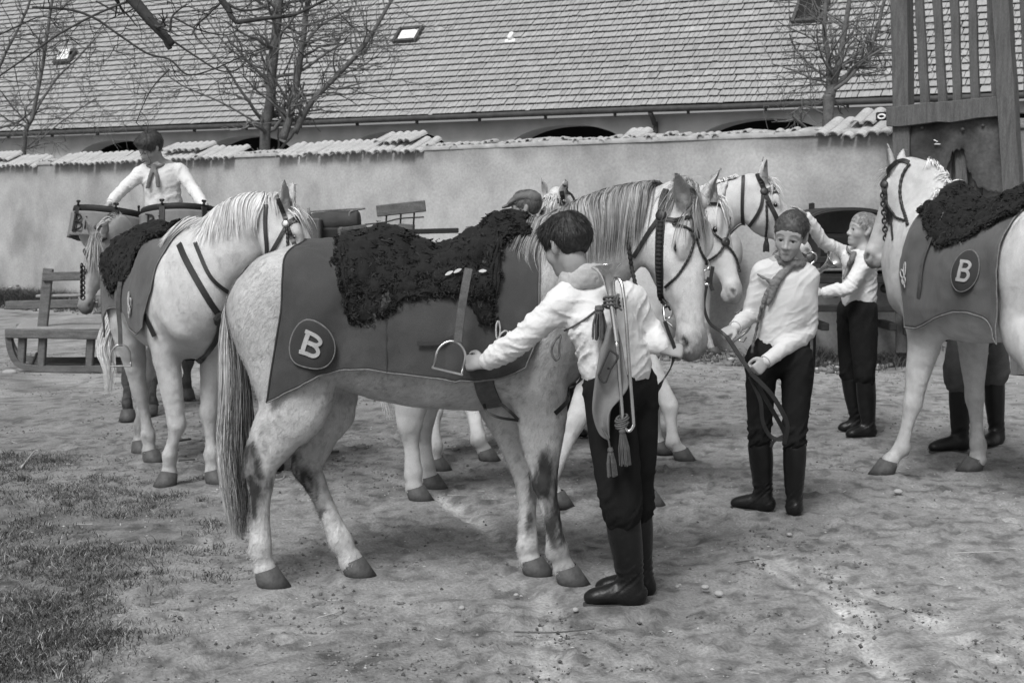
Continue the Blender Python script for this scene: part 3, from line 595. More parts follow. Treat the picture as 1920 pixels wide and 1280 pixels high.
# weeds at the foot of the wall
def weeds():
    rg = np.random.default_rng(14); X = []; Y = []; Hh = []
    for (u0, u1, n, hh) in ((-40, 180, 170, .24), (180, 700, 50, .1), (1500, 1720, 26, .15), (900, 1400, 40, .1)):
        for _ in range(n):
            s = s_of(rg.uniform(u0, u1)); c = w0 + wd * s + wn * (.3 + .9 * rg.random() ** 1.5); k = rg.integers(50, 150); r = .05 + .12 * rg.random(); X.append(c[0] + rg.normal(size=k) * r); Y.append(c[1] + rg.normal(size=k) * r); Hh.append(np.full(k, hh * (.4 + rg.random())))
    x, y, h = map(np.concatenate, (X, Y, Hh)); h = h * (.4 + .8 * rg.random(len(h))); blades('weeds', x, y, h, .007, np.clip(.055 + .03 * rg.normal(size=len(x)), .015, .2), 3, .9)
weeds()

M_rub = mat('rubble_lump', .17, .95, .3, 12, .4, 60, attr=True)
def rubble():                           # heaps of earth and broken plaster along the foot of the wall
    rg = np.random.default_rng(31); v, f = ico(); V = []; C = []
    for (u0, u1, n, hh) in ((-60, 190, 1300, .34), (190, 1480, 900, .05), (1480, 1720, 700, .10)):
        for _ in range(n):
            k = rg.random() ** 1.4; p = w0 + wd * s_of(rg.uniform(u0, u1)) + wn * (.25 + 1.3 * k); top = hh * (1 - k) * (.6 + .8 * noise(p * A([1, 1, 0]), 1.1, 3)); r = .012 + .032 * rg.random() ** 3
            V.append(v * r * (1 + .3 * (rg.random((12, 1)) - .5)) * A([1.2, 1.2, .8]) + A([p[0], p[1], max(0, top) * rg.random() + g_height(p[0], p[1]) + r * .2])); C.append(np.full(12, 2.3 if rg.random() < .08 else rg.uniform(.4, 1.1)))
    n = len(V); F = (f[None] + (np.arange(n) * 12)[:, None, None]).reshape(-1, 3); tag(mk('rubble', np.vstack(V), F, M_rub, None, True, np.concatenate(C), A([0., 15, 0])), kind='stuff')
rubble()
# ------------------------------------------------------------------ horses
def yawR(a): c, s = math.cos(a), math.sin(a); return A([[c, -s, 0], [s, c, 0], [0, 0, 1.]])
class Horse: pass
def horse(name, label, cat, group, root, yaw, legs, poll, hdir, hdor, scale=1.0, vox=.011, coat=None, neckmid=(0, 0, 0), hind=None, ears=((.25, .55), (.25, .55)), headscale=1.0, neckfat=1.0, fat=1.0, openeye=True):
    H = Horse(); R = yawR(yaw); root = A([root[0], root[1], 0.]); sc = scale
    L = lambda x, y, z: root + R @ (A([x, y, z], float) * sc)
    fw, lt, up = R @ A([1., 0, 0]), R @ A([0, 1., 0]), A([0, 0, 1.])
    H.R, H.root, H.L, H.fw, H.lt, H.sc = R, root, L, fw, lt, sc
    H.loc = lambda P: ((np.asarray(P) - root) @ R) / sc
    B = Sdf(vox)
    T = [(-.60, 1.36, 1.00, .19), (-.50, 1.445, .93, .25), (-.38, 1.475, .87, .28), (-.22, 1.47, .83, .285), (-.06, 1.445, .78, .295), (.12, 1.435, .75, .305), (.28, 1.445, .745, .295), (.42, 1.49, .765, .262), (.53, 1.525, .80, .225), (.61, 1.44, .86, .19)]
    H.T = T
    B.chain([L(t[0], 0, (t[1] + t[2]) / 2) for t in T], [(t[3] * fat * sc, (t[1] - t[2]) / 2 * sc) for t in T], lt, .03, 2)
    B.chain([L(.40, 0, 1.46), L(.52, 0, 1.50), L(.62, 0, 1.44)], [(.05 * sc, .06 * sc)] * 3, lt, .06)        # withers
    B.chain([L(.62, .0, 1.02), L(.66, 0, 1.10)], [(.15 * sc, .13 * sc)] * 2, lt, .06)                          # breast
    H.legs = []
    for i, (key, sd, fr) in enumerate((('hl', 1, 0), ('hr', -1, 0), ('fl', 1, 1), ('fr', -1, 1))):
        sp_ = legs.get(key)
        att = L(.50, .135 * sd, 1.10) if fr else L(-.50, .125 * sd, 1.16)
        e0 = L(.40, .15 * sd, .84) if fr else L(-.36, .165 * sd, .90)
        gp = G(*sp_['hoof'][:2], sp_.get('lift', 0)) if len(sp_['hoof']) == 2 else A(sp_['hoof'], float)
        Y = gp[1]; ea = W(*sp_['up'], e0[1]) if 'up' in sp_ else e0
        fet = W(*sp_['fet'], Y) if 'fet' in sp_ else gp + A([0, 0, .14]) - fw * .05
        mid = W(*sp_['mid'], lerp(Y, ea[1], .4)) if 'mid' in sp_ else (gp * .75 + ea * .25) * A([1, 1, 0]) + A([0, 0, (.45 if fr else .53) * sc]) + fw * (.02 if fr else -.08)
        hd = nrm((gp - fet) * A([1, 1, 0]) + fw * .02)
        cor = gp + A([0, 0, .075]) * sc - hd * .022 * sc
        cn = lambda f: lerp(mid, fet, f)
        side = nrm(lt - nrm(mid - ea) * np.dot(lt, nrm(mid - ea)))
        q = sc
        if fr:
            pts = [att, ea, lerp(ea, mid, .5), lerp(ea, mid, .85), mid, cn(.22), cn(.55), cn(.85), fet, lerp(fet, cor, .55), cor]
            wh = [(.085, .16), (.085, .12), (.062, .088), (.050, .064), (.053, .060), (.041, .048), (.034, .041), (.037, .045), (.045, .051), (.037, .041), (.047, .052)]
            B.chain([L(.30, .17 * sd, 1.34), L(.50, .165 * sd, 1.20), L(.60, .14 * sd, 1.02)], [(.055 * q, .11 * q), (.075 * q, .12 * q), (.085 * q, .09 * q)], lt, .07)
            B.ell(L(.64, .10 * sd, 1.00), up, lt, .13 * q, .085 * q, .09 * q, .05); B.chain([L(.36, .245 * sd, 1.30), L(.42, .215 * sd, 1.05), L(.40, .205 * sd, .92)], [.03 * q, .045 * q, .04 * q], lt, .05); B.chain([L(.44, .31 * sd, 1.36), L(.56, .29 * sd, 1.12)], [.03 * q, .03 * q], lt, .07, 1, True)
        else:
            pts = [att, ea, lerp(ea, mid, .45), lerp(ea, mid, .8), mid, cn(.2), cn(.5), cn(.82), fet, lerp(fet, cor, .55), cor]
            wh = [(.105, .2), (.10, .15), (.078, .115), (.055, .083), (.052, .072), (.043, .055), (.036, .044), (.039, .048), (.047, .053), (.038, .042), (.048, .053)]
            B.chain([L(-.54, .13 * sd, 1.30), L(-.60, .14 * sd, 1.12), lerp(L(-.56, .15 * sd, .92), lerp(ea, mid, .3), .4)], [(.10 * q, .12 * q), (.105 * q, .13 * q), (.075 * q, .09 * q)], lt, .08)
            bk = nrm(-fw + .2 * up); B.chain([mid + bk * .022 * q + up * .045 * q, mid + bk * .018 * q, lerp(mid, fet, .25) + bk * .006], [.026 * q, .026 * q, .02 * q], lt, .03)
            B.chain([L(-.20, .335 * sd, 1.26), L(-.24, .33 * sd, 1.02)], [.05 * q, .05 * q], lt, .09, 1, True)
            B.chain([L(-.40, .20 * sd, 1.38), L(-.36, .23 * sd, 1.15), ea + fw * .03], [.04 * q, .05 * q, .06 * q], lt, .07)
            B.chain([lerp(ea, mid, .4) + bk * .07 * q, mid + bk * .03 * q + up * .05 * q], [.022 * q, .017 * q], lt, .03)
        B.chain(pts, A(wh) * q, side, .05, 3)
        B.chain([fet - hd * .018 * q, fet - hd * .03 * q - up * .02 * q], [.024 * q, .02 * q], lt, .025)     # ergot / sesamoid bulge
        for e in (1, -1): B.chain([lerp(mid, fet, .18) + side * e * .046 * q - fw * .016 * q, lerp(mid, fet, .5) + side * e * .042 * q - fw * .014 * q, lerp(mid, fet, .85) + side * e * .043 * q - fw * .014 * q], [.010 * q, .011 * q, .010 * q], lt, .016, 3, True)
        H.legs.append((key, att, ea, mid, fet, cor, gp, hd))
    # neck and head
    a = nrm(hdir); d = nrm(A(hdor) - a * np.dot(hdor, a)); s = np.cross(d, a); poll = A(poll, float); hs = sc * headscale
    H.a, H.d, H.s, H.poll, H.hs = a, d, s, poll, hs
    Hd = lambda x, y, z: poll + (a * x + s * y + d * z) * hs
    H.Hd = Hd
    nb0, nb1 = L(.40, 0, 1.20), L(.60, 0, 1.24); ne = Hd(.03, 0, -.065)
    m1 = lerp(nb1, ne, .36) + A(neckmid) * .9; m2 = lerp(nb1, ne, .70) + A(neckmid)
    NP = [nb0, nb1, m1, m2, ne]; NW = A([(.17, .25), (.135, .225), (.098, .175), (.08, .135), (.07, .105)]) * sc * A([[1, 1], [1, 1], [1, neckfat], [1, neckfat], [1, 1 + .4 * (neckfat - 1)]])
    NS = [lt, lt, nrm(lt * .75 + s * .25), nrm(lt * .4 + s * .6), s]
    B.chain(NP, NW, NS, .06, 4)
    H.neck = cr(np.hstack([NP, NW, NS]), 12)
    st = [(-.01, .035, -.12, .058), (.07, .055, -.17, .078), (.14, .06, -.215, .084), (.21, .052, -.215, .08), (.29, .04, -.175, .064), (.38, .028, -.12, .051), (.46, .02, -.10, .047), (.52, .012, -.097, .051), (.565, -.004, -.095, .05), (.585, -.022, -.088, .04)]
    B.chain([Hd(t[0], 0, (t[1] + t[2]) / 2) for t in st], [(t[3] * hs, (t[1] - t[2]) / 2 * hs) for t in st], s, .04, 3)
    for e in (1, -1):
        B.ell(Hd(.155, .052 * e, -.10), nrm(a - .3 * d), s, .105 * hs, .05 * hs, .09 * hs, .04)     # jowl
        B.chain([Hd(.10, .055 * e, .035), Hd(.165, .073 * e, .028), Hd(.21, .066 * e, .01)], [.024 * hs, .023 * hs, .018 * hs], s, .025)   # brow
        B.chain([Hd(.22, .068 * e, -.035), Hd(.36, .05 * e, -.045)], [.016 * hs, .01 * hs], s, .03)   # facial crest
        B.ell(Hd(.185, .089 * e, .0), a, s, .024 * hs, .016 * hs, .016 * hs, .014, True)             # eye hollow
        B.chain([Hd(.166, .08 * e, .013), Hd(.187, .086 * e, .018), Hd(.206, .078 * e, .008)], [.008 * hs] * 3, s, .008)  # lid
        B.ell(Hd(.535, .043 * e, -.03), a, s, .045 * hs, .018 * hs, .026 * hs, .03)                  # nostril rim
        B.ell(Hd(.548, .060 * e, -.028), nrm(a + .5 * d), s, .026 * hs, .018 * hs, .013 * hs, .012, True)
        B.chain([Hd(.50, .056 * e, -.078), Hd(.60, .03 * e, -.074)], [.006 * hs] * 2, s, .012, 1, True)  # mouth line
        ea_f, ea_s = ears[0] if e > 0 else ears[1]     # lean forward, spread sideways
        b0 = Hd(.02, .05 * e, .035); dr = nrm(-a * .75 + d * (.35 + ea_f) + s * e * ea_s); open_ = nrm(d * .75 + s * e * .55 + a * .25); es = nrm(np.cross(dr, open_))
        B.chain([b0, b0 + dr * .045 * hs, b0 + dr * .09 * hs, b0 + dr * .132 * hs, b0 + dr * .162 * hs], A([(.028, .026), (.037, .028), (.034, .022), (.02, .013), (.005, .005)]) * hs, es, .02)
        B.chain([b0 + dr * .045 * hs + open_ * .03 * hs, b0 + dr * .09 * hs + open_ * .024 * hs, b0 + dr * .145 * hs + open_ * .014 * hs], A([(.018, .02), (.021, .018), (.007, .008)]) * hs, es, .008, 3, True)
    B.ell(Hd(.555, 0, -.102), a, s, .04 * hs, .034 * hs, .022 * hs, .03)                             # chin
    B.run(); H.sdf = B
    V, F = B.net(2); _N = vnormals(V, F); V = V + _N * (.0055 * fbm(V * A([1, 1, .6]), 7, 3, 3) + .0012 * noise(V, 40, 5))[:, None]
    D = {'H': H, 'loc': H.loc(V), 'N': vnormals(V, F)}
    h = ((V - poll) @ np.stack([a, s, d], 1)) / hs; D['hd'] = h
    base = .60 if coat is None else 1
    col = np.full(len(V), .62) if coat is None else coat(V, D)
    mz = sstep(.47, .60, h[:, 0] + .03 * noise(V, 30)) * (np.abs(h[:, 1]) < .12) * (np.abs(h[:, 2] + .04) < .15)
    col = col * (1 - .55 * mz)
    for e in (1, -1):
        r = np.linalg.norm((h - A([.187, .085 * e, .0])) * A([1, 1.3, 1.5]), axis=1); col = col * (1 - .72 * (1 - sstep(.014, .032, r)))
        r = np.linalg.norm((h - A([.548, .058 * e, -.028])) * A([1, 1, 1.4]), axis=1); col = col * (1 - .8 * (1 - sstep(.012, .03, r)))
        b0 = Hd(.02, .05 * e, .035); ef, es_ = ears[0] if e > 0 else ears[1]; dr = nrm(-a * .75 + d * (.35 + ef) + s * e * es_); open_ = nrm(d * .75 + s * e * .55 + a * .25)
        q = (V - b0) / hs; al = q @ dr; inn = (al > .03) & (al < .18) & (np.linalg.norm(q - al[:, None] * dr, axis=1) < .034) & ((D['N'] @ open_) > .15)
        col = np.where(inn, col * .5, col)
    org = A([root[0], root[1], 0]); th = empty(name, org, label, cat, group); H.th = th
    H.coat = (V, D['N'], col); H.body = mk('body', V, F, M_coat, th, True, col, org)
    # hooves and eyes
    for key, att, ea, mid, fet, cor, gp, hd in H.legs:
        m = MB(); rings = []; sd = np.cross(A([0, 0, 1.]), hd); top = cor + A([0, 0, .008]) * sc
        for f, rf, rs, ov in ((0, .050, .047, 0), (.02, .056, .051, 0), (.5, .068, .060, .018), (1, .080, .069, .038), (1.0, .05, .045, .038)):
            c = lerp(top, A([top[0], top[1], gp[2] + .002]), f) + hd * ov * sc; t = np.linspace(0, 2 * np.pi, 18, endpoint=False)
            hh = np.where(np.cos(t) > 0, rf, rf * .82); z = (-.022 * np.cos(t) * (1 - f) - .0) * -.6
            rings.append(c + (hd * (np.cos(t) * hh)[:, None] + sd * (np.sin(t) * rs)[:, None]) * sc + A([0, 0, 1.]) * z[:, None])
        m.grid(A(rings), close=True); m.build('hoof', M_hoof, th, True, gp)
    for e in (1, -1):
        m = MB(); c = Hd(.186, .071 * e, .001); t = np.linspace(0, np.pi, 7); m.lathe(np.stack([.5 - .5 * np.cos(t), np.sin(t) * .0185 * hs], 1), c - s * .0185 * hs, c + s * .0185 * hs, 12)
        m.build('eye', M_eye, th, True, c)
    return H
def fall(roots, d0, length, sdf, off, n=9, grav=.25, wig=.1, seed=0):
    """strands that start along d0, bend down under gravity and lie on the body"""
    N = len(roots); P = np.array(roots, float); D = nrm(d0); out = [P.copy()]; stp = (np.asarray(length) / (n - 1))[:, None]
    for i in range(n - 1):
        w = np.stack([noise(P, 9, seed), noise(P, 9, seed + 5), noise(P, 9, seed + 9)], 1) * wig
        D = nrm(D * (1 - grav) + A([0, 0, -1.]) * grav + w); P = P + D * stp
        if sdf is not None: P = sdf.push(P, off, 2)
        out.append(P.copy())
    return np.stack(out, 1)
def hair_mesh(name, S, sdf, width, mat_, parent, colr, seed=0, org=None, link=True):
    T = nrm(np.gradient(S, axis=1)); rg = np.random.default_rng(seed)
    N = sdf.grad(S.reshape(-1, 3)).reshape(S.shape) if sdf is not None else nrm(rg.normal(size=(len(S), 1, 3)) + np.zeros_like(S))
    N = nrm(N + rg.normal(size=(len(S), 1, 3)) * .45); Sd = nrm(np.cross(T, N))
    w = width * (.6 + .8 * rg.random(len(S))); V, F = ribbons(S, Sd, w)
    c = np.repeat(colr, S.shape[1] * 2)
    return mk(name, V, F, mat_, parent, True, c, org)
def mane(H, side, t0, t1, N, length, width=.005, col=(.2, .5), seed=0, out=.35, grav=.3, name='mane'):
    rg = np.random.default_rng(seed); nk = H.neck; t = (t0 + (t1 - t0) * rg.random(N)) * (len(nk) - 1); i = np.minimum(t.astype(int), len(nk) - 2); f = (t - i)[:, None]
    c = lerp(nk[i], nk[i + 1], f); tan = nrm(nk[i + 1, :3] - nk[i, :3]); sd = nrm(c[:, 5:8]); cr_ = nrm(np.cross(tan, sd)); cr_ *= np.sign(cr_[:, 2:3] + 1e-6)
    r = c[:, :3] + cr_ * (c[:, 4:5] + .04); r = H.sdf.stick(r, .004, 8) + sd * (rg.normal(size=(N, 1)) * .012)
    ln = np.interp((t / (len(nk) - 1)), [t0, t0 + .25 * (t1 - t0), t1], [length * .55, length, length * .9]) * (.55 + .6 * rg.random(N))
    cl = noise(r, 14, seed)                                       # locks
    d0 = cr_ * .16 + sd * side * (out + .25) - A([0, 0, .2]) + tan * (.25 * cl[:, None]) + rg.normal(size=(N, 3)) * .12
    S = fall(r, d0, ln, H.sdf, .006 + .022 * rg.random(N), 11, grav, .17, seed)
    cc = lerp(col[0], col[1], np.clip(.5 + .5 * noise(r, 22, seed + 3) + rg.normal(size=N) * .25, 0, 1))
    return hair_mesh(name, S, H.sdf, width, M_mane, H.th, cc, seed, A([H.root[0], H.root[1], 0]))
def coat_hair(H, N, ln, w, var, seed=2, lift=.0022):
    """the short lie of the coat: fine hairs over the whole body"""
    V, Nn, c = H.coat; rg = np.random.default_rng(seed); i = rg.integers(0, len(V), N); n = Nn[i]; P = V[i] + rg.normal(size=(N, 3)) * .003; P = P - n * (np.sum((P - V[i]) * n, 1))[:, None]
    h = ((P - H.poll) @ np.stack([H.a, H.s, H.d], 1)) / H.hs; hd = ((h[:, 0] > -.02) & (np.abs(h[:, 1]) < .14) & (h[:, 2] > -.3))[:, None]
    g = np.where(hd, H.a, -H.fw * .75 - A([0, 0, .75])) + .5 * np.stack([noise(P, 6, 1), noise(P, 6, 2), noise(P, 6, 3)], 1) + rg.normal(size=(N, 3)) * .22
    t = nrm(g - n * np.sum(g * n, 1)[:, None]); L = (ln * (.5 + rg.random(N)) * np.where(hd[:, 0], .6, 1))[:, None]; S = np.stack([P - n * .0004, P + t * L + n * lift * 1.1], 1)
    sd = nrm(np.cross(t, n)); V2, F = ribbons(S, np.repeat(sd[:, None], 2, 1), w * (.6 + .8 * rg.random(N)))
    lk = noise(P * A([1, 1, .5]), 60, 7); cc = np.clip(c[i] * (1 + var * (rg.normal(size=N) * .6 + lk * .6)), .02, .9)
    return tag(mk('coat_hair', V2, F, M_coat, H.th, True, np.repeat(cc, 4), A([H.root[0], H.root[1], 0])), kind='stuff')
def poll_hair(H, side, N, length, col, seed=4, width=.004):
    rg = np.random.default_rng(seed); r = np.stack([H.Hd(-.10 + .11 * rg.random(), rg.normal() * .014, .03) for _ in range(N)]); r = H.sdf.stick(r, .004, 8)
    S = fall(r, H.s * side * .6 - A([0, 0, .2]) + rg.normal(size=(N, 3)) * .25, length * (.4 + .7 * rg.random(N)), H.sdf, .006 + .02 * rg.random(N), 10, .3, .16, seed)
    return hair_mesh('mane', S, H.sdf, width, M_mane, H.th, lerp(col[0], col[1], np.clip(.5 + rg.normal(size=N) * .3, 0, 1)), seed, A([H.root[0], H.root[1], 0]))
def forelock(H, N, length, d0, col=(.2, .5), seed=3, width=.004):
    rg = np.random.default_rng(seed); r = np.stack([H.Hd(.0 + .05 * rg.random(), rg.normal() * .022, .05) for _ in range(N)])
    r = H.sdf.stick(r, .004, 6); S = fall(r, A(d0) + rg.normal(size=(N, 3)) * .22, length * (.5 + .6 * rg.random(N)), H.sdf, .006 + .015 * rg.random(N), 9, .2, .1, seed)
    cc = lerp(col[0], col[1], np.clip(.5 + rg.normal(size=N) * .35, 0, 1))
    return hair_mesh('forelock', S, H.sdf, width, M_mane, H.th, cc, seed, A([H.root[0], H.root[1], 0]))
def tail(H, guide, rad, N, col=(.2, .5), seed=5, width=.005, colfn=None):
    g = resample(guide, 12); t = np.linspace(0, 1, 12); rg = np.random.default_rng(seed); r = np.interp(t, np.linspace(0, 1, len(rad)), rad)
    o = rg.normal(size=(N, 2)); wv = rg.normal(size=(N, 1)); o *= (np.minimum(np.linalg.norm(o, axis=1, keepdims=True), 1.6) / (np.linalg.norm(o, axis=1, keepdims=True) + 1e-6)) * .62
    le = .55 + .45 * rg.random(N) ** .6; tt = t[None] * le[:, None]; S = np.stack([np.interp(tt, t, g[:, k]) for k in range(3)], -1); rr = np.interp(tt, t, r)
    S = S + (H.fw * o[:, :1])[:, None] * rr[..., None] + (H.lt * o[:, 1:2])[:, None] * rr[..., None]
    S += np.stack([noise(S * A([1, 1, .3]), 8, seed), noise(S * A([1, 1, .3]), 8, seed + 2), 0 * rr], -1) * .055 * (t[None, :, None]); S[..., 0] += .014 * np.sin(tt * 13 + wv * 2) * tt
    S = H.sdf.push(S.reshape(-1, 3), .006, 2).reshape(S.shape)
    cc = colfn(o, rg, N) if colfn else lerp(col[0], col[1], np.clip(.5 + rg.normal(size=N) * .3, 0, 1))
    T = nrm(np.gradient(S, axis=1)); Sd = nrm(np.cross(T, nrm(rg.normal(size=(N, 1, 3)) + np.zeros_like(S)))); V, F = ribbons(S, Sd, width * (.6 + .8 * rg.random(N)))
    return mk('tail', V, F, M_mane, H.th, True, np.repeat(cc, 24), A([H.root[0], H.root[1], 0]))

class Drape:
    """cloth that lies over a horse's back: point(x, s, side) = distance s down the side from the spine at station x"""
    def __init__(D, H, x0, x1, off=.012, nx=64, hang=True, sdf=None):
        D.H = H; sdf = sdf or H.sdf; D.xs = np.linspace(x0, x1, nx); th = np.linspace(0, math.radians(155), 70); D.pr = {}
        zc = np.interp(D.xs, [t[0] for t in H.T], [(t[1] + t[2]) / 2 for t in H.T])
        for sd in (1, -1):
            O = A([[H.L(x, 0, z) for _ in th] for x, z in zip(D.xs, zc)]); dr = A([[H.lt * math.sin(t) * sd + A([0, 0, math.cos(t)]) for t in th]] * nx)
            lo = np.zeros(O.shape[:2]); hi = np.full(O.shape[:2], .85 * H.sc); ts = np.linspace(.04, .75, 90) * H.sc
            val = np.stack([sdf.sample(O + dr * t) for t in ts], -1) - off
            k = np.argmax(val > 0, -1); k = np.where((val > 0).any(-1), k, 60); k = np.maximum(k, 1)
            v0 = np.take_along_axis(val, (k - 1)[..., None], -1)[..., 0]; v1 = np.take_along_axis(val, k[..., None], -1)[..., 0]
            t = ts[k - 1] + (ts[k] - ts[k - 1]) * np.clip(-v0 / (v1 - v0 + 1e-9), 0, 1); P = O + dr * t[..., None]; y = np.abs((P - H.root) @ H.lt)
            if hang:
                ym = np.maximum.accumulate(y, 1) ; sl = np.where(P[..., 2] < (zc[:, None] + .15) * H.sc, 1, 1); y2 = lerp(y, ym, .8)
                P = P + (H.lt * sd) * (y2 - y)[..., None]; P[..., 2] = np.minimum.accumulate(P[..., 2], 1)
            for _ in range(2): P[1:-1] = (P[:-2] + 2 * P[1:-1] + P[2:]) / 4
            s = np.concatenate([np.zeros((nx, 1)), np.cumsum(np.linalg.norm(np.diff(P, axis=1), axis=-1), 1)], 1); D.pr[sd] = (P, s)
    def point(D, x, s, sd):
        x = np.asarray(x, float); s = np.asarray(s, float); P, S = D.pr[sd]; n = len(D.xs); u = np.clip((x - D.xs[0]) / (D.xs[-1] - D.xs[0]), 0, 1) * (n - 1); i = np.minimum(u.astype(int), n - 2); f = u - i
        sg = np.linspace(0, 1.5, 301)
        if not hasattr(D, 'tb'): D.tb = {}
        if sd not in D.tb: D.tb[sd] = A([[np.interp(sg, S[k], P[k, :, c]) for c in range(3)] for k in range(n)])
        tb = D.tb[sd]; v = np.clip(s / 1.5, 0, 1) * 300; j = np.minimum(v.astype(int), 299); g = v - j
        q = lambda a, b: tb[a, :, b]
        r = lerp(lerp(q(i, j), q(i + 1, j), f[..., None]), lerp(q(i, j + 1), q(i + 1, j + 1), f[..., None]), g[..., None])
        r = r + D.H.fw * ((x - np.clip(x, D.xs[0], D.xs[-1])) * D.H.sc)[..., None]; return r
    def s_at(D, x, z, sd):             # distance down the side where the cloth at x reaches height z (world)
        x = np.atleast_1d(np.asarray(x, float)); z = np.broadcast_to(np.asarray(z, float), x.shape); P, S = D.pr[sd]; n = len(D.xs)
        u = np.clip((x - D.xs[0]) / (D.xs[-1] - D.xs[0]), 0, 1) * (n - 1); r = []
        for k, zz in zip(np.round(u).astype(int), z): r.append(np.interp(-zz, -P[k, :, 2], S[k]))
        return A(r)
def cloth(name, D, xr, xf, hem, mat_, parent=None, nu=60, nt=44, fold=.006, seed=0, thick=.006, lift=0.0, sides=(1, -1)):
    """xr(t), xf(t): rear and front edge, t 0 at the spine, 1 at the hem; hem(u, side): distance from spine to hem"""
    u = np.linspace(0, 1, nu); cols = []
    ts = np.linspace(0, 1, nt)
    def half(sd):
        G_ = []
        for t in ts:
            x = lerp(xr(t), xf(t), u); s = t * hem(u, sd); G_.append(D.point(x, s, sd))
        return A(G_)
    if len(sides) == 2: Gd = np.concatenate([half(sides[0])[::-1], half(sides[1])[1:]], 0)
    else: Gd = half(sides[0])
    N = nrm(np.cross(np.gradient(Gd, axis=1), np.gradient(Gd, axis=0))); cen = Gd.mean((0, 1)); N *= np.sign(((Gd - cen) * N).sum(-1).mean())
    w = fbm(Gd * A([1, 1, .35]), 9, 2, seed) * fold + noise(Gd, 30, seed + 2) * fold * .25 + lift
    Gd = Gd + N * (np.maximum(w, -.004) + .004)[..., None]
    a, b = Gd.shape[:2]
    V = np.concatenate([Gd.reshape(-1, 3), (Gd - N * thick).reshape(-1, 3)]); i, j = np.meshgrid(np.arange(a - 1), np.arange(b - 1), indexing='ij'); q = np.stack([i * b + j, i * b + j + 1, (i + 1) * b + j + 1, (i + 1) * b + j], -1).reshape(-1, 4); o = a * b
    edge = [[(r, 0) for r in range(a)], [(a - 1, c) for c in range(b)], [(r, b - 1) for r in range(a - 1, -1, -1)], [(0, c) for c in range(b - 1, -1, -1)]]
    E = [k for e in edge for k in e]; E = [r * b + c for r, c in E]; eq = A([[E[k], E[k + 1], E[k + 1] + o, E[k] + o] for k in range(len(E) - 1) if E[k] != E[k + 1]])
    ob = mk(name, V, [q, q[:, ::-1] + o, eq], mat_, parent, True)
    return ob, Gd, N
# ------------------------------------------------------------------ people
class Person: pass
M_coat2_ = M_coat2 = mat('dark_coat', .035, .95, .2, 10, .3, 300)
def hand(B, wr, d, n, thumb, sz=1.0, curl=(.9, 1.0, .8), spread=.06, k=.006):
    """palm at wr pointing along d, palm facing n, thumb on the side thumb; fingers close towards n"""
    d = nrm(d); n = nrm(A(n) - d * np.dot(n, d)); t = np.cross(d, n); t = t * (1 if np.dot(t, thumb) > 0 else -1)
    kn = wr + d * .080 * sz
    B.chain([wr - d * .01, wr + d * .035 * sz, kn], A([(.024, .019), (.033, .016), (.036, .013)]) * sz, t, .012, 3)
    for i, (o, ln) in enumerate(((.028, .066), (.010, .074), (-.009, .069), (-.027, .055))):
        p = kn + t * o * sz - d * .006; dd = nrm(d + t * (o * spread * 30)); r = (.0092 if i < 3 else .0078) * sz; pts = [p - dd * .02, p]; a = 0
        for q, f in enumerate((.45, .32, .23)):
            a += curl[q] * (1 + .06 * i); v = dd * math.cos(a) + n * math.sin(a); p = p + v * ln * f * sz; pts.append(p)
        B.chain(pts, [r, r, r * .97, r * .92, r * .8], t, k, 2)
    b = wr + d * .02 * sz + t * .022 * sz; c = curl[0]
    p1 = b + (d * .55 + t * .75 + n * .25 * c) * .034 * sz; p2 = p1 + nrm(d * .85 + t * .15 + n * .5 * c) * .030 * sz; p3 = p2 + nrm(d * .8 - t * .25 * c + n * .6 * c) * .024 * sz
    B.chain([b, p1, p2, p3], A([.0135, .0115, .0098, .008]) * sz, t, .01, 2)
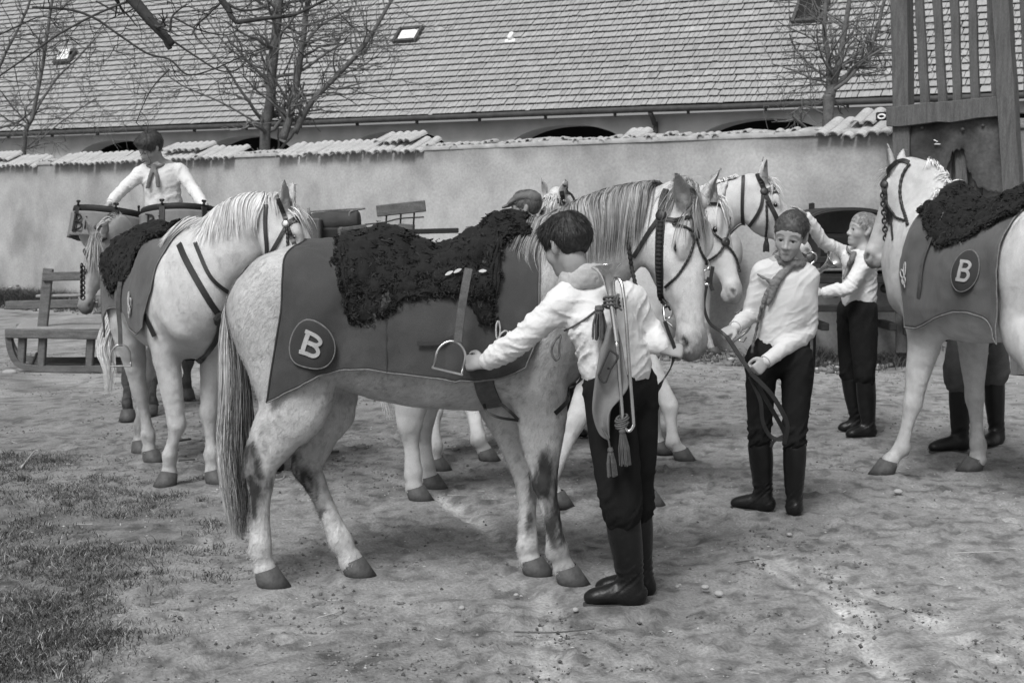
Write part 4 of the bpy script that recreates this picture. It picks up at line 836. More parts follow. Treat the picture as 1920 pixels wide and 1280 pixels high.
def person(name, label, group, root, J, f, u, vox=.006, skin=.36, hairc=(.02, .05), hair='short', shirt=None, trous=None, boots=None, hands=None, build=1.0, faceless=False, hairn=1400, seed=1, fold=1.0, cap=None, collar=True, kn=None, head=1.0, brows=.03):
    P = Person(); P.J = J; root = A([root[0], root[1], root[2] if len(root) > 2 else 0.], float)
    th = empty(name, root, label, 'person', group); P.th = th; org = root
    f = nrm(f); u = nrm(A(u) - f * np.dot(u, f)); s = np.cross(u, f); hc = A(J['head'], float); hs = head      # s: the person's left
    P.f, P.u, P.s, P.hc = f, u, s, hc
    Hd = lambda a, b, c: hc + (f * a + s * b + u * c) * hs
    P.Hd = Hd; b = build
    chest, pel, neck = A(J['chest']), A(J['pel']), A(J['neck']); shl, shr = A(J['sl']), A(J['sr'])
    lat = nrm(shl - shr); latp = nrm(A(J['hl']) - A(J['hr'])); waist = A(J.get('waist', lerp(chest, pel, .55))); latw = nrm(lat + latp)
    B = Sdf(vox)
    B.chain([lerp(shl, shr, .5) * .6 + chest * .4, chest, waist, pel], A([(.135, .085), (.135, .088), (.115, .078), (.13, .09)]) * b, A([lat, lat, latw, latp]), .04, 4)
    B.chain([neck - u * .02, Hd(-.022, 0, -.075), Hd(-.012, 0, -.02)], A([.056, .051, .055]) * b, lat, .03, 3)
    B.chain([shl, lerp(neck, shl, .4) + A([0, 0, .015]), neck, lerp(neck, shr, .4) + A([0, 0, .015]), shr], A([.05, .05, .05, .05, .05]) * b, lat, .04)
    for q in ('l', 'r'):
        B.chain([J['s' + q], lerp(A(J['s' + q]), A(J['e' + q]), .4), J['e' + q], lerp(A(J['e' + q]), A(J['w' + q]), .35), J['w' + q]], A([.05, .045, .036, .037, .024]) * b, lat, .03, 3)
        B.chain([lerp(pel, A(J['h' + q]), .8), J['h' + q], lerp(A(J['h' + q]), A(J['k' + q]), .5), J['k' + q], lerp(A(J['k' + q]), A(J['a' + q]), .35), J['a' + q], lerp(A(J['a' + q]), A(J['t' + q]), .8)], A([.085, .085, .07, .052, .05, .036, .03]) * b, latp, .03, 3)
    # head
    B.ell(Hd(-.008, 0, .04), f, s, .098 * hs, .074 * hs, .08 * hs, .02)
    B.chain([Hd(.02, 0, .02), Hd(.035, 0, -.035), Hd(.044, 0, -.080)], A([(.066, .072), (.056, .058), (.036, .040)]) * hs, s, .025)
    if not faceless:
        B.ell(Hd(.074, 0, -.095), s, f, .02 * hs, .014 * hs, .016 * hs, .015)
        for e in (1, -1):
            B.ell(Hd(.055, .043 * e, -.028), u, s, .026 * hs, .019 * hs, .024 * hs, .02)
            B.chain([Hd(.080, .012 * e, .020), Hd(.078, .036 * e, .026), Hd(.062, .056 * e, .018)], A([.008, .009, .008]) * hs, s, .012)
            B.ell(Hd(.095, .031 * e, -.003), s, f, .016 * hs, .011 * hs, .0095 * hs, .012, True)
            B.chain([Hd(.081, .017 * e, .002), Hd(.086, .031 * e, .0065), Hd(.079, .046 * e, .002)], A([.0052] * 3) * hs, s, .004)
            B.chain([Hd(.081, .019 * e, -.010), Hd(.083, .031 * e, -.013), Hd(.078, .044 * e, -.009)], A([.004] * 3) * hs, s, .004)
            B.ell(Hd(.092, .012 * e, -.041), f, s, .011 * hs, .009 * hs, .008 * hs, .008)
        B.chain([Hd(.082, 0, .012), Hd(.094, 0, -.014), Hd(.106, 0, -.036)], A([(.007, .012), (.008, .012), (.011, .011)]) * hs, s, .01)
        B.chain([Hd(.077, -.021, -.072), Hd(.088, -.008, -.068), Hd(.088, .008, -.068), Hd(.077, .021, -.072)], A([.005, .007, .007, .005]) * hs, u, .008)
        B.chain([Hd(.077, -.019, -.077), Hd(.086, 0, -.081), Hd(.077, .019, -.077)], A([.005, .0075, .005]) * hs, u, .008)
        B.chain([Hd(.088, -.023, -.0745), Hd(.096, 0, -.0745), Hd(.088, .023, -.0745)], A([.0025] * 3) * hs, u, .004, 3, True)
    for e in (1, -1):
        eu = nrm(u - .2 * f); B.chain([Hd(-.004, .074 * e, -.025), Hd(-.014, .082 * e, .005), Hd(-.016, .080 * e, .024)], A([(.008, .012), (.009, .019), (.008, .014)]) * hs, nrm(s + .45 * e * -f), .012)
        B.ell(Hd(-.002, .092 * e, .006), u, s, .014 * hs, .006 * hs, .010 * hs, .005, True)
    for q, h in (hands or {}).items():
        hand(B, A(J['w' + q]), *h[:3], sz=(h[4] if len(h) > 4 else .92), curl=h[3])
    B.run(); V, F = B.net(1); P.sdf = B
    h = ((V - hc) @ np.stack([f, s, u], 1)) / hs; isH = (np.linalg.norm(h, axis=1) < .16)
    c = skin * (1 + .06 * noise(V, 40, 2) + .05 * noise(V, 160, 3))
    if not faceless:
        lip = isH * (h[:, 0] > .06) * np.exp(-(h[:, 1] / .021) ** 4 - ((h[:, 2] + .0745) / .0085) ** 2); c = c * (1 - .36 * lip); ml = isH * (h[:, 0] > .06) * np.exp(-(h[:, 1] / .021) ** 4 - ((h[:, 2] + .0745) / .0028) ** 2); c = c * (1 - .4 * ml)
        ck = sstep(.04, .01, np.linalg.norm((h - A([.07, .045, -.03])) * A([1, 1, 1]), axis=1)) + sstep(.04, .01, np.linalg.norm((h - A([.07, -.045, -.03])), axis=1)); c = c * (1 - .08 * ck * isH)
        for e in (1, -1):
            by = .022 + .006 * (1 - ((np.abs(h[:, 1]) - .034) / .02) ** 2); br = isH * (h[:, 0] > .045) * np.exp(-((h[:, 1] - .034 * e) / .021) ** 4 - ((h[:, 2] - by) / .0048) ** 2) * np.clip(.85 + .3 * noise(V, 260), 0, 1); c = lerp(c, brows, np.clip(br, 0, 1) * .9)
            so = isH * (h[:, 0] > .05) * np.exp(-((h[:, 1] - .031 * e) / .017) ** 4 - ((h[:, 2] + .002) / .010) ** 2); c = c * (1 - .28 * so); la = isH * (h[:, 0] > .05) * np.exp(-((h[:, 1] - .031 * e) / .015) ** 4 - ((h[:, 2] - .0035 + .25 * np.abs(h[:, 1] - .031 * e)) / .0022) ** 2); c = c * (1 - .75 * la)
            ns = isH & (np.linalg.norm(h - A([.101, .009 * e, -.052]), axis=1) < .0075); c = np.where(ns, c * .3, c)
    nails = 0
    P.body = mk('body', V, F, M_skin, th, True, c, org)
    if not faceless:
        for e in (1, -1):
            m = MB(); o = Hd(.0765, .031 * e, -.003); t = np.linspace(0, np.pi, 9); look = nrm(f + A(J.get('look', (0, 0, 0)))); pr = np.stack([.5 - .5 * np.cos(t), np.sin(t) * .0115 * hs], 1)
            m.lathe(pr, o - look * .0115 * hs, o + look * .0115 * hs, 12); Vv = m.V[0]; al = (Vv - o) @ look / (.0115 * hs); m.C = [np.where(al > .90, .008, np.where(al > .70, .05, .34)).reshape(-1, 1)]
            m.build('eye', M_skin, th, True, o, col=True)
    # hair
    if hair:
        Hs = Sdf(vox); gr = .010 if hair == 'short' else .017
        Hs.ell(Hd(-.014, 0, .046), f, s, (.098 + gr) * hs, (.074 + gr) * hs, (.08 + gr) * hs, .01)
        Hs.chain([Hd(-.055, 0, .02), Hd(-.052, 0, -.035)], A([(.062 + gr, .05 + gr * .5), (.050, .036)]) * hs, s, .03)
        if hair != 'short': Hs.chain([Hd(.075, -.04, .085), Hd(.085, .0, .093), Hd(.07, .045, .08)], A([.025, .03, .028]) * hs, s, .03)
        ft = -.02 if hair == 'short' else -.005
        Hs.chain([Hd(.16, -.03, -.03 + ft), Hd(.16, .03, -.03 + ft)], A([(.1, .093)] * 2) * hs, s, .02, 1, True)         # face left open
        for e in (1, -1): Hs.ell(Hd(.015, .105 * e, -.035), f, s, .065 * hs, .05 * hs, .048 * hs, .012, True)         # round the ears
        Hs.ell(Hd(-.04, 0, -.118), f, s, .12 * hs, .12 * hs, .075 * hs, .015, True)
        Hs.run(); V, F = Hs.net(1); N = vnormals(V, F); hn = noise(V, 55, seed) * .5 + noise(V, 120, seed + 1) * .5; V = V + N * (hn * (.0015 if hair == 'short' else .005))[:, None]
        cc = lerp(hairc[0], hairc[1], np.clip(.45 + .5 * noise(V, 90, 5), 0, 1)); ho = mk('hair', V, F, M_hair, th, True, cc, org)
        rg = np.random.default_rng(seed); ii = rg.integers(0, len(V), hairn); ii = ii[((V[ii] - hc) @ f < (.055 if hair == 'short' else .09) * hs) & ((V[ii] - hc) @ u > .0)]; hairn = len(ii); r = V[ii]; nn = N[ii]; crown = Hd(-.06, .01, .13); d0 = nrm((r - crown) - nn * np.sum((r - crown) * nn, 1)[:, None]) + nn * .05 + rg.normal(size=(hairn, 3)) * .13
        if hair == 'short': d0 = d0 * .6 + (nrm(f) * .35 + s * .3) * (((r - hc) @ u) > .06 * hs)[:, None]
        S = fall(r - nn * .003, d0, (.022 if hair == 'short' else .030) * (.5 + rg.random(hairn)), Hs, .001, 5, .05, .16, seed)
        T = nrm(np.gradient(S, axis=1)); Sd = nrm(np.cross(T, nrm(np.repeat(nn[:, None], 5, 1) + rg.normal(size=(hairn, 1, 3)) * .3))); Vh, Fh = ribbons(S, Sd, .0020 * (.6 + .8 * rg.random(hairn)))
        mk('hair_strands', Vh, Fh, M_hair, ho, True, np.repeat(lerp(hairc[0], hairc[1] * 1.25, rg.random(hairn)), 10), org); tag(bpy.data.objects[-1] if False else ho.children[0], kind='stuff')
    def wrinkle(V, F, amp, joints, seed, ends=()):
        N = vnormals(V, F); w = fbm(V * A([1, 1, .8]), 11, 2, seed) * .5; 
        for c, ax, r, fr in joints:
            q = V - A(c); dd = np.linalg.norm(q, axis=1); a_ = nrm(ax); al = q @ a_; pe = q - al[:, None] * a_; sk = pe @ nrm(np.cross(a_, A([.3, 1, .2]))) * (.9 if seed % 2 else -.9)
            X_ = np.stack([(al + sk) * fr * .42 + .5 * noise(V, 14, seed + 3), pe @ nrm(np.cross(a_, A([1, .2, .3]))) * 10, pe @ nrm(np.cross(a_, A([.3, 1, .2]))) * 10], 1)
            w += np.exp(-(dd / (r * 1.25)) ** 2) * (np.clip(1 - np.abs(noise(X_, 1.0, seed + int(abs(c[0]) * 50) % 9)) * 2.3, 0, 1) ** 2 * 2.4 - .7)
        for e in ends: w = w * (1 - np.exp(-(np.linalg.norm(V - A(e), axis=1) / .07) ** 4))
        return V + N * (w * amp)[:, None]
    # shirt
    if shirt:
        Sh = Sdf(vox * 1.2); i = shirt.get('ease', .016); bl = shirt.get('blouse', .02); wl = shirt.get('len', .5)
        top = lerp(shl, shr, .5) * .65 + chest * .35; hem = lerp(waist, pel, wl)
        Sh.chain([top, chest, lerp(chest, waist, .6), lerp(waist, hem, .7), hem], A([(.138 + i, .088 + i), (.140 + i, .095 + i), (.128 + i + bl * .5, .088 + i + bl * .5), (.122 + i + bl, .085 + i + bl), (.118 + i, .080 + i)]) * b, A([lat, lat, latw, latw, latp]), .03, 4)
        nb_ = neck - A([0, 0, .042]); Sh.chain([shl, lerp(nb_, shl, .5) + A([0, 0, .022]), nb_, lerp(nb_, shr, .5) + A([0, 0, .022]), shr], A([.058, .056, .060, .056, .058]) * b, lat, .035)
        js = []; cuffs = []
        for q in ('l', 'r'):
            s_, e_, w_ = A(J['s' + q]), A(J['e' + q]), A(J['w' + q]); ad = nrm(w_ - e_)
            ce = w_ - ad * shirt.get('cuffback', .015)
            Sh.chain([s_ * .93 + chest * .07, s_, lerp(s_, e_, .45), e_, lerp(e_, ce, .5), lerp(e_, ce, .82), ce - ad * .03, ce], A([.060, .060, .055, .049, .047, .044, .036, .034]) * b * shirt.get('sleeve', 1), lat, .035, 3)
            js += [(e_, ad, .09, 75), (lerp(e_, w_, .75), ad, .08, 70), (s_ * .8 + chest * .2, nrm(e_ - s_), .10, 60)]
            cuffs.append((ce, ad))
        js += [(lerp(waist, hem, .5), (0, 0, 1), .13, 55), (lerp(chest, waist, .7) + lat * .1, nrm(lat * .4 + A([0, 0, 1.])), .12, 45)]
        if collar:
            fw_ = nrm(np.cross(lat, A([0, 0, 1.]))); cu = nrm(A([0, 0, 1.]) + fw_ * .18); cb = neck - cu * .012
            Sh.chain([cb - cu * .012, cb + cu * .030], A([(.066, .064), (.060, .058)]) * b, lat, .006, 1)
            for e in (1, -1): Sh.chain([cb + cu * .020 + fw_ * .060 + lat * e * .008, cb - cu * .004 + fw_ * .066 + lat * e * .030, cb - cu * .030 + fw_ * .066 + lat * e * .044], A([(.016, .008), (.020, .007), (.006, .005)]) * b, nrm(cu + lat * e * .5), .005)
        Sh.run(); V, F = Sh.net(1); V = wrinkle(V, F, .0036 * fold * shirt.get('fold', 1), js, seed, [c_[0] for c_ in cuffs])
        P.shirt = mk('shirt', V, F, shirt.get('mat', M_shirt), th, True, None, org); P.shs = Sh
        if shirt.get('mat', M_shirt) is not M_coat2_:
            for ce, ad in cuffs:
                m = MB(); m.lathe([(0, .034 * b), (.04, .0385 * b), (.5, .0395 * b), (.97, .0385 * b), (1, .0365 * b), (.98, .033 * b), (.5, .031 * b)], ce - ad * .048, ce + ad * .012, 18); m.V[0] += ((noise(m.V[0], 30, 3) * .002)[:, None]); m.build('cuff', shirt.get('mat', M_shirt), P.shirt, True, org)
    if trous:
        Tr = Sdf(max(vox * 1.5, .008)); tm = trous.get('mat', M_trous); js = []; bg = trous.get('bag', .02); wl = lerp(waist, pel, .35); 
        Tr.chain([wl, lerp(waist, pel, .75), pel], A([(.130, .092), (.142, .105), (.145, .112)]) * b, A([latw, latp, latp]), .03, 4)
        for q in ('l', 'r'):
            h_, k_, a_ = A(J['h' + q]), A(J['k' + q]), A(J['a' + q]); bt = lerp(k_, a_, trous.get('end', .22)); fwd = nrm(A(J['t' + q]) - a_)
            Tr.chain([h_ + A([0, 0, .02]), h_, lerp(h_, k_, .5), k_ - (a_ - k_) * .05, lerp(k_, bt, .6), bt], A([(.088, .105), (.09, .108), (.080 + bg * .5, .092 + bg * .5), (.064 + bg, .070 + bg), (.062 + bg * .9, .066 + bg * .9), (.052, .055)]) * b, latp, .03, 4)
            js += [(k_, nrm(a_ - k_), .12, 50), (lerp(k_, bt, .8), nrm(a_ - k_), .07, 90), (h_, nrm(h_ - k_ + fwd * .1), .11, 45)]
        Tr.run(); V, F = Tr.net(1); V = wrinkle(V, F, .005 * fold, js, seed + 20); P.trous = mk('trousers', V, F, tm, th, True, None, org)
    if boots:
        for q in ('l', 'r'):
            k_, a_, t_ = A(J['k' + q]), A(J['a' + q]), A(J['t' + q]); gz = min(t_[2], a_[2]) ; gz = J.get('ground', 0.0); top = lerp(k_, a_, boots.get('top', .14)); fd = nrm((t_ - a_) * A([1, 1, 0])); sd = np.cross(A([0, 0, 1.]), fd); Bt = Sdf(max(vox * 1.2, .0068))
            hl = A([a_[0], a_[1], gz]) - fd * .035; z = lambda p, h: A([p[0], p[1], gz + h]); toe = A([t_[0], t_[1], gz])
            m_ = lerp(hl, toe, .5)
            Bt.chain([top, lerp(top, a_, .35), lerp(top, a_, .75), lerp(top, a_, .93), z(a_, .055)], A([(.064, .070), (.062, .068), (.052, .058), (.046, .053), (.044, .052)]) * b, sd, .02, 4)
            Bt.chain([z(hl + fd * .01, .05), z(hl + fd * .05, .055), z(lerp(hl, toe, .55), .052), z(lerp(hl, toe, .8), .045), z(toe - fd * .02, .040)], A([(.038, .044), (.040, .055), (.045, .044), (.046, .036), (.036, .028)]) * b, sd, .025, 4)
            Bt.run(); V, F = Bt.net(1); V[:, 2] = np.maximum(V[:, 2], gz + .014); V = wrinkle(V, F, .0034, [(lerp(top, a_, .9), (0, 0, 1), .07, 95), (a_, (0, 0, 1), .06, 110)], seed + 40)
            bo = mk('boot', V, F, boots.get('mat', M_boot), th, True, None, org)
            m = MB(); n = 24; tt = np.linspace(0, 2 * np.pi, n, endpoint=False); Lh = np.linalg.norm(toe - hl); cx = np.cos(tt); sy = np.sin(tt); pr = hl + fd * ((.5 + .54 * cx) * Lh)[:, None] + sd * (sy * np.interp(.5 + .5 * cx, [0, .3, .7, 1], [.036, .032, .047, .040]) * b * 1.04)[:, None]
            m.grid(A([pr + A([0, 0, zz - pr[0, 2]]) for zz in (gz + .004, gz + .018)]), close=True); m.add(np.vstack([pr * A([1, 1, 0]) + A([0, 0, gz + .018])]), A([list(range(n))])); m.box(z(hl + fd * .028, .008), (.065, .066, .012), np.stack([fd, sd, A([0, 0, 1.])], 1), .003)
            m.build('sole', M_sole, bo, False, org)
    return P
# ------------------------------------------------------------------ tack
def on_body(H, uv, off=.004, n=None, sm=2, sdf=None):
    sdf = sdf or H.sdf; uv = A(uv, float); L = np.linalg.norm(np.diff(uv, axis=0), axis=1).sum(); n = n or int(max(8, L / 5)); P = sdf.cast(cr(uv, 6) if len(uv) > 2 else resample(np.c_[uv, 0 * uv[:, :1]], 10)[:, :2], off); P = resample(P, n)
    for _ in range(sm): P[1:-1] = (P[:-2] + 2 * P[1:-1] + P[2:]) / 4; P = sdf.stick(P, off, 2)
    return P
def mirror(H, P):
    h = (P - H.poll) @ np.stack([H.a, H.s, H.d], 1); h[:, 1] *= -1; return H.sdf.stick(H.poll + h @ np.stack([H.a, H.s, H.d]), .004, 6)
def around(H, x, z0=-.02, n=40):       # closed loop round the head at station x
    t = np.linspace(0, 2 * np.pi, n); c = H.Hd(x, 0, -.07); P = c + (H.s * np.cos(t)[:, None] + H.d * np.sin(t)[:, None]) * .30 * H.hs
    return H.sdf.stick(H.sdf.march(P, c - P, .004), .004, 4)
def bridle(H, label, parts, rosettes=(), bits=(), group='bridles', width=1.0, thick=.006):
    th = empty('bridle', H.poll, label, 'bridle', group)
    for nm, uv, w, *o in parts:
        o = o[0] if o else ''
        P = on_body(H, uv) if o != 'free' else cr(A([W(u, v, y) for u, v, y in uv]), 6)
        N = H.sdf.grad(P) if o != 'free' else nrm(np.cross(np.gradient(P, axis=0), A([.3, .2, .9])))
        if o == 'cord' or o == 'braid':
            m = MB(); r = w / 2 * (1 + .14 * np.sin(np.arange(len(resample(P, len(P) * 4))) * 1.1)) if True else w; P4 = resample(P, len(P) * 4); m.tube(P4 + (H.sdf.grad(P4) * w * .3), r, 6); m.build(nm, M_leather if o == 'cord' else M_rope, th, True)
        else:
            m = strap(P, N, w, thick); 
            if o == 'both': Q = mirror(H, P); strap(Q, H.sdf.grad(Q), w, thick, m)
            m.build(nm, M_leather, th, False)
    for uv, r, mt in rosettes:
        P = H.sdf.cast([uv], .006)[0]; n = H.sdf.grad(P[None])[0]; m = MB(); m.lathe([(0, r), (.5, r), (.75, r * .9), (1, r * .55), (1.02, .001)], P, P + n * .014, 20); m.build('rosette', mt, th, True)
    for c, r, nrm_ in bits:
        c = A(c); n = nrm(nrm_); u = nrm(np.cross(n, A([0, .1, 1.]))); w_ = np.cross(n, u); t = np.linspace(0, 2 * np.pi, 22); m = MB(); m.tube(c + (u * np.cos(t)[:, None] + w_ * np.sin(t)[:, None]) * r, .0045, 6, False); m.build('bit_ring', M_metal, th, True)
    return th
def tassel(nm, top, L, r, mt, th, dirn=(0, 0, -1), seed=0):
    d = nrm(dirn); rg = np.random.default_rng(seed); u = nrm(np.cross(d, A([.2, 1, .1]))); w = np.cross(d, u); m = MB(); m.lathe([(0, .002), (.02, r * .5), (.12, r * .6), (.2, r * .42), (.24, r * .5)], top, A(top) + d * L, 10)
    for k in range(34):
        a = rg.random() * 6.28; q = r * (rg.random() ** .5); o = u * math.cos(a) * q + w * math.sin(a) * q; p0 = A(top) + d * L * .18 + o * .45; p1 = A(top) + d * L * .55 + o * .9; p2 = A(top) + d * L * (.93 + .1 * rg.random()) + o; m.tube([p0, p1, p2], .0028, 4)
    m.build(nm, mt, th, False)
def fleece(H, D, x0, x1, hem, label, bump=None, seed=0, N=16000, width=.008, ln=.045, sides=(1, -1), parent=None, base=.014):
    """curly black sheepskin over the saddle: hide plus locks"""
    th = empty('sheepskin', H.L((x0 + x1) / 2, 0, 1.5), label, 'sheepskin', 'sheepskins over the saddles')
    nu, nt = 70, 50; u = np.linspace(0, 1, nu); x = lerp(x0, x1, u); rows = []
    pt = lambda xx, ss, sd: D.point(xx, ss, sd)
    for sd in sides:
        r = A([pt(x, hem(x, sd) * t, sd) for t in np.linspace(0, 1, nt)]); rows.append(r)
    Gd = np.concatenate([rows[0][::-1], rows[1][1:]], 0) if len(rows) > 1 else rows[0]
    sd_s = np.concatenate([np.linspace(1, 0, nt), np.linspace(0, 1, nt)[1:]]) if len(rows) > 1 else np.linspace(0, 1, nt)
    hm = np.concatenate([np.tile(hem(x, sides[0]), (nt, 1)), np.tile(hem(x, sides[-1]), (nt - 1, 1))], 0) if len(rows) > 1 else np.tile(hem(x, sides[0]), (nt, 1))
    sdist = sd_s[:, None] * hm; N_ = H.sdf.grad(Gd.reshape(-1, 3)).reshape(Gd.shape); upw = A([0, 0, 1.]) * np.exp(-(sdist / .16) ** 2)[..., None]
    lift = base + .018 * fbm(Gd, 20, 3, seed); b = bump(x)[None, :] * np.exp(-(sdist / .22) ** 2) if bump else 0 * sdist
    Gd = Gd + N_ * lift[..., None] + (A([0, 0, 1.]) * b[..., None])
    m = MB(); m.grid(Gd); ho = m.build('hide', M_fleece, th, True, None); c = ho.data.color_attributes.new('Col', 'FLOAT_COLOR', 'POINT'); c.data.foreach_set('color', np.full(len(ho.data.vertices) * 4, .5, np.float32))
    md = ho.modifiers.new('thick', 'SOLIDIFY'); md.thickness = .015; md.offset = 0
    rg = np.random.default_rng(seed); a, bb = Gd.shape[:2]; i = rg.random(N) * (a - 1.001); j = rg.random(N) * (bb - 1.001); ed = rg.random(N) < .12; j = np.where(ed & (rg.random(N) < .4), np.where(rg.random(N) < .5, 0.01, bb - 1.02), j); i = np.where(ed & (rg.random(N) < .6), np.where(rg.random(N) < .5, 0.01, a - 1.02), i)
    i0, j0 = i.astype(int), j.astype(int); fi, fj = (i - i0)[:, None], (j - j0)[:, None]
    P = lerp(lerp(Gd[i0, j0], Gd[i0 + 1, j0], fi), lerp(Gd[i0, j0 + 1], Gd[i0 + 1, j0 + 1], fi), fj); nn = nrm(H.sdf.grad(P) + upw[i0, j0])
    tg = nrm(np.cross(nn, np.stack([noise(P, 20, seed), noise(P, 20, seed + 1), noise(P, 20, seed + 2)], 1) + rg.normal(size=(N, 3)) * .4)); d = nrm(nn * .75 + tg * .6 + A([0, 0, -.35])); tg2 = np.cross(nn, tg); L = ln * (.5 + .9 * rg.random(N)); n = 5; S = [P - nn * .004]
    for k in range(n - 1):
        d = nrm(d * .55 + tg * .75 * math.cos(k * 1.9) + tg2 * .75 * math.sin(k * 1.9) - nn * .13 * k * .5 + A([0, 0, -.08]) + rg.normal(size=(N, 3)) * .12); S.append(S[-1] + d * (L / (n - 1))[:, None])
    S = np.stack(S, 1); T = nrm(np.gradient(S, axis=1)); Sd = nrm(np.cross(T, nrm(nn[:, None] * .5 + rg.normal(size=(N, 1, 3)) + 0 * S))); V, F = ribbons(S, Sd, width * (.6 + .8 * rg.random(N)))
    tag(mk('fleece_locks', V, F, M_fleece, th, True, np.repeat(np.clip(1 + rg.normal(size=N) * .6 + .5 * noise(P, 26, 3), .25, 3.4), n * 2)), kind='stuff')
    return th, Gd
def trim(D, Gd, rows_, nm, th, mt, w=.012, t=.006):   # cord sewn along an edge of a cloth
    P = np.vstack([Gd[r] for r in rows_]) if isinstance(rows_[0], int) else rows_[0]
    P = resample(P, max(20, int(np.linalg.norm(np.diff(P, axis=0), axis=1).sum() / .02))); m = MB(); m.tube(P, w / 2, 6, False); m.build(nm, mt, th, True)
def badge(D, H, x, s, sd, rx, ry, tilt, th, letter_tilt=None, scale=1.0, lift=.016, letter=M_letter):
    """round patch with a felt slab-serif B, sewn on the cloth"""
    flip = 1 if np.dot(np.cross(H.fw, A([0, 0, 1.])), H.lt * sd) < 0 else -1
    def pt(a, b, o):                   # a forward along horse, b up the side
        ca, sa = math.cos(tilt), math.sin(tilt); xx = x + (a * ca - b * sa); ss = s - (a * sa + b * ca); P = D.point(A(xx), A(ss), sd); e = .01
        t1 = D.point(A(xx) + e, A(ss), sd) - D.point(A(xx) - e, A(ss), sd); t2 = D.point(A(xx), A(ss) + e, sd) - D.point(A(xx), A(ss) - e, sd); n = nrm(np.cross(t1, t2)); n = n * np.sign((n @ H.lt) * sd)[..., None] if n.ndim > 1 else n * np.sign((n @ H.lt) * sd)
        return P + n * o
    t = np.linspace(0, 2 * np.pi, 40); m = MB(); rings = []
    for r, o in ((1.0, lift - .008), (1.0, lift + .004), (.94, lift + .007), (.6, lift + .007), (.3, lift + .007), (.01, lift + .007)): rings.append(pt(rx * r * np.cos(t), ry * r * np.sin(t), o))
    m.grid(A(rings)); bo = m.build('badge', M_cloth_d, th, True)
    m = MB(); m.tube(pt(rx * np.cos(t), ry * np.sin(t), lift + .003), .004, 6, False); m.build('badge_piping', M_trim, bo, True)
    # letter B from sheets of felt; f = direction of reading
    f = -flip; k = ry * scale
    def stroke(path, w, closed=False):
        Q = cr(A(path, float), 6) if len(path) > 2 else resample(np.c_[A(path, float), [0, 0]], 8)[:, :2]
        P = pt(Q[:, 0] * k * f, Q[:, 1] * k, lift + .007); Pn = pt(Q[:, 0] * k * f, Q[:, 1] * k, lift + .03) - P; strap(P, Pn, w * k, .005, m)
    m = MB(); stroke([(-.26, -.62), (-.26, .62)], .26); stroke([(-.42, .55), (-.1, .56), (.16, .55), (.33, .43), (.34, .28), (.2, .1), (-.15, .05)], .2); stroke([(-.15, .03), (.2, .03), (.38, -.12), (.40, -.32), (.26, -.52), (-.02, -.56), (-.42, -.55)], .21)
    m.build('letter', letter, bo, False)
    return bo
def monogram(D, H, x, s, sd, k, th, mt=M_cord_l, lift=.02):
    t = np.linspace(0, 1, 60); P = lambda a, b: D.point(x + a * k, s - b * k, sd) + H.lt * sd * lift; m = MB()
    loops = [np.stack([.10 * np.sin(t * 2 * np.pi) - .05, .55 + .45 * np.cos(t * 2 * np.pi)], 1), np.stack([.2 + .22 * np.cos(t * 2 * np.pi), .25 + .25 * np.sin(t * 2 * np.pi) + .15 * np.cos(t * 2 * np.pi)], 1), np.stack([.02 + .18 * np.cos(t * 2 * np.pi), -.18 + .26 * np.sin(t * 2 * np.pi)], 1), np.stack([.1 * np.sin(t * 5), .1 - .75 * t], 1)]
    for q in loops: m.tube(P(q[:, 0], q[:, 1]), .0042, 5, False)
    m.build('cord_monogram', mt, th, True)
def stirrup(label, P, iron_top, iron_w, iron_h, facing, th_group='stirrups', lw=.028):
    """P leather path (list of points), arch iron hanging from iron_top, facing = normal of the arch"""
    th = empty('stirrup', P[0], label, 'stirrup', th_group); f = nrm(facing); Pc = cr(A(P), 6); strap(Pc, np.tile(f, (len(Pc), 1)), lw, .005).build('stirrup_leather', M_strap, th)
    d = nrm(A(iron_top) - A(P[-2])); u = -d; s = nrm(np.cross(f, u)); t = np.linspace(0, np.pi, 16); c = A(iron_top) - u * iron_h * .46
    arc = [c - s * iron_w / 2 - u * iron_h * .5] + [c - s * math.cos(a) * iron_w / 2 * (1 - .12 * math.sin(a)) + u * math.sin(a) * iron_h * .46 for a in t] + [c + s * iron_w / 2 - u * iron_h * .5]
    m = MB(); m.tube(A(arc), .0055, 8); m.build('stirrup_arch', M_metal, th, True)
    m = MB(); m.box(c - u * iron_h * .52, (iron_w + .014, .034, .009), np.stack([s, f, u], 1), .003); m.build('tread', M_metal, th); return th
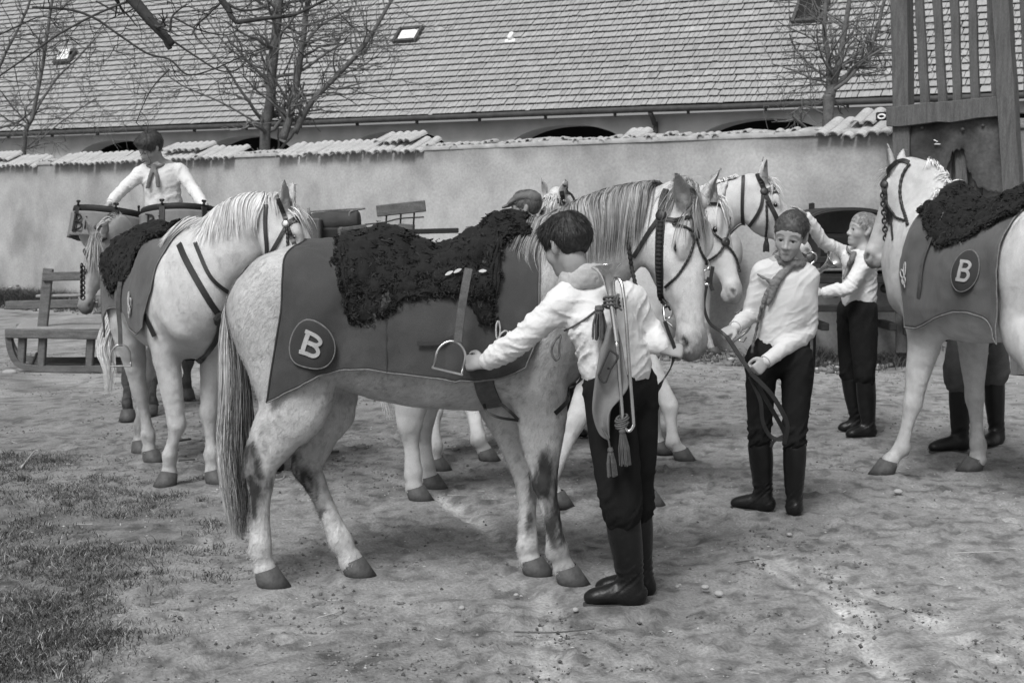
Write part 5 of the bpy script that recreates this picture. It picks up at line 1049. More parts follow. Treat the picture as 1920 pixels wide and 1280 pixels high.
# ------------------------------------------------------------------ bugles, kerchiefs
def bugle(label, bell_c, axis, L, rb, loop_dir, group='bugles', cords=True, bend=.30):
    """natural trumpet: flared bell, cone, long bow and mouthpipe alongside"""
    th = empty('bugle', bell_c, label, 'bugle', group); ax = nrm(axis); lp = nrm(A(loop_dir) - ax * np.dot(loop_dir, ax)); b = A(bell_c, float); m = MB()
    f = np.linspace(0, 1, 26); r = .0075 + (rb - .0075) * (.80 * np.exp(-f * 16) + .20 * np.exp(-f * 5)); prof = np.stack([f, r], 1)
    ins = np.stack([f[:18][::-1], (r[:18] - .0022)[::-1]], 1); m.lathe(np.vstack([ins, [(-.003, r[0])], prof]), b, b + ax * L, 24); m.build('bell', M_brass, th, True)
    m = MB(); e = b + ax * L; w = .030; a = np.linspace(0, np.pi, 14); bow = e + lp * w * (1 - np.cos(a))[:, None] + ax * (w * np.sin(a))[:, None]; up = bow[-1] - ax * L * .80
    bow2 = up + lp * w * .9 * (1 - np.cos(a))[:, None] - ax * (w * np.sin(a))[:, None]; m.tube(np.vstack([bow, [lerp(bow[-1], up, .5)], bow2[:1]]), .0062, 8); m.build('tube', M_brass, th, True)
    m = MB(); t2 = bow2[-1]; m.tube(np.vstack([bow2, [t2 + ax * L * .5], [t2 + ax * L * (.80 + bend)]]), .0058, 8); m.build('mouthpipe', M_brass, th, True)
    m = MB(); q = t2 + ax * L * (.80 + bend); m.lathe([(0, .006), (.2, .009), (.25, .0065), (.7, .0085), (.9, .013), (1, .0135), (1.0, .009)], q - ax * .02, q + ax * .055, 14); m.build('mouthpiece', M_brass, th, True)
    return th
def scarf(P, J, th, mt, r=.028, front=None, tails=(), name='kerchief', v=.005, fold=.006, dz=.0, fr=.084):
    """rolled neckerchief round the collar with hanging ends"""
    n = A(J['neck']); u, f, s = P.u, P.f, P.s; lat = nrm(A(J['sl']) - A(J['sr'])); fw = nrm(np.cross(lat, A([0, 0, 1.]))); S = Sdf(v); t = np.linspace(0, 2 * np.pi, 20)
    ring = n + A([0, 0, dz]) + lat * (np.cos(t) * .078)[:, None] + fw * (np.sin(t) * np.where(np.sin(t) > 0, fr, .074))[:, None] + A([0, 0, 1.]) * (-.022 * np.sin(t))[:, None]; S.chain(ring, [(r, max(r * .38, .011))] * 20, (0, 0, 1), .01, 2)
    for pts, w in tails: S.chain(pts, w, lat, .014, 5)
    S.run(); V, F = S.net(1); N = vnormals(V, F); V = V + N * (fbm(V, 30, 2, 4) * fold * .5 + fold * .9 * (.6 - np.abs(noise(V * A([1.5, 1.5, .8]) + .4 * V[:, 2:3], 52, 8))) )[:, None]
    return mk(name, V, F, mt, th, True)
# ------------------------------------------------------------------ timber gate on the right
M_gate = mat('weathered_timber', .105, .9, .3, 6, .5, 60, fine=.3, stretch=(6, 6, .6)); M_tar = mat('stained_sheet', .06, .85, .5, 3.5, .4, 30, fine=.2, attr=True)
YG = W(1650, 242, WRy)[1] - .55
gate = empty('timber_gate', W(1790, 600, YG) * A([1, 1, 0]), 'tall weathered timber gate of vertical slats at the right, tarred sheet nailed below', 'gate')
def gp(u, v, o=0.0): d = ray(u, v); n = A([-wd[1], wd[0], 0]); q = W(1690, 400, YG); t = ((q - CAMP) @ n) / (d @ n); return CAMP + d * t + wn * o
def plank(nm, a, b, w, t, off=0.0, mt=M_gate, seed=0):
    p0, p1 = gp(*a, off), gp(*b, off); n = 10; P = lerp(p0, p1, np.linspace(0, 1, n)[:, None]); ax = nrm(p1 - p0); s = nrm(np.cross(ax, wn)); m = MB(); rg = np.random.default_rng(seed); wv = w * (1 + .04 * rg.normal(size=n)); j = rg.normal(size=n) * .004; b_ = min(.006, t * .3); rings = []
    for i in range(n):
        c = P[i] + s * j[i]; h = wv[i] / 2; rings.append([c - s * h + wn * (t / 2 - b_), c - s * (h - b_) + wn * t / 2, c + s * (h - b_) + wn * t / 2, c + s * h + wn * (t / 2 - b_), c + s * h - wn * t / 2, c - s * h - wn * t / 2])
    m.grid(A(rings), close=True); m.add(A(rings[0]), A([list(range(5, -1, -1))])); m.add(A(rings[-1]), A([list(range(6))])); return m.build(nm, mt, gate, False, P[0])
plank('post', (1690, -60), (1700, 660), .18, .16, .0, seed=1); plank('post', (1882, -60), (1910, 420), .17, .13, .10, seed=2); plank('post', (1906, 418), (1922, 700), .18, .14, .06, seed=3)
for k, (u, w) in enumerate(((1724, .092), (1758, .088), (1791, .084), (1825, .084), (1860, .092), (1921, .08))): plank('slat', (u - 6, -60), (u + 10, 420 if k in (2, 3) else 236), w, .045, -.03, seed=10 + k)
plank('slat', (1770, 236), (1776, 560), .12, .045, -.03, seed=31); plank('slat', (1800, 236), (1806, 560), .12, .045, -.035, seed=32); plank('slat', (1716, 270), (1722, 620), .13, .045, -.03, seed=33)
plank('rail', (1672, 221), (1892, 200), .21, .05, .11, seed=41); plank('rail', (1690, 560), (1935, 580), .16, .06, .11, seed=42)
def sheet():
    us = np.linspace(1712, 1896, 60); bot = np.interp(us, [1712, 1745, 1760, 1768, 1776, 1782, 1788, 1790, 1813, 1815, 1835, 1896], [306, 312, 318, 310, 322, 312, 300, 282, 280, 312, 352, 368]) + 3 * np.random.default_rng(3).normal(size=60); g = []
    for u, b in zip(us, bot): g.append([gp(u, lerp(232 - (u - 1712) * .09, b, f), .05 + .012 * math.sin(u * .11) + .01 * math.sin(f * 7 + u * .05)) for f in np.linspace(0, 1, 24)])
    g = A(g); c = 1 + .55 * fbm(g, 2.2, 4, 5) + .5 * sstep(.2, .8, noise(g, 1.4, 9)); m = MB(); m.grid(g, np.clip(c, .25, 3).ravel()); o = m.build('tarred_sheet', M_tar, gate, True, None, True); md = o.modifiers.new('t', 'SOLIDIFY'); md.thickness = .008
    m = MB()
    for u, v in ((1735, 240), (1810, 243), (1848, 236), (1806, 205), (1850, 202)): m.lathe([(0, .018), (1, .014), (1.01, .001)], gp(u, v, .07), gp(u, v, .085), 10)
    m.build('nail_heads', M_hoof, gate, True); m = MB(); P = [gp(u, v, .068) for u, v in ((1756, 263), (1763, 266), (1757, 271), (1768, 271))]; m.tube(A(P), .006, 5); m.build('chalk_mark', M_pane, gate)
sheet()
m = MB(); m.box(gp(1667, 219, .1), (.20, .03, .09), np.stack([wd, wn, A([0, 0, 1.])], 1), .01); m.build('latch', M_leather, gate); m = MB(); c = gp(1663, 220, .13); t = np.linspace(0, 2 * np.pi, 14); m.tube(c + wd * .04 * np.cos(t)[:, None] + A([0, 0, .022]) * np.sin(t)[:, None], .010, 6, False); m.build('latch_ring', M_pane, gate, True)
# ------------------------------------------------------------------ wooden sledge on the left
M_old = mat('old_wood', .125, .9, .3, 8, .5, 70, fine=.3, stretch=(1, 4, 4)); M_oldl = mat('pale_wood', .25, .9, .25, 8, .5, 70, fine=.25, stretch=(1, 4, 4))
sl = empty('sledge', G(100, 700), 'old wooden sledge with plank deck and a back rail, left by the wall', 'sledge')
SY = G(90, 698)[1]
def sp3(u, v, dY): return W(u, v, SY + dY)
def board(nm, a, b, w, t, up, mt, par=sl, bev=.008): m = MB(); m.beam(a, b, w, t, up, bev); return m.build(nm, mt, par, False, A(a))
Z = A([0, 0, 1.])
rn = lambda dy: cr(A([sp3(18, 642, dy) * A([1, 1, 0]) + Z * .36, sp3(24, 668, dy) * A([1, 1, 0]) + Z * .20, sp3(40, 688, dy) * A([1, 1, 0]) + Z * .08, sp3(80, 700, dy) * A([1, 1, 0]) + Z * .04, sp3(180, 700, dy) * A([1, 1, 0]) + Z * .04, sp3(260, 700, dy) * A([1, 1, 0]) + Z * .04]), 5)
for dy in (0.0, .85): P = rn(dy); strap(P, np.tile(A([0, -1., 0]), (len(P), 1)), .065, .05).build('runner', M_old, sl)
for dy in (0.0, .85):
    for u in (40, 78, 168, 236): b = sp3(u, 690, dy) * A([1, 1, 0]); board('upright', b + Z * .06, b + Z * .40 + A([.03, 0, 0]), .07, .07, (0, 1, 0), M_old)
for u in (40, 78, 168, 236): board('crossbeam', sp3(u, 690, -.06) * A([1, 1, 0]) + Z * .385, sp3(u, 690, .92) * A([1, 1, 0]) + Z * .385, .08, .07, (0, 0, 1), M_old)
for k in range(6): y = .02 + k * .155; x0, x1 = sp3(34 + k * 2, 650, y) * A([1, 1, 0]), sp3(262, 650, y) * A([1, 1, 0]); board('deck_plank', x0 + Z * .445, x1 + Z * .445, .145, .03, (0, 0, 1), M_oldl)
board('side_beam', sp3(12, 660, -.05) * A([1, 1, 0]) + Z * .40, sp3(250, 660, -.05) * A([1, 1, 0]) + Z * .38, .07, .09, (0, 0, 1), M_old); board('side_beam', sp3(14, 640, .92) * A([1, 1, 0]) + Z * .62, sp3(152, 640, .92) * A([1, 1, 0]) + Z * .64, .07, .09, (0, 0, 1), M_old)
board('back_post', sp3(78, 632, .1), sp3(91, 503, .15), .10, .05, (0, 1, 0), M_old); board('back_post', sp3(215, 632, .1), sp3(222, 505, .15), .10, .05, (0, 1, 0), M_old)
board('back_rail', sp3(80, 519, .10), sp3(235, 515, .10), .03, .09, (0, 0, 1), M_old); board('back_rail', sp3(68, 555, .16), sp3(235, 552, .16), .05, .03, (0, 0, 1), M_oldl); board('leg_brace', sp3(58, 690, .0), sp3(70, 660, .0), .025, .025, (0, 1, 0), M_leather)
M_iron = mat('dark_iron', .02, .6, .3, 20, .3, 80)
def wheel(c, R_, ax, par, n=12, w=.05, mt=None):
    ax = nrm(ax); u = nrm(np.cross(ax, Z)); v = np.cross(ax, u); t = np.linspace(0, 2 * np.pi, 33)[:-1]; m = MB()
    ring = lambda r, o: c + (u * np.cos(t)[:, None] + v * np.sin(t)[:, None]) * r + ax * o
    m.grid(np.stack([ring(R_, -w / 2), ring(R_, w / 2), ring(R_ - .05, w / 2), ring(R_ - .05, -w / 2), ring(R_, -w / 2)]), close=True); wo = m.build('wheel', mt or M_old, par, False, c)
    m = MB(); m.lathe([(0, .05), (.2, .08), (.8, .08), (1, .04), (1.01, .001)], c - ax * .11, c + ax * .11, 14); m.build('hub', mt or M_old, wo, True, c)
    for k in range(n): a = 2 * np.pi * k / n; d = u * math.cos(a) + v * math.sin(a); m = MB(); m.beam(c + d * .07, c + d * (R_ - .045), .035, .028, ax); m.build('spoke', mt or M_old, wo, False, c)
# ------------------------------------------------------------------ wagon with roll and bench, centre left
wg = empty('wagon', W(650, 520, 14.2) * A([1, 1, 0]), 'dark wagon seat with rolled tarpaulin and a plank bench-back on iron rods', 'wagon'); YW = 14.2
m = MB(); m.lathe([(0, .001), (0, .085), (.03, .10), (.5, .108), (.97, .10), (1, .085), (1, .001)], W(585, 418, YW), W(674, 413, YW - .05), 16); m.build('canvas_roll', mat('tarpaulin', .05, .8, .3, 8, .4, 60), wg, True)
m = MB(); m.box(W(625, 458, YW + .1), (.60, .5, .34), None, .02); m.build('wagon_box', M_iron, wg); m = MB(); m.box(W(592, 432, YW - .1), (.14, .4, .24), None, .015); m.build('side_panel', M_gate, wg)
m = MB(); m.tube(cr(A([W(576, 397, YW), W(640, 393, YW), W(684, 391, YW)]), 6), .009, 6); m.tube([W(578, 390, YW), W(582, 410, YW)], .015, 6); m.tube(cr(A([W(684, 391, YW - .02), W(660, 396, YW - .1), W(655, 402, YW - .12), W(655, 422, YW - .12)]), 6), .009, 6); m.tube([W(647, 393, YW), W(647, 401, YW)], .008, 6); m.build('hand_rail', M_trim, wg, True)
m = MB(); m.beam(W(640, 430, YW - .15), W(684, 424, YW - .1), .3, .035, Z); m.build('seat_board', M_gate, wg); m = MB(); m.box(W(655, 450, YW - .05), (.20, .3, .26), None, .02); m.build('seat_box', M_gate, wg)
m = MB(); R9 = A([W(798, 384, YW) - W(706, 398, YW)]); m.beam(W(706, 396, YW), W(798, 386, YW), .03, .115, Z, .008); m.build('bench_back', M_old, wg)
m = MB()
for u, v in ((725, 402), (752, 399), (777, 396)): m.tube([W(u, v - 4, YW + .02), W(u - 2, v + 34, YW + .02)], .010, 6)
m.tube(cr(A([W(684, 421, YW), W(720, 417, YW), W(750, 410, YW), W(795, 407, YW)]), 6), .008, 6); m.build('iron_rods', M_iron, wg, True)
m = MB(); m.beam(W(748, 424, YW), W(776, 426, YW), .3, .05, Z); m.build('bench_seat', M_old, wg); board('wagon_pole', W(640, 438, YW - .3), W(860, 432, YW - .3), .05, .05, Z, M_iron, wg)
board('bed_board', W(640, 470, YW), W(900, 466, YW), .9, .12, Z, M_gate, wg)
for x, y in ((620, -.5), (620, .7), (860, -.5), (860, .7)): p = W(x, 500, YW); wheel(A([p[0], YW + y, .45]), .45, (0, 1, 0), wg, 12, .05, M_gate)
for x in (620, 860): p = W(x, 500, YW); board('axle', A([p[0], YW - .5, .45]), A([p[0], YW + .7, .45]), .08, .08, Z, M_iron, wg); board('bolster', A([p[0], YW - .3, .8]), A([p[0], YW + .5, .8]), .12, .66, Z, M_gate, wg)
# ------------------------------------------------------------------ dark hooded carriage by the wall on the right
cg = empty('carriage', W(1600, 600, 15.0) * A([1, 1, 0]), 'dark hooded carriage standing by the wall behind the fair-haired boy', 'carriage'); YC = 14.9
hood = []
for dy in np.linspace(0, 1.1, 6):
    top = cr(A([W(1490, 440, YC + dy), W(1512, 414, YC + dy), W(1545, 399, YC + dy), W(1592, 394, YC + dy), W(1640, 398, YC + dy), W(1672, 412, YC + dy), W(1684, 440, YC + dy), W(1684, 478, YC + dy)]), 5); top[:, 0] = W(1590, 400, YC)[0] + (top[:, 0] - W(1590, 400, YC + dy)[0]) * (1 - .04 * dy); top[:, 2] = CAM_H + (top[:, 2] - CAM_H) * YC / (YC + dy); hood.append(top)
m = MB(); m.grid(A(hood)); o = m.build('hood', mat('oilcloth', .016, .5, .3, 6, .3, 40), cg, True); md = o.modifiers.new('t', 'SOLIDIFY'); md.thickness = .03
m = MB(); m.tube(hood[0], .014, 6); m.build('hood_rim', M_iron, cg, True)
pc = W(1600, 470, YC + .55); m = MB(); m.box(pc + A([.02, 0, -.02]), (.95, 1.0, .42), None, .04); m.build('carriage_body', mat('carriage_paint', .012, .4, .2, 8), cg); m = MB(); m.box(pc + A([0.05, .45, .30]), (.9, .1, .5), None, .04); m.build('seat_back', M_iron, cg)
for v, dz in ((487, 0), (525, 0), (578, 0)): board('shaft', W(1500, v, YC - .1), W(1712, v, YC - .1), .07, .07, Z, M_iron, cg)
board('crossbar', W(1520, 506, YC - .12), W(1700, 504, YC - .12), .04, .03, Z, M_trim, cg)
for x in (1545, 1672):
    for dy in (1.15,): p = W(x, 560, YC + dy); wheel(A([W(x, 560, YC)[0], YC + dy, .42]), .42, (0, 1, 0), cg, 12, .05, M_iron)
    board('axle', A([W(x, 560, YC)[0], YC - .1, .42]), A([W(x, 560, YC)[0], YC + 1.2, .42]), .08, .08, Z, M_iron, cg)
for u, v, r in ((1560, 545, .07), (1600, 560, .06), (1655, 540, .05), (1590, 515, .05)):
    p = W(u, v, YC + .02); m = MB(); m.lathe([(0, r * .6), (.3, r), (.7, r), (1, r * .5), (1.01, .001)], p, p + A([.03, -.12, 0]), 12); m.build('spring_shackle', M_iron, cg, True)
for u in (1618, 1700): board('carriage_post', W(u, 480, YC - .12) , W(u, 628, YC - .12), .07, .07, (0, 1, 0), M_iron, cg)
tr = empty('trestle', G(1705, 646), 'pale wooden trestle block with a dark prop beside the right-hand horse', 'trestle'); YT = G(1705, 646)[1]
m = MB(); m.box(W(1718, 578, YT), (.44, .34, .20), None, .015); m.build('trestle_head', M_old, tr); m = MB(); m.box(W(1712, 618, YT) , (.24, .24, .37), None, .012); m.build('trestle_leg', M_old, tr); board('trestle_peg', W(1664, 584, YT), W(1690, 584, YT), .09, .08, Z, M_old, tr)
# ------------------------------------------------------------------ the near grey horse
def coat1(V, D):
    l = D['loc']; n = fbm(V, 7, 4, 1); f = noise(V, 70, 2); sp = noise(V, 150, 9)
    c = .53 + .07 * n + .05 * sstep(1.1, .8, l[:, 2]) + .035 * f  # lower body painted lighter to offset the shade falling on it
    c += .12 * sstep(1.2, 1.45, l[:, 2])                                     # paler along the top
    c -= .17 * sstep(.1, .7, noise(V, 105, 4) * .7 + .5 * noise(V, 52, 14)) * sstep(1.4, 1.0, l[:, 2])      # flecks
    dk = 0
    # dark stains on hocks, cannons and knees, where the photograph shows them
    for u, v, Y, rx, rz, a, sl in ((466, 868, 5.98, .056, .10, 1.8, -.10), (478, 930, 5.98, .044, .12, 1.6, -.1), (562, 880, 6.32, .075, .09, 1.5, .35), (583, 950, 6.32, .042, .15, 1.6, .42), (628, 980, 6.32, .022, .10, .7, .35), (497, 960, 5.98, .018, .09, .5, 0),
            (1028, 905, 6.02, .060, .11, 1.5, .08), (1040, 985, 6.0, .038, .15, 1.7, .10), (1052, 1050, 6.0, .05, .04, 1.1, 0), (998, 905, 6.3, .026, .12, .9, -.05), (992, 960, 6.3, .022, .10, .8, 0), (1040, 850, 6.02, .03, .05, .5, 0), (500, 800, 5.95, .05, .05, .4, 0)):
        p = W(u, v, Y); r = V - p; b = np.exp(-((r[:, 0] + sl * r[:, 2]) / rx) ** 2 - (r[:, 2] / rz) ** 2) * (np.abs(r[:, 1]) < .16)
        dk = np.maximum(dk, sstep(.0, .85, a * b + .45 * (b > .05) * fbm(V * A([1, 1, .35]), 30, 4, 7)) * min(a * 1.15, 1))
    H = D['H']
    dk = np.clip(dk, 0, 1) * np.clip(1.0 + .8 * fbm(V * A([1, 1, .25]), 45, 3, 17), .4, 1)
    c = c * (1 - .90 * dk)
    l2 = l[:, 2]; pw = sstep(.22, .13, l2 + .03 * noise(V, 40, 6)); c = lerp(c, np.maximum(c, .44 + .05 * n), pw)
    h = D['hd']; hm = (np.abs(h[:, 1]) < .13) & (h[:, 0] > -.02) & (h[:, 2] > -.25) & (h[:, 2] < .1)
    c = np.where(hm, c + .07, c)
    return np.clip(c, .02, .8)
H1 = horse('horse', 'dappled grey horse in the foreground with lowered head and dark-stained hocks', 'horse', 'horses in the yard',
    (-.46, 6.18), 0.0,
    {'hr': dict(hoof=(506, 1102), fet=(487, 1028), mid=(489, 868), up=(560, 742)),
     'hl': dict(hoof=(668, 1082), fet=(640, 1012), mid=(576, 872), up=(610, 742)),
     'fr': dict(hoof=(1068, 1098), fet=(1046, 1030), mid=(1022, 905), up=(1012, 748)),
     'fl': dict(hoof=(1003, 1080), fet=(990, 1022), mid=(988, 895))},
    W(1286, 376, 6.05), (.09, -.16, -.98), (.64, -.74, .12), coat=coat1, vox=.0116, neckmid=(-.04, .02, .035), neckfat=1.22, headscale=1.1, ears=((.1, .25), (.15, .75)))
mane(H1, -1, .10, .99, 3800, .36, .0034, (.06, .36), 1, .3, .38)
poll_hair(H1, -1, 500, .20, (.12, .42), 4, .0034)
forelock(H1, 100, .19, A([-.75, -.12, -.45]), (.12, .42))
tail(H1, [W(466, 505, 6.2), W(437, 560, 6.2), W(436, 640, 6.18), W(445, 760, 6.15), W(452, 900, 6.12), W(455, 1010, 6.1)], [.02, .045, .065, .075, .06, .02], 3600, (.15, .5), 5, .0030,
     colfn=lambda o, rg, N: np.clip(np.where(o[:, 0] + .25 * rg.normal(size=N) > .0, .09, .36) + rg.normal(size=N) * .12, .02, .6))
coat_hair(H1, 80000, .020, .0020, .18)
def hemfun(D, pxs, Y, side_sym=True):  # hem measured in the photograph on the near side -> distance down the side at each station
    H = D.H; q = A([H.loc(W(u, v, Y)) for u, v in pxs]); o = np.argsort(q[:, 0]); q = q[o]; s = {}
    xs = np.linspace(D.xs[0], D.xs[-1], 80); zz = np.interp(xs, q[:, 0], q[:, 2]) * H.sc
    near = -1 if (H.lt @ A([0, 1., 0])) > 0 else 1
    for sd in (1, -1): s[sd] = D.s_at(xs, zz, sd)
    return lambda x, sd: np.interp(x, xs, s[sd])
D1 = Drape(H1, -.84, .66, .010)
YN = 5.90; lx = lambda u: float(H1.loc(W(u, 600, YN))[0]); lxs = lambda u: float(H1.loc(W(u, 460, 6.16))[0])
hz = hemfun(D1, [(440, 760), (497, 757), (540, 735), (600, 704), (640, 694), (690, 691), (730, 697), (800, 706), (850, 713), (900, 714), (940, 709), (985, 690), (1020, 660), (1100, 640)], YN)
xr1 = lambda t: np.interp(t, [0, .25, .55, 1], [lxs(574), lxs(548), lx(528), lx(497)]); xf1 = lambda t: np.interp(t, [0, .3, .8, 1], [lxs(1004), lx(1012), lx(1010), lx(985)])
def hem1(u, sd):
    x = lerp(xr1(1.0), xf1(1.0), np.asarray(u, float)); return hz(x, sd)
cl1 = empty('horse_cloth', H1.L(0, 0, 1.4), 'dark cloth on the foreground grey horse, round B badge over the hind leg', 'horse cloth', 'cloths on the horses')
ob, Gd1, N1 = cloth('cloth_sheet', D1, xr1, xf1, hem1, M_cloth, cl1, 110, 60, .013, 3, .006)
nt1 = Gd1.shape[0]
for nm, P in (('hem_piping', Gd1[0]), ('hem_piping', Gd1[-1])): trim(D1, Gd1, [P], nm, cl1, M_trim, .008)
trim(D1, Gd1, [Gd1[:, 0]], 'edge_piping', cl1, M_cloth_d, .009); trim(D1, Gd1, [Gd1[:, -1]], 'edge_piping', cl1, M_trim, .008)
def place(D, H, u, v, Y, sd=-1):
    p = H.loc(W(u, v, Y)); return float(p[0]), float(D.s_at([p[0]], [p[2] * H.sc], sd)[0])
x, s = place(D1, H1, 585, 645, 5.88); badge(D1, H1, x, s, -1, .088, .102, -.30, cl1, None, .78)
badge(D1, H1, x, s, 1, .088, .102, .30, cl1, None, .78)
x, s = place(D1, H1, 936, 640, 5.88); monogram(D1, H1, x, s, -1, .085, cl1)
m = MB(); x, s = place(D1, H1, 725, 600, 5.88); ss = np.linspace(s - .10, float(hz(x, -1)), 24); P = D1.point(np.full(24, x), ss, -1) + A([0, -.014, 0]); strap(P, np.tile(A([0, -1., 0]), (24, 1)), .006, .003, m)
m.build('seam', M_cloth_d, cl1)
x, s = place(D1, H1, 810, 642, 5.88); P = D1.point(np.linspace(x - .06, x + .09, 16), np.full(16, s), -1) + A([0, -.014, 0]); strap(P, np.tile(A([0, -1., 0]), (16, 1)), .018, .004).build('pocket_flap', M_cloth_d, cl1)
hf = hemfun(D1, [(636, 490), (648, 560), (656, 588), (672, 600), (705, 601), (730, 582), (760, 562), (800, 552), (850, 552), (876, 556), (892, 585), (905, 606), (922, 606), (928, 560), (935, 470), (960, 452), (990, 440)], 5.93)
hfs = lambda x, sd: hf(x, sd)
bump1 = lambda x: np.interp(x, [lxs(640), lxs(680), lxs(718), lxs(742), lxs(775), lxs(815), lxs(850), lxs(885), lxs(930), lxs(960), lxs(990)], [.0, .025, .065, .065, .028, .002, .012, .032, .048, .030, .0])
fl1, GF1 = fleece(H1, D1, lxs(640), lxs(986), hfs, 'curly black sheepskin over the saddle of the foreground grey horse', bump1, 1, 22000, .0074, .058)
m = MB()
for u, v in ((842, 510), (858, 508), (905, 508)):
    p = H1.loc(W(u, v, 5.9)); s = D1.s_at([p[0]], [p[2]], -1)[0]; P = D1.point(np.linspace(p[0] - .016, p[0] + .016, 6), np.full(6, s), -1) + A([0, -.05, 0]); strap(P, np.tile(A([0, -1, .1]), (6, 1)), A([.004, .01, .014, .014, .01, .004]), .004, m)
m.build('torn_edge', mat('raw_hide', .55, .9, .1, 30), fl1)
# girth, breast strap under the chest, stirrup
gi = empty('girth', H1.L(.30, -.3, .8), 'wide grey girth strap under the belly of the foreground grey horse', 'girth')
P = on_body(H1, [(905, 705), (912, 735), (925, 762)], .006); strap(P, H1.sdf.grad(P), .085, .006).build('girth_strap', M_strap, gi)
br = empty('martingale', H1.L(.45, -.2, .8), 'thin black strap looped between the forelegs of the foreground grey horse', 'strap')
m = MB(); strap(cr(A([W(908, 757, 6.0), W(912, 770, 5.97), W(935, 782, 5.96), W(972, 788, 5.99)]), 8), A([[0, -1, .2]] * 25), .012, .004, m); strap(cr(A([W(938, 756, 5.99), W(955, 770, 5.97), W(972, 787, 5.98)]), 8), A([[0, -1, .2]] * 17), .014, .004, m); m.build('strap_loop', M_leather, br)
P = on_body(H1, [(1040, 775), (1060, 755), (1080, 725), (1096, 695)], .006); strap(P, H1.sdf.grad(P), .02, .005).build('breast_strap', M_leather, br)
stirrup('steel stirrup held by the boy, hanging from its leather on the foreground horse', [W(879, 503, 5.80), W(871, 545, 5.77), W(864, 590, 5.76), W(858, 642, 5.75)], W(852, 640, 5.75), .118, .125, (.05, -1, .0), lw=.034)
# bridle
B1 = bridle(H1, 'dark braided bridle on the lowered head of the foreground grey horse', [
    ('crownpiece', [(1250, 356), (1243, 372), (1239, 400)], .03), ('cheek_strap', [(1240, 400), (1238, 440), (1237, 490), (1239, 540), (1243, 585)], .040, 'both'), ('cheek_braid', [(1240, 415), (1238, 460), (1237, 500), (1240, 540), (1243, 580)], .026, 'braid'),
    ('browband', [(1240, 407), (1262, 413), (1290, 410), (1318, 402)], .018), ('throat_strap', [(1236, 410), (1212, 443), (1194, 472), (1187, 482)], .020),
    ('noseband', [(1262, 420), (1285, 426), (1304, 441)], .012, 'cord'), ('noseband', [(1304, 441), (1314, 428), (1322, 414)], .012, 'cord'), ('noseband', [(1302, 446), (1296, 470), (1284, 497), (1266, 522), (1248, 538)], .012, 'cord'), ('noseband', [(1306, 446), (1312, 470), (1320, 485), (1328, 497)], .012, 'cord')],
    [((1240, 404), .024, M_leather), ((1304, 441), .022, M_leather)], [], thick=.008)
m = MB(); c0 = H1.sdf.cast([(1243, 583), (1246, 600)], .012); t = np.linspace(0, 2 * np.pi, 20)
m.tube(c0[0] + A([.0, 0, -.015]) + A([.022, 0, 0]) * np.cos(t)[:, None] + A([0, -.006, .03]) * np.sin(t)[:, None], .004, 6, False); m.tube([c0[0] + A([-.02, -.005, .01]), c0[0] + A([-.016, -.008, -.05]), c0[1] + A([-.004, -.01, -.03]), c0[1] + A([.012, -.012, -.05])], .0055, 6); m.build('bit', M_metal, B1, True)
rein = empty('rein', W(1262, 640, 5.78), 'black rein running from the bit into the foreground boy\'s right hand', 'rein')
m = MB(); P = cr(A([W(1246, 602, 5.80), W(1254, 625, 5.80), W(1264, 652, 5.80), W(1262, 676, 5.82), W(1252, 700, 5.92), W(1238, 722, 6.04), W(1231, 734, 6.02)]), 8); strap(P, np.tile(A([.5, -1, .2]), (len(P), 1)), .016, .004, m)
P = cr(A([W(1265, 662, 5.82), W(1256, 690, 5.95), W(1240, 715, 6.10), W(1228, 736, 6.06)]), 8); strap(P, np.tile(A([.8, -1, .1]), (len(P), 1)), .014, .004, m); m.build('rein_strap', M_leather, rein)
nr = empty('neck_rope', W(1190, 400, 5.9), 'dark twisted neck rope with tassel hanging beside the foreground horse\'s jaw', 'rope')
P = np.vstack([on_body(H1, [(1194, 388), (1181, 425), (1179, 460), (1184, 500)], .008)]); P = np.vstack([P, cr(A([P[-1], W(1192, 535, 6.02), W(1200, 556, 6.04)]), 5)[1:]]); m = MB(); P4 = resample(P, 120); m.tube(P4, .0085 * (1 + .16 * np.sin(np.arange(120) * 1.0)), 7); m.build('rope', M_rope, nr, True)
tassel('tassel', P[-1], .09, .022, M_rope, nr, (.2, 0, -1), 2)
# ------------------------------------------------------------------ the white horse on the left, turned towards the camera
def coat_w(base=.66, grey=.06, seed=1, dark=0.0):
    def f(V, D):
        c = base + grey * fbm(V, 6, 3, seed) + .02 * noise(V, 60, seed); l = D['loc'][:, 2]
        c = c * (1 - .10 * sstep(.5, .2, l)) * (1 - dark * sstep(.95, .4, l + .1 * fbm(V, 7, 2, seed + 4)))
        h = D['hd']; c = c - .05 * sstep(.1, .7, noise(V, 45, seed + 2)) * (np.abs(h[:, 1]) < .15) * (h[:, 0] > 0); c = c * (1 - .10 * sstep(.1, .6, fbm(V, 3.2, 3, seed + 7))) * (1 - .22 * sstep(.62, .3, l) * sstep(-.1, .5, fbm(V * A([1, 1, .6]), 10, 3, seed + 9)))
        return np.clip(c, .03, .85)
    return f
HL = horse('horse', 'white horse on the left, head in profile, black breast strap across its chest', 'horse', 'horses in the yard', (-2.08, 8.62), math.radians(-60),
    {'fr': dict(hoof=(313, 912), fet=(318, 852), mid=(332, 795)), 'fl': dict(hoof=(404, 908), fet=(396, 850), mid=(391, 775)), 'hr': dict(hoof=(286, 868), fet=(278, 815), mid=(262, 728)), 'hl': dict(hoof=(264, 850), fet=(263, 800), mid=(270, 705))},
    W(525, 392, 7.72), (.55, -.12, -.82), (.80, -.10, .55), coat=coat_w(.66, .06, 3), vox=.0138, neckmid=(.02, -.02, .06), neckfat=1.25, ears=((.25, .2), (.3, .35)))
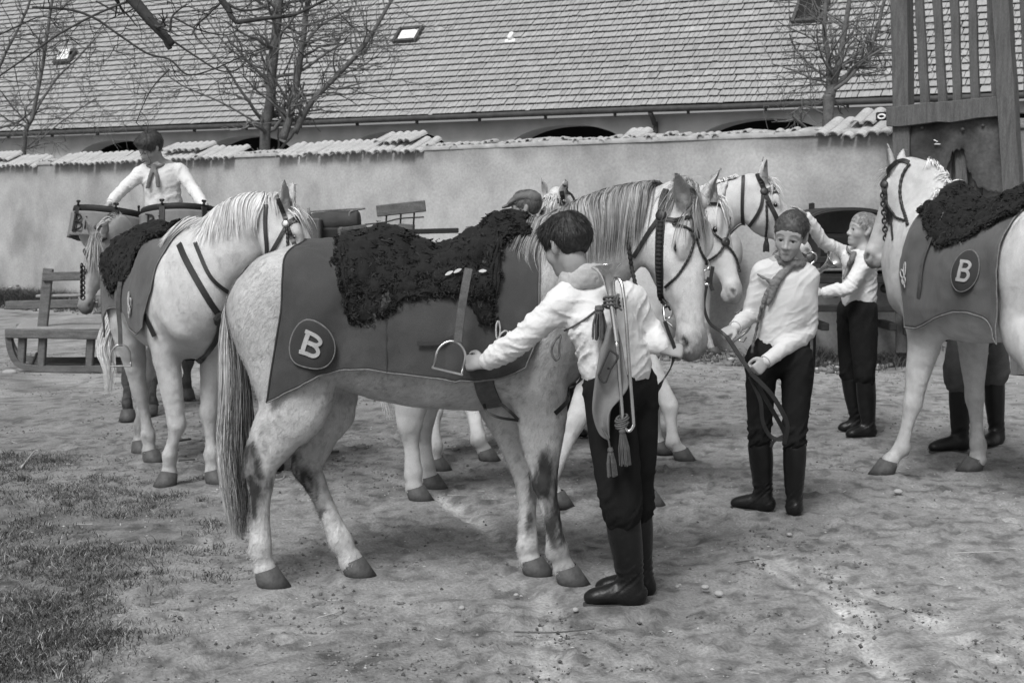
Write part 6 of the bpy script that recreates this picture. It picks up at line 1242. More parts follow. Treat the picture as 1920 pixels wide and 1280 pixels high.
mane(HL, -1, .02, .99, 3000, .26, .0036, (.54, .76), 7, .2, .42)
poll_hair(HL, -1, 300, .14, (.55, .75), 5)
forelock(HL, 140, .16, A([.35, -.1, -.3]), (.5, .8), 4)
tail(HL, [HL.L(-.80, 0, 1.30), HL.L(-.90, .0, 1.2), W(200, 640, 9.3), W(212, 700, 9.25), W(190, 745, 9.25)], [.02, .05, .06, .05, .02], 500, (.5, .75), 4)
DL = Drape(HL, -.84, .66, .012)
sdL = -1
def band(D, H, x, z0, sd): return D.s_at(x, z0, sd)
YL = lambda u: 8.0
xrL = lambda t: np.interp(t, [0, .5, 1], [-.42, -.46, -.52]); xfL = lambda t: np.interp(t, [0, .6, 1], [.58, .56, .44])
_xs = np.linspace(-.84, .66, 60); _h = {sd: DL.s_at(_xs, np.interp(_xs, [-.6, -.52, -.42, -.30, .0, .16, .22, .34, .5], [.80, .82, .93, 1.02, 1.04, 1.02, .93, .90, .98]), sd) for sd in (1, -1)}
hemL = lambda u, sd: np.interp(lerp(xrL(1.), xfL(1.), np.asarray(u, float)), _xs, _h[sd])
clL = empty('horse_cloth', HL.L(0, 0, 1.4), 'dark cloth with a light cord monogram on the white horse at the left', 'horse cloth', 'cloths on the horses')
ob, GdL, _ = cloth('cloth_sheet', DL, xrL, xfL, hemL, M_cloth2, clL, 70, 44, .012, 5)
for P in (GdL[0], GdL[-1]): trim(DL, GdL, [P], 'hem_piping', clL, M_trim, .009)
for P in (GdL[:, 0], GdL[:, -1]): trim(DL, GdL, [P], 'edge_piping', clL, M_trim, .007)
monogram(DL, HL, .30, float(DL.s_at([.3], [1.06], -1)[0]), -1, .09, clL)
_hf = lambda x, sd: np.interp(x, [-.42, -.35, -.2, .0, .12, .22, .4], [.30, .42, .52, .44, .46, .30, .14])
fleece(HL, DL, -.40, .36, _hf, 'black sheepskin on the back of the white horse at the left', lambda x: np.interp(x, [-.4, -.22, -.1, .05, .2, .34], [.0, .06, .03, .03, .08, .02]), 3, 11000, .0078, .056)
_p = [DL.point(np.array(.14), np.array(s), -1) + HL.lt * -.03 for s in (.42, .55, .7)] ; _b = _p[-1] * A([1, 1, 0]) 
stirrup('stirrup hanging below the cloth of the white horse at the left', [_p[0], _p[1], _p[2], _p[2] - A([0, 0, .10])], _p[2] - A([0, 0, .09]), .11, .13, HL.fw * .9 - HL.lt * .4, lw=.026)
BL = bridle(HL, 'black bridle with brass rosette on the white horse at the left', [
    ('crownpiece', [(522, 372), (530, 396), (536, 412)], .026), ('cheek_strap', [(536, 418), (545, 440), (556, 470), (562, 492)], .026), ('browband', [(537, 420), (550, 412), (562, 408)], .022), ('throat_strap', [(534, 428), (522, 450), (508, 475), (503, 488)], .02),
    ('blinker_strap', [(539, 424), (552, 416), (564, 416)], .012), ('cheek_cord', [(538, 428), (539, 450), (541, 476)], .016, 'cord')], [((536, 420), .022, M_brass)])
nl = empty('neck_strap', W(498, 400, 7.6), 'black strap round the throat of the white horse at the left', 'strap')
P = on_body(HL, [(499, 384), (497, 420), (500, 460), (501, 492)], .006); strap(P, HL.sdf.grad(P), .022, .005).build('strap_band', M_leather, nl)
bl = empty('breastplate', HL.L(.74, 0, 1.05), 'black breastplate straps meeting at a knot on the chest of the white horse', 'breastplate')
for uv, w in (([(336, 458), (348, 486), (372, 530), (396, 570), (412, 592)], .036), ([(366, 455), (376, 480), (392, 515), (410, 535), (434, 552)], .022), ([(413, 600), (408, 630), (390, 660), (370, 680), (352, 676)], .034), ([(414, 590), (424, 576), (432, 566)], .030)):
    P = on_body(HL, uv, .006); strap(P, HL.sdf.grad(P), w, .007).build('breast_strap', M_leather, bl)
P = HL.sdf.cast([(413, 597)], .008)[0]; n = HL.sdf.grad(P[None])[0]; m = MB(); m.lathe([(0, .045), (.6, .045), (1, .03), (1.02, .001)], P, P + n * .03, 8); m.build('breast_knot', M_leather, bl)
gL = empty('girth', HL.L(.3, -.3, .8), 'black girth strap behind the foreleg of the white horse at the left', 'girth')
P = on_body(HL, [(272, 590), (281, 610), (290, 630)], .006); strap(P, HL.sdf.grad(P), .04, .005).build('girth_strap', M_leather, gL)
# ------------------------------------------------------------------ harness horse behind it, head low
HK = horse('horse', 'grey horse with dark legs, its drooping head showing behind the left white horse', 'horse', 'horses in the yard', (-2.88, 11.85), math.radians(-96),
    {'fr': dict(hoof=(240, 788), fet=(238, 755), mid=(240, 715)), 'fl': dict(hoof=(282, 778), fet=(284, 750), mid=(286, 710)), 'hl': dict(hoof=(352, 748), fet=(350, 715), mid=(352, 680)), 'hr': dict(hoof=(322, 750))},
    W(192, 442, 10.75), (-.20, -.35, -.92), (-.35, -.85, .38), coat=coat_w(.44, .08, 5, .72), vox=.019, neckfat=1.1, neckmid=(0, 0, .10), ears=((.2, .35), (.2, .45)))
forelock(HK, 220, .30, A([-.1, -.4, -.6]), (.16, .4), 8); mane(HK, -1, .3, .97, 500, .22, .007, (.25, .5), 9)
tail(HK, [HK.L(-.80, 0, 1.30), HK.L(-.92, 0, 1.1), HK.L(-.92, 0, .5)], [.02, .06, .03], 200, (.2, .4), 4)
BK = bridle(HK, 'dark bridle with a hanging chain on the grey horse behind', [('cheek_strap', [(158, 468), (163, 480), (168, 492)], .03), ('noseband', [(150, 505), (156, 512), (164, 508)], .03), ('browband', [(168, 448), (185, 452), (200, 446)], .024)])
m = MB()
for k in range(14):
    c = W(153 + (k % 2) * 2, 498 + k * 4.6, 10.35); t = np.linspace(0, 2 * np.pi, 9); ax = A([1, 0, 0]) if k % 2 else A([.2, 1, 0]); m.tube(c + ax * .016 * np.cos(t)[:, None] + A([0, 0, .016]) * np.sin(t)[:, None], .006, 5, False)
m.build('chain', M_leather, BK)
# ------------------------------------------------------------------ white horses behind the foreground one
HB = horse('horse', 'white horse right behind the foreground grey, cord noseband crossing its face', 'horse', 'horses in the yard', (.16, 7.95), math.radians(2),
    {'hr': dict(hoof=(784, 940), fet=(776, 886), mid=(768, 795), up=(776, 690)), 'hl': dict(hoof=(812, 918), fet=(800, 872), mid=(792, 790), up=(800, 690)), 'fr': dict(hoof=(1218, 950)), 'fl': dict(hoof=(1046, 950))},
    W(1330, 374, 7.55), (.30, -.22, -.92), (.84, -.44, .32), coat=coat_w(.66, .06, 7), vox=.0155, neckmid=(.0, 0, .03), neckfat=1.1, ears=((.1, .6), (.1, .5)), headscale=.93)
forelock(HB, 80, .16, A([.2, -.3, -.4]), (.5, .75), 5); mane(HB, 1, .2, .97, 500, .25, .006, (.4, .7), 12)
tail(HB, [HB.L(-.80, 0, 1.30), HB.L(-.9, 0, 1.15), HB.L(-.86, 0, .45)], [.02, .05, .02], 250, (.5, .7), 4)
BB = bridle(HB, 'black cord bridle with white-centred rosette on the second horse\'s face', [('noseband', [(1320, 414), (1334, 432), (1348, 446), (1358, 454)], .013, 'cord'), ('noseband', [(1358, 456), (1352, 470), (1340, 482), (1325, 490)], .013, 'cord'), ('noseband', [(1360, 452), (1366, 430), (1368, 408)], .012, 'cord'), ('noseband', [(1362, 460), (1374, 474), (1382, 492), (1388, 510)], .013, 'cord'), ('crownpiece', [(1326, 382), (1340, 381), (1352, 386)], .016)], [((1360, 454), .024, M_leather), ((1361, 453), .012, mat('rosette_white', .7, .5, .1, 20))])
rb = empty('rein', W(1322, 500, 7.5), 'black rein and bit rings running from the second horse to the boy in the jersey', 'rein')
m = MB(); t = np.linspace(0, 2 * np.pi, 18)
for (u, v, r) in ((1322, 497, .026), (1327, 516, .030)): c = W(u, v, 7.30); m.tube(c + A([r * .9, .01, 0]) * np.cos(t)[:, None] + A([0, 0, r]) * np.sin(t)[:, None], .005, 6, False)
m.tube([W(1311, 536, 7.3), W(1328, 533, 7.25)], .008, 8); m.build('bit', M_metal, rb, True)
m = MB()
for pts, w in (([(1328, 520, 7.28), (1323, 545, 7.26), (1320, 575, 7.26), (1330, 605, 7.26), (1352, 622, 7.26), (1364, 632, 7.24)], .016), ([(1336, 500, 7.3), (1332, 530, 7.28), (1336, 545, 7.27)], .02), ([(1362, 630, 7.24), (1385, 665, 7.18), (1408, 700, 7.13), (1432, 742, 7.16), (1460, 790, 7.2), (1474, 818, 7.22)], .024), ([(1408, 700, 7.11), (1445, 738, 7.12), (1468, 775, 7.15), (1476, 800, 7.18), (1470, 832, 7.2)], .026), ([(1406, 706, 7.14), (1425, 750, 7.15), (1430, 790, 7.17), (1445, 818, 7.2), (1468, 822, 7.2), (1474, 800, 7.19)], .022), ([(1445, 838, 7.2), (1452, 826, 7.2), (1474, 814, 7.2)], .016)):
    P = cr(A([W(u, v, y) for u, v, y in pts]), 8); strap(P, nrm(np.tile(A([.35, -1, .25]), (len(P), 1))), w, .005, m)
m.build('rein_strap', M_leather, rb)
HC = horse('horse', 'white horse stroked on the forehead by the boy reaching up', 'horse', 'horses in the yard', (.34, 9.35), math.radians(2),
    {'hr': dict(hoof=(822, 884), fet=(815, 840), mid=(810, 770), up=(815, 690)), 'hl': dict(hoof=(914, 866), fet=(898, 824), mid=(884, 755), up=(880, 690)), 'fr': dict(hoof=(1280, 866), fet=(1262, 828), mid=(1256, 762)), 'fl': dict(hoof=(1240, 850))},
    W(1418, 342, 9.2), (.62, -.06, -.74), (.78, -.12, .60), coat=coat_w(.69, .05, 9), vox=.0155, neckfat=1.2, neckmid=(-.02, 0, .04), ears=((.3, .12), (.45, .35)))
forelock(HC, 100, .15, A([.4, -.1, -.3]), (.6, .8), 6); mane(HC, 1, .1, .97, 500, .22, .006, (.6, .8), 13)
tail(HC, [HC.L(-.80, 0, 1.30), HC.L(-.9, 0, 1.15), HC.L(-.86, 0, .45)], [.02, .05, .02], 250, (.5, .7), 4)
BC = bridle(HC, 'black leather bridle with tassel cord on the stroked white horse', [('crownpiece', [(1421, 328), (1428, 342), (1434, 358)], .034), ('cheek_strap', [(1436, 366), (1444, 384), (1454, 404), (1460, 418)], .03), ('browband', [(1437, 358), (1450, 352), (1460, 344)], .026), ('blinker_strap', [(1444, 362), (1455, 361), (1466, 360)], .012), ('throat_strap', [(1430, 366), (1428, 385), (1418, 406), (1405, 424)], .022), ('cheek_cord', [(1437, 376), (1437, 395), (1438, 415), (1436, 445)], .016, 'cord'), ('neck_strap', [(1394, 330), (1392, 375), (1393, 425), (1394, 480)], .022)], [((1433, 359), .026, M_leather)])
tassel('tassel', W(1437, 445, 8.98), .09, .02, M_rope, BC)
DC = Drape(HC, -.84, .6, .012); xrC = lambda t: np.interp(t, [0, 1], [-.46, -.50]); xfC = lambda t: np.interp(t, [0, 1], [.5, .4]); clC = empty('horse_cloth', HC.L(0, 0, 1.4), 'grey cloth over the rump of the far white horse beyond the sheepskin', 'horse cloth', 'cloths on the horses')
cloth('cloth_sheet', DC, xrC, xfC, lambda u, sd: .62 + 0 * np.asarray(u), mat('pale_cloth', .26, .92, .12, 6, .3, 300), clC, 40, 24, .006, 8)
HD = horse('horse', 'pale horse facing the camera beside the man in the flat cap', 'horse', 'horses in the yard', (.80, 11.35), math.radians(-104), {'fr': dict(hoof=(1105, 792)), 'fl': dict(hoof=(1150, 792)), 'hl': dict(hoof=(1190, 768)), 'hr': dict(hoof=(1155, 765))},
    W(1040, 368, 10.3), (-.16, -.36, -.90), (-.18, -.88, .40), coat=coat_w(.64, .04, 11), vox=.019, neckfat=1.15, ears=((.2, .30), (.2, .30)), neckmid=(.03, 0, .05))
forelock(HD, 120, .14, A([-.1, -.4, -.3]), (.45, .7), 6)
tail(HD, [HD.L(-.80, 0, 1.30), HD.L(-.9, 0, 1.1), HD.L(-.9, 0, .5)], [.02, .05, .02], 150, (.5, .7), 4)
BD = bridle(HD, 'black bridle on the horse that faces the camera', [('browband', [(1016, 377), (1030, 373), (1045, 375), (1056, 380)], .028, 'cord'), ('noseband', [(1054, 383), (1036, 383), (1020, 390), (1014, 402)], .022, 'cord'), ('cheek_strap', [(1053, 358), (1055, 372), (1058, 388), (1056, 396)], .034), ('neck_strap', [(1062, 352), (1072, 366), (1078, 382)], .022)], [((1057, 378), .024, M_brass)])
HF = horse('horse', 'far white horse, one hind leg showing between the horses\' heads and the boys', 'horse', 'horses in the yard', (1.72, 16.1), math.radians(4), {'fr': dict(hoof=(1338, 664), fet=(1330, 640), mid=(1322, 605)), 'fl': dict(hoof=(1322, 662)), 'hl': dict(hoof=(1160, 662)), 'hr': dict(hoof=(1172, 666))},
    W(1316, 440, 15.9), (-.1, -.1, -.98), (.9, -.1, -.1), coat=coat_w(.6, .04, 15), vox=.026)
tail(HF, [HF.L(-.80, 0, 1.30), HF.L(-.9, 0, 1.1), HF.L(-.9, 0, .5)], [.02, .05, .02], 120, (.5, .7), 4)
# ------------------------------------------------------------------ white horse on the right, seen from behind
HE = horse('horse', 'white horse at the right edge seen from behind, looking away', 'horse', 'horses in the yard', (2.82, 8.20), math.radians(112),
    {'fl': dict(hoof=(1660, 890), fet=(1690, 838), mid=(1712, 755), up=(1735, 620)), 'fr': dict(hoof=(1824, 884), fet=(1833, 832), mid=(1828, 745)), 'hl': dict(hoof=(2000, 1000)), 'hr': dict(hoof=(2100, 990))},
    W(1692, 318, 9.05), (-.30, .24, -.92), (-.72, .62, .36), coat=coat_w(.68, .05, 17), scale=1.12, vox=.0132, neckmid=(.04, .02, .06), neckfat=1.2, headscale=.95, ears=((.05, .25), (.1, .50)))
mane(HE, 1, .1, .97, 350, .10, .005, (.6, .85), 21, .05, .2)
forelock(HE, 100, .14, A([-.5, .2, -.3]), (.55, .8), 5)
tail(HE, [HE.L(-.80, 0, 1.30), HE.L(-.92, 0, 1.15), HE.L(-.90, 0, .45)], [.02, .05, .02], 400, (.5, .75), 4)
DE = Drape(HE, -.84, .66, .012)
xrE = lambda t: np.interp(t, [0, .4, 1], [-.27, -.33, -.34]); xfE = lambda t: np.interp(t, [0, .6, 1], [.40, .46, .41])
_hE = {sd: DE.s_at(_xs, np.interp(_xs, [-.5, -.42, -.30, -.2, -.1, .0, .12, .3, .42, .5], [.80, .82, .93, 1.02, 1.045, 1.04, 1.0, .92, .92, 1.0]), sd) for sd in (1, -1)}
hemE = lambda u, sd: np.interp(lerp(xrE(1.), xfE(1.), np.asarray(u, float)), _xs, _hE[sd])
clE = empty('horse_cloth', HE.L(0, 0, 1.4), 'dark cloth with an oval B badge on the white horse at the right', 'horse cloth', 'cloths on the horses')
ob, GdE, _ = cloth('cloth_sheet', DE, xrE, xfE, hemE, M_cloth2, clE, 70, 44, .016, 9)
for P in (GdE[0], GdE[-1]): trim(DE, GdE, [P], 'hem_piping', clE, M_trim, .012)
trim(DE, GdE, [GdE[:, 0]], 'edge_piping', clE, M_trim, .009); trim(DE, GdE, [GdE[:, -1]], 'edge_piping', clE, M_trim, .007)
def place_cast(D, H, uv, sd):          # station and distance under a point seen on the horse
    P = H.sdf.cast([uv], .012)[0]; p = H.loc(P); return float(p[0]), float(D.s_at([p[0]], [P[2]], sd)[0])
_x, _s = place_cast(DE, HE, (1812, 508), 1); badge(DE, HE, _x, _s, 1, .085, .115, .20, clE, None, .78)
_x, _s = place_cast(DE, HE, (1700, 520), 1); monogram(DE, HE, _x, _s, 1, .09, clE)
_hfE = lambda x, sd: np.interp(x, [-.36, -.25, -.1, .1, .25, .40, .5], [.18, .24, .33, .40, .38, .24, .10])
fleece(HE, DE, -.30, .38, _hfE, 'black sheepskin on the white horse at the right edge', lambda x: np.interp(x, [-.34, -.2, -.05, .15, .35, .48], [.02, .10, .06, .03, .07, .0]), 5, 12500, .0078, .056)
_p = [HE.sdf.cast([uv], .03)[0] for uv in ((1768, 398), (1748, 440), (1730, 490), (1724, 540), (1722, 572))]
stirrup('stirrup leather buckled over the cloth of the white horse at the right', _p, _p[-1] + A([0, 0, -.01]), .10, .11, HE.sdf.grad(A(_p))[-1], lw=.03)
BE = bridle(HE, 'dark bridle with chain on the white horse at the right, seen from behind', [('crownpiece', [(1704, 305), (1690, 300), (1676, 306), (1664, 322), (1657, 345)], .030), ('throat_strap', [(1706, 308), (1694, 325), (1688, 350), (1690, 380), (1697, 400), (1703, 422)], .020, 'cord'), ('cheek_strap', [(1658, 345), (1660, 370), (1664, 395), (1668, 420)], .03), ('noseband', [(1662, 375), (1670, 395), (1680, 408), (1697, 414)], .016, 'cord'), ('rein', [(1668, 390), (1672, 420), (1674, 450)], .016)], [((1658, 346), .026, M_leather)])
m = MB(); t = np.linspace(0, 2 * np.pi, 12)
for k in range(12): c = W(1655 + .5 * k, 358 + k * 8, 8.95); ax = A([1, 0, 0]) if k % 2 else A([.3, 1, 0]); m.tube(c + ax * .014 * np.cos(t)[:, None] + A([0, 0, .018]) * np.sin(t)[:, None], .006, 5, False)
m.tube(A([W(1676, 478, 8.7), W(1684, 500, 8.72), W(1694, 490, 8.75)]), .006, 6); m.build('curb_chain', M_leather, BE, True)
for _h, _n in ((HL, 40000), (HE, 40000), (HB, 14000), (HC, 14000), (HK, 8000)): coat_hair(_h, _n, .020, .0028, .05, 2, .0012)
# ------------------------------------------------------------------ pair of kettledrums on the drooping grey horse
M_canvas = mat('drum_banner', .21, .95, .15, 10, .3, 250, fine=.12); M_skin_d = mat('drum_skin', .5, .6, .1, 8); M_copper = mat('drum_kettle', .35, .35, .2, 10, metal=.8)
def drum(c, axis, label, stays, letters, R_=.285, hb=.19):
    th = empty('kettledrum', c, label, 'drum', 'kettledrums'); ax = nrm(axis); u = nrm(np.cross(ax, A([0, 1., 0]))); u = u * np.sign(u[0]); v = np.cross(ax, u); v = v * (1 if v[1] < 0 else -1)   # v towards the camera
    pt = lambda a, r, h: c + (u * np.cos(a)[:, None] + v * np.sin(a)[:, None]) * np.asarray(r)[..., None] + ax * np.asarray(h)[..., None]
    t = np.linspace(0, 2 * np.pi, 49); one = np.ones(49)
    m = MB(); m.grid(A([pt(t, R_ * f * one, (-.33 * (1 - f * f) ** .5 - .03) * one) for f in (1, .97, .88, .7, .45, .2, .01)])); m.build('kettle', M_copper, th, True)
    m = MB(); m.grid(A([pt(t, R_ * f * one, .005 * one) for f in (1, .5, .01)])); m.build('drum_skin', M_skin_d, th, True)
    m = MB(); m.grid(A([pt(t, (R_ + a) * one, b * one) for a, b in ((.0, -.035), (.016, -.03), (.02, 0), (.016, .022), (-.006, .022), (-.006, 0))])); m.build('hoop', M_iron, th, True)
    a = np.linspace(0, 2 * np.pi, 90); wv = .010 * np.sin(a * 11) + .006 * np.sin(a * 23 + 1); m = MB(); m.grid(A([pt(a, R_ + .026 + wv * f, (-.03 - hb * f) * np.ones(90)) for f in np.linspace(0, 1, 12)])); o = m.build('drum_banner', M_canvas, th, True); md = o.modifiers.new('t', 'SOLIDIFY'); md.thickness = .006
    for k in range(6):
        aa = A([2 * np.pi * (k + stays) / 6]); p = pt(aa, [R_ + .03], [.03])[0]; q = pt(aa, [R_ + .042], [-.03 - hb * .85])[0]; n = nrm(p - c - ax * np.dot(p - c, ax)); m = MB(); m.beam(p - ax * .03, q, .05, .008, n); m.build('drum_strap', M_leather, th)
        m = MB(); m.tube([p - ax * .02, p + ax * .012], .009, 6); s_ = nrm(np.cross(ax, n)); m.lathe([(0, .003), (.15, .010), (.4, .011), (.5, .005), (.6, .011), (.85, .010), (1, .003)], p + ax * .014 - s_ * .022, p + ax * .014 + s_ * .022, 8); m.build('tuning_screw', M_iron, th, True)
    m = MB()
    for s in letters:
        Q = cr(A(s, float), 6) if len(s) > 2 else resample(np.c_[A(s, float), [0, 0]], 6)[:, :2]; aa = np.pi / 2 - Q[:, 0] / R_; P = pt(aa, (R_ + .044) * np.ones(len(Q)), Q[:, 1]); m.tube(P, .0065, 6)
    if letters: m.build('letters', M_iron, th, True)
    return th
LB = lambda x, z, k: [[(x, z), (x, z - .17 * k)], [(x - .02, z + .01), (x + .06 * k, z - .01), (x + .07 * k, z - .06 * k), (x + .0, z - .085 * k)], [(x + .0, z - .085 * k), (x + .085 * k, z - .10 * k), (x + .08 * k, z - .16 * k), (x - .02, z - .175 * k)], [(x + .14 * k, z - .07 * k), (x + .14 * k, z - .17 * k)], [(x + .14 * k, z - .03 * k), (x + .142 * k, z - .035 * k)]]
_cl = W(212, 402, 11.25); _cr = W(338, 400, 11.2)
drum(_cl, (.10, .16, 1), 'left kettledrum of the pair, lettered banner round its kettle', .2, LB(-.20, -.055, .7))
drum(_cr, (-.04, .20, 1), 'right kettledrum of the pair, below the rider\'s left hand', .7, LB(-.17, -.06, .65) + [[(.05, -.13), (.14, -.125)], [(.05, -.155), (.14, -.15)]])
Y1 = 5.72
P1J = dict(head=W(1062, 462, Y1 + .02), neck=W(1092, 532, Y1 + .03), chest=W(1126, 600, Y1 + .02), waist=W(1152, 672, Y1 + .03), pel=W(1163, 728, Y1 + .04),
    sl=W(1055, 568, Y1 - .02), sr=W(1182, 562, Y1 + .12), el=W(982, 632, Y1 + .0), wl=W(910, 680, Y1 + .10), er=W(1216, 622, Y1 + .16), wr=W(1243, 654, Y1 + .09),
    hl=W(1140, 738, Y1 - .03), hr=W(1188, 736, Y1 + .12), kl=W(1163, 930, Y1 - .06), kr=W(1188, 925, Y1 + .12), al=W(1183, 1090, Y1 - .03), ar=W(1200, 1078, Y1 + .12), tl=A([G(1098, 1142)[0], Y1 - .03, 0]), tr=A([G(1118, 1110)[0], Y1 + .14, 0]))
P1 = person('person', 'dark-haired boy with his back turned, a bugle on his back, holding stirrup and bridle rein', 'boys in white shirts', (P1J['al'][0], Y1, 0), P1J, (-.62, .72, -.30), (-.15, .15, 1), vox=.0066, hairn=2600,
    skin=.30, hairc=(.006, .03), hair='long', head=.97, shirt=dict(blouse=.022, ease=.016, len=.42, fold=1.5, sleeve=1.08), trous=dict(bag=.02, end=.30), boots=dict(top=.26),
    hands=dict(l=((-1, .15, .0), (0, 1, -.3), (0, 0, 1), (1.0, 1.1, .7)), r=((.97, -.05, -.12), (0, .75, -.6), (0, -.3, 1), (1.0, 1.15, .8))), seed=3)
kn_ = A(P1J['neck']); ba = lambda u, v, o: P1.shs.cast([(u, v)], o)[0]
scarf(P1, P1J, P1.th, M_kerch_l, .050, None, (), fold=.0035, dz=.014)
bu = empty('bugle', W(1150, 560, Y1 - .16), 'long bugle slung down the back of the foreground boy, flared bell at the top', 'bugle', 'bugles')
bY = lambda v: Y1 - .145 - .05 * min(1, (v - 497) / 120.)
bP = lambda u, v, o=0.0: W(u, v, bY(v) + o)
b0_, b1_ = bP(1137, 499), bP(1156, 640); f_ = np.linspace(0, 1, 30); r_ = .0085 + (.061 - .0085) * (.62 * np.exp(-f_ * 13) + .38 * np.exp(-f_ * 3.6)); m = MB()
m.lathe(np.vstack([np.stack([f_[:20][::-1], (r_[:20] - .002)[::-1]], 1), [(-.004, r_[0] + .001)], np.stack([f_, r_], 1)]), b0_, b1_, 26); m.build('bell', M_brass, bu, True)
m = MB(); m.tube(cr(A([bP(1156, 640), bP(1161, 700), bP(1167, 780), bP(1170, 800), bP(1178, 808), bP(1186, 800), bP(1187, 785), bP(1180, 690), bP(1174, 600), bP(1168, 545), bP(1163, 526, .01), bP(1155, 522, .02), bP(1150, 530, .035), bP(1154, 580, .04)]), 6), .0072, 9); m.build('tube', M_brass, bu, True)
m = MB(); m.tube(cr(A([bP(1154, 580, .04), bP(1160, 700, .03), bP(1166, 800, .015), bP(1168, 838, .01)]), 6), .0058, 8); m.build('mouthpipe', M_brass, bu, True)
q0, q1 = bP(1168, 826, .01), bP(1168, 862, .01); m = MB(); m.lathe([(0, .006), (.15, .011), (.22, .007), (.7, .0085), (.88, .014), (1, .0145), (1.0, .009)], q0, q1, 14); m.build('mouthpiece', M_brass, bu, True)
m = MB()
for v in (560, 567, 574):
    c = bP(1146 + (v - 560) * .16, v); t = np.linspace(0, 2 * np.pi, 16); m.tube(c + A([.030, 0, .0]) * np.cos(t)[:, None] + A([0, .028, -.010]) * np.sin(t)[:, None], .005, 6, False)
m.tube(cr(A([bP(1150, 562, -.03), bP(1160, 552, -.03), bP(1156, 570, -.035), bP(1166, 582, -.03)]), 6), .0045, 6)
m.tube(cr(A([W(1051, 628, Y1 - .06), W(1040, 640, Y1 - .10), W(1034, 660, Y1 - .10), W(1042, 675, Y1 - .10), W(1049, 668, Y1 - .09), W(1048, 650, Y1 - .09), W(1052, 630, Y1 - .08)]), 6), .0045, 6); m.tube(np.vstack([[ba(u, v, .006)] for u, v in ((1053, 628), (1075, 612), (1100, 596), (1120, 580), (1136, 568))]), .004, 6); m.build('cord', M_strap, bu, True)
tassel('tassel', W(1124, 572, Y1 - .16), .135, .034, M_strap, bu, (0, 0, -1), 3)
ban = empty('bugle_banner', W(1150, 640, Y1 - .16), 'grey cloth banner with an outlined B hanging from the foreground bugle', 'banner')
Lr = [(1138, 610), (1126, 650), (1119, 690), (1114, 730), (1112, 775), (1124, 812), (1140, 824)]; Rr = [(1158, 615), (1166, 650), (1172, 690), (1178, 722), (1164, 748), (1146, 770), (1143, 820)]
Lp, Rp = cr(A([list(p) + [0] for p in Lr], ), 6)[:, :2], cr(A([list(p) + [0] for p in Rr]), 6)[:, :2]; g = []
for (a, b), (c, d) in zip(Lp, Rp):
    g.append([W(lerp(a, c, f), lerp(b, d, f), Y1 - .165 - .018 * math.sin(f * 5.5 + b * .02) - .02 * (b - 610) / 200) for f in np.linspace(0, 1, 12)])
m = MB(); m.grid(A(g)); bo = m.build('banner_sheet', M_kerch, ban, True); md = bo.modifiers.new('t', 'SOLIDIFY'); md.thickness = .004
m = MB()
for pts in ([(1122, 704), (1143, 655), (1158, 666), (1158, 672), (1145, 692), (1139, 690)], [(1139, 690), (1145, 692), (1140, 704), (1136, 716), (1130, 716), (1122, 704)]):
    P = A([W(u, v, Y1 - .20) for u, v in resample(np.c_[A(pts, float), np.zeros(len(pts))], 40)[:, :2]]); m.tube(P, .0048, 6)
m.build('letter', M_cloth_d, ban, True)
tl = empty('banner_tassel', W(1152, 840, Y1 - .2), 'two fringed tassels at the lower end of the foreground bugle', 'tassel')
m = MB(); m.tube(cr(A([W(1128, 800, Y1 - .19), W(1140, 822, Y1 - .2), W(1144, 842, Y1 - .2)]), 5), .004, 6); 
for k in range(5): c = W(1166, 782 + 4 * k, Y1 - .19); t = np.linspace(0, 2 * np.pi, 12); m.tube(c + A([.022 + .004 * (k % 2), 0, .008]) * np.cos(t)[:, None] + A([0, .02, .006]) * np.sin(t)[:, None], .0045, 5, False)
m.build('tassel_cord', M_strap, tl, True); tassel('tassel', W(1144, 838, Y1 - .2), .115, .020, M_strap, tl, (.1, 0, -1), 4); tassel('fringe', W(1166, 800, Y1 - .2), .15, .024, M_strap, tl, (.08, 0, -1), 6)
# ------------------------------------------------------------------ the other boys and men
Y2 = 7.42
P2J = dict(head=W(1482, 444, Y2 - .04), neck=W(1482, 485, Y2 + .02), chest=W(1472, 560, Y2 + .01), waist=W(1466, 622, Y2 + .02), pel=W(1462, 668, Y2 + .03), sl=W(1515, 521, Y2), sr=W(1430, 513, Y2 + .02), el=W(1514, 620, Y2 + .02), wl=W(1438, 676, Y2 - .16), er=W(1406, 590, Y2 + .04), wr=W(1382, 606, Y2 + .12),
    hl=W(1494, 680, Y2 + .02), hr=W(1428, 678, Y2 + .04), kl=W(1490, 822, Y2 - .02), kr=W(1424, 818, Y2 + .06), al=W(1489, 940, Y2 + .0), ar=W(1432, 925, Y2 + .1), tl=A([G(1490, 970)[0], G(1490, 970)[1], 0]), tr=A([G(1372, 955)[0], G(1372, 955)[1], 0]), look=(-.1, 0, -.15))
P2J['wr'] = W(1380, 612, Y2 - .10)
P2 = person('person', 'boy in white jersey and rolled kerchief, frowning, holding a looped rein in both hands', 'boys in white shirts', (P2J['pel'][0], Y2, 0), P2J, (-.38, -.90, -.20), (.08, -.1, 1), vox=.0052, skin=.34, hairc=(.03, .10), brows=.05, hairn=2800,
    build=.93, shirt=dict(mat=M_jersey, blouse=.004, ease=.008, len=.5, fold=.75, sleeve=.98, cuffback=.0), trous=dict(bag=.002, end=.12), boots=dict(top=.16),
    hands=dict(l=((-.75, -.3, -.62), (-.5, .5, -.35), (-.4, -.7, .4), (1.0, 1.0, .6)), r=((-.85, -.25, -.42), (.2, .5, -.8), (0, -.8, .6), (1.0, 1.1, .8))), seed=5)
f0 = lambda u, v, o=.02: P2.shs.cast([(u, v)], o)[0]
kn2 = [f0(1478, 503, .016), f0(1464, 516, .014), f0(1450, 534, .012), f0(1436, 556, .012), f0(1430, 575, .016), f0(1424, 598, .014)]
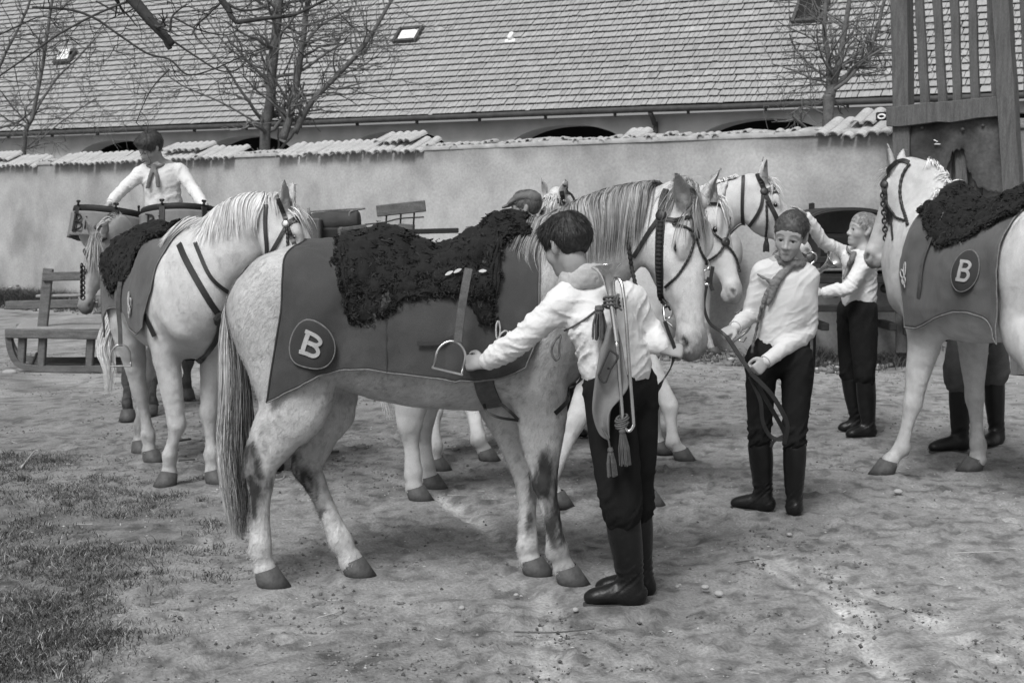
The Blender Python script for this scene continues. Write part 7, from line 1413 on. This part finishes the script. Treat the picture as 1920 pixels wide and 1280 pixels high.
scarf(P2, P2J, P2.th, M_kerch, .022, None, [(kn2, [(.020, .012), (.022, .012), (.020, .012), (.014, .010), (.012, .009), (.009, .008)]), ([f0(1462, 522), f0(1448, 552), f0(1440, 572)], [(.016, .012), (.014, .01), (.008, .008)]), ([f0(1450, 532), f0(1432, 520), f0(1420, 514)], [(.012, .01), (.007, .007), (.004, .004)])], fold=.008)
bu2 = bugle('bugle behind the left shoulder of the boy in the jersey, tube loop and bell showing', W(1565, 486, Y2 + .10), W(1500, 540, Y2 + .22) - W(1565, 486, Y2 + .10), .44, .056, (-.5, -.05, .8))
m = MB(); cdp = cr(A([f0(1428, 575, .026), f0(1422, 600, .024), f0(1417, 625, .03), W(1412, 645, Y2 - .12), W(1410, 662, Y2 - .12)]), 8); m.tube(resample(cdp, 60), .007 * (1 + .2 * np.sin(np.arange(60) * .9)), 6)
m.build('cord', M_strap, bu2, True)
m = MB(); m.tube([W(1374, 642, Y2 + .10), W(1400, 622, Y2 + .10), W(1408, 612, Y2 + .12)], .006, 8); m.tube([W(1383, 636, Y2 + .1), W(1394, 641, Y2 + .1), W(1400, 632, Y2 + .1)], .004, 6); m.tube([W(1383, 626, Y2 + .1), W(1390, 622, Y2 + .1)], .004, 6); pp = empty('bugle_mouthpipe', W(1390, 630, Y2 + .1), 'silver mouthpipe end sticking out at the hip of the boy in the jersey', 'mouthpipe'); m.build('mouthpipe', M_brass, pp, True)
m = MB(); 
for pts in ([(1527, 600), (1527, 660), (1522, 720), (1513, 770)], [(1516, 640), (1518, 700), (1515, 745)]): P = cr(A([W(u, v, Y2 + .14) for u, v in pts]), 8); strap(P, np.tile(A([-.4, -1, 0]), (len(P), 1)), .016, .004, m)
st2 = empty('hanging_strap', W(1525, 600, Y2 + .14), 'thin black straps hanging behind the boy in the jersey', 'strap'); m.build('strap_band', M_leather, st2)
Y3 = 10.15
P3J = dict(head=W(1617, 433, Y3), neck=W(1620, 470, Y3 + .03), chest=W(1612, 505, Y3 + .02), waist=W(1610, 545, Y3 + .02), pel=W(1610, 580, Y3 + .03), sl=W(1622, 493, Y3 - .13), sr=W(1590, 480, Y3 + .16), el=W(1590, 540, Y3 - .22), wl=W(1542, 549, Y3 - .18), er=W(1545, 455, Y3 + .02), wr=W(1509, 404, Y3 - .10),
    hl=W(1618, 590, Y3 - .07), hr=W(1596, 588, Y3 + .11), kl=W(1622, 702, Y3 - .12), kr=W(1594, 698, Y3 + .12), al=W(1628, 796, Y3 - .1), ar=W(1608, 788, Y3 + .12), tl=A([G(1588, 824)[0], G(1588, 824)[1], 0]), tr=A([G(1572, 812)[0], G(1572, 812)[1], 0]))
P3 = person('person', 'fair-haired boy in profile reaching up to stroke a white horse', 'boys in white shirts', (P3J['pel'][0], Y3, 0), P3J, (-.96, -.20, .18), (.15, 0, 1), vox=.007, skin=.36, hairc=(.13, .34), hair='short', hairn=2600, brows=.12, head=1.0,
    shirt=dict(blouse=.014, ease=.018, len=.5, fold=1.3), trous=dict(bag=.008, end=.12), boots=dict(top=.16), hands=dict(l=((-1, .1, .0), (0, .8, -.4), (0, -.2, 1), (.5, .6, .4)), r=((-.72, -.30, .60), (-.55, -.1, -.75), (.2, -.9, .2), (.15, .25, .2))), seed=7)
g0 = lambda u, v, o=.02: P3.shs.cast([(u, v)], o)[0]
scarf(P3, P3J, P3.th, M_kerch, .020, None, [([g0(1602, 474), g0(1596, 488), g0(1588, 506), g0(1582, 522)], [(.018, .014), (.022, .016), (.018, .012), (.008, .008)]), ([g0(1598, 476), g0(1590, 470), g0(1588, 462)], [(.014, .012), (.012, .01), (.006, .006)])], v=.006)
bugle('bugle on the back of the fair-haired boy, bright open bell', W(1680, 466, Y3 - .30), W(1650, 500, Y3 + .1) - W(1684, 462, Y3 - .1), .40, .068, (.3, .1, .6))
Y4 = 11.95
P4J = dict(head=W(282, 278, Y4 - .10), neck=W(293, 308, Y4 - .03), chest=W(302, 338, Y4 - .02), waist=W(306, 375, Y4 + .02), pel=W(306, 404, Y4 + .04), sl=W(338, 322, Y4 + .02), sr=W(264, 326, Y4 - .04), el=W(364, 356, Y4 - .06), wl=W(384, 388, Y4 - .28), er=W(234, 352, Y4 - .14), wr=W(206, 381, Y4 - .36),
    hl=W(325, 410, Y4), hr=W(288, 410, Y4))
o4 = A([HK.root[0], HK.root[1], 0.])
for q, e in (('l', 1), ('r', -1)): P4J['k' + q] = HK.L(.22, .33 * e, 1.22); P4J['a' + q] = HK.L(.05, .36 * e, .84); P4J['t' + q] = HK.L(.22, .40 * e, .76)
P4J['ground'] = .76
P4 = person('person', 'boy in white shirt and string tie riding behind two kettledrums', 'boys in white shirts', W(306, 420, Y4), P4J, (-.62, -.62, -.48), (-.05, -.25, 1), vox=.0085, skin=.32, hairc=(.015, .06), hair='long', shirt=dict(blouse=.02, ease=.014, len=.62, fold=1.3), trous=dict(bag=.0, end=.2), boots=dict(top=.2),
    hands=dict(l=((.6, -.3, -.7), (0, 0, -1), (-.5, -.8, .2), (.4, .5, .3)), r=((-.7, -.3, -.5), (.1, .1, -1), (.6, -.7, .2), (.8, .8, .4))), seed=9)
h0 = lambda u, v, o=.02: P4.shs.cast([(u, v)], o)[0]
scarf(P4, P4J, P4.th, M_kerch, .012, None, [([h0(288, 312), h0(282, 330), h0(277, 352)], [(.018, .012), (.018, .01), (.022, .008)]), ([h0(289, 312), h0(294, 330), h0(297, 350)], [(.016, .012), (.015, .01), (.018, .008)])], v=.006, fold=.003)
# man in the cap
Y5 = 10.05
def stand(u, Y, h=1.72, face=(-1, 0, 0), turn=0.0, lean=0.0):
    x = W(u, 500, Y)[0]; k = h / 1.62; f = nrm(A(face, float) * A([1, 1, 0])); s = np.cross(A([0, 0, 1.]), f); o = A([x, Y, 0]); P = lambda a, b, c: o + f * (a + lean * c) + s * b + A([0, 0, c * k])
    return dict(head=P(.02, 0, 1.50), neck=P(-.02, 0, 1.36), chest=P(0, 0, 1.20), waist=P(0, 0, 1.02), pel=P(0, 0, .88), sl=P(-.01, .17, 1.30), sr=P(-.01, -.17, 1.30), el=P(-.02, .23, 1.04), er=P(-.02, -.23, 1.04), wl=P(.10, .20, .84), wr=P(.10, -.20, .84), hl=P(0, .085, .84), hr=P(0, -.085, .84), kl=P(.02, .10, .46), kr=P(.03, -.10, .46), al=P(0, .11, .09), ar=P(0, -.11, .09), tl=P(.19, .12, 0) * A([1, 1, 0]), tr=P(.19, -.12, 0) * A([1, 1, 0])), o
M_cap = mat('cap_wool', .13, .95, .2, 20, .4, 300, fine=.2)
J5, o5 = stand(1042, Y5, 1.74, (.6, -.6, 0)); f5 = A([-.95, .1, -.12])
dh = W(985, 392, Y5) - J5['head']
for k, q in (('head', 1), ('neck', .8), ('chest', .5), ('waist', .22), ('sl', .66), ('sr', .66), ('el', .45), ('er', .45)): J5[k] = J5[k] + dh * q
hd5 = dict(l=((.4, -.6, -.6), (0, 0, -1), (0, -1, 0), (.6, .6, .4)), r=((.4, -.6, -.6), (0, 0, -1), (0, -1, 0), (.6, .6, .4)))
P5 = person('person', 'man in a flat cap behind the foreground horse\'s sheepskin', 'grooms among the horses', o5, J5, f5, (0, 0, 1), vox=.010, skin=.30, hairc=(.05, .12), shirt=dict(mat=M_coat2, ease=.03, blouse=.01, len=.95), trous=dict(mat=M_trous, bag=.02, end=.2), boots=dict(top=.2), hands=hd5, seed=11)
S = Sdf(.006); H5 = P5.Hd; S.chain([H5(-.05, 0, .085), H5(.03, 0, .080), H5(.10, 0, .055)], [(.088, .045), (.092, .040), (.075, .018)], P5.s, .02, 4); S.chain([H5(.09, 0, .046), H5(.155, 0, .030)], [(.06, .010), (.045, .008)], P5.s, .012); S.ell(H5(-.075, 0, .06), P5.f, P5.s, .05, .075, .045, .03); S.run(); V, F = S.net(1); mk('flat_cap', V + vnormals(V, F) * (fbm(V, 25, 2, 2) * .004)[:, None], F, M_cap, P5.th, True)
S = Sdf(.007); n5 = A(J5['neck']); t = np.linspace(0, 2 * np.pi, 16); lt5 = nrm(A(J5['sl']) - A(J5['sr'])); S.chain(n5 + A([0, 0, .02]) + lt5 * (np.cos(t) * .075)[:, None] + np.cross(A([0, 0, 1.]), lt5) * (np.sin(t) * .075)[:, None], [(.03, .014)] * 16, (0, 0, 1), .01, 1); S.run(); V, F = S.net(1); mk('coat_collar', V, F, M_coat2, P5.th, True)
# groom behind the left horse's head, only a boot in view; groom beyond the right horse, legs in view
J6, o6 = stand(541, 8.86, 1.46, (.35, -.9, 0)); P6 = person('person', 'person whose dark boot shows between the hind legs of the foreground horse', 'grooms among the horses', o6, J6, (.3, -.9, -.2), (0, 0, 1), vox=.015, skin=.3, shirt=dict(mat=M_coat2, ease=.02, len=.9), trous=dict(bag=.01, end=.3), boots=dict(top=.2), hands=hd5, seed=12)
J7, o7 = stand(1828, 9.62, 1.40, (-.75, -.25, 0)); 
for k, (u, v, Y) in dict(kl=(1800, 702, 9.5), kr=(1862, 690, 9.75), al=(1800, 838, 9.5), ar=(1868, 824, 9.75), hl=(1815, 612, 9.55), hr=(1845, 612, 9.68)).items(): J7[k] = W(u, v, Y)
J7['tl'] = A([G(1752, 854)[0], 9.42, 0]); J7['tr'] = A([W(1845, 830, 9.6)[0], 9.58, 0]); J7['al'][2] = .09; J7['ar'][2] = .09
P7 = person('person', 'man in grey breeches and black boots standing beyond the right-hand white horse', 'grooms among the horses', o7, J7, (-.9, .2, -.1), (0, 0, 1), vox=.011, skin=.3, build=1.12, shirt=dict(mat=M_coat2, ease=.03, len=.9), trous=dict(mat=M_trous2, bag=.03, end=.16), boots=dict(top=.12), hands=hd5, seed=13)
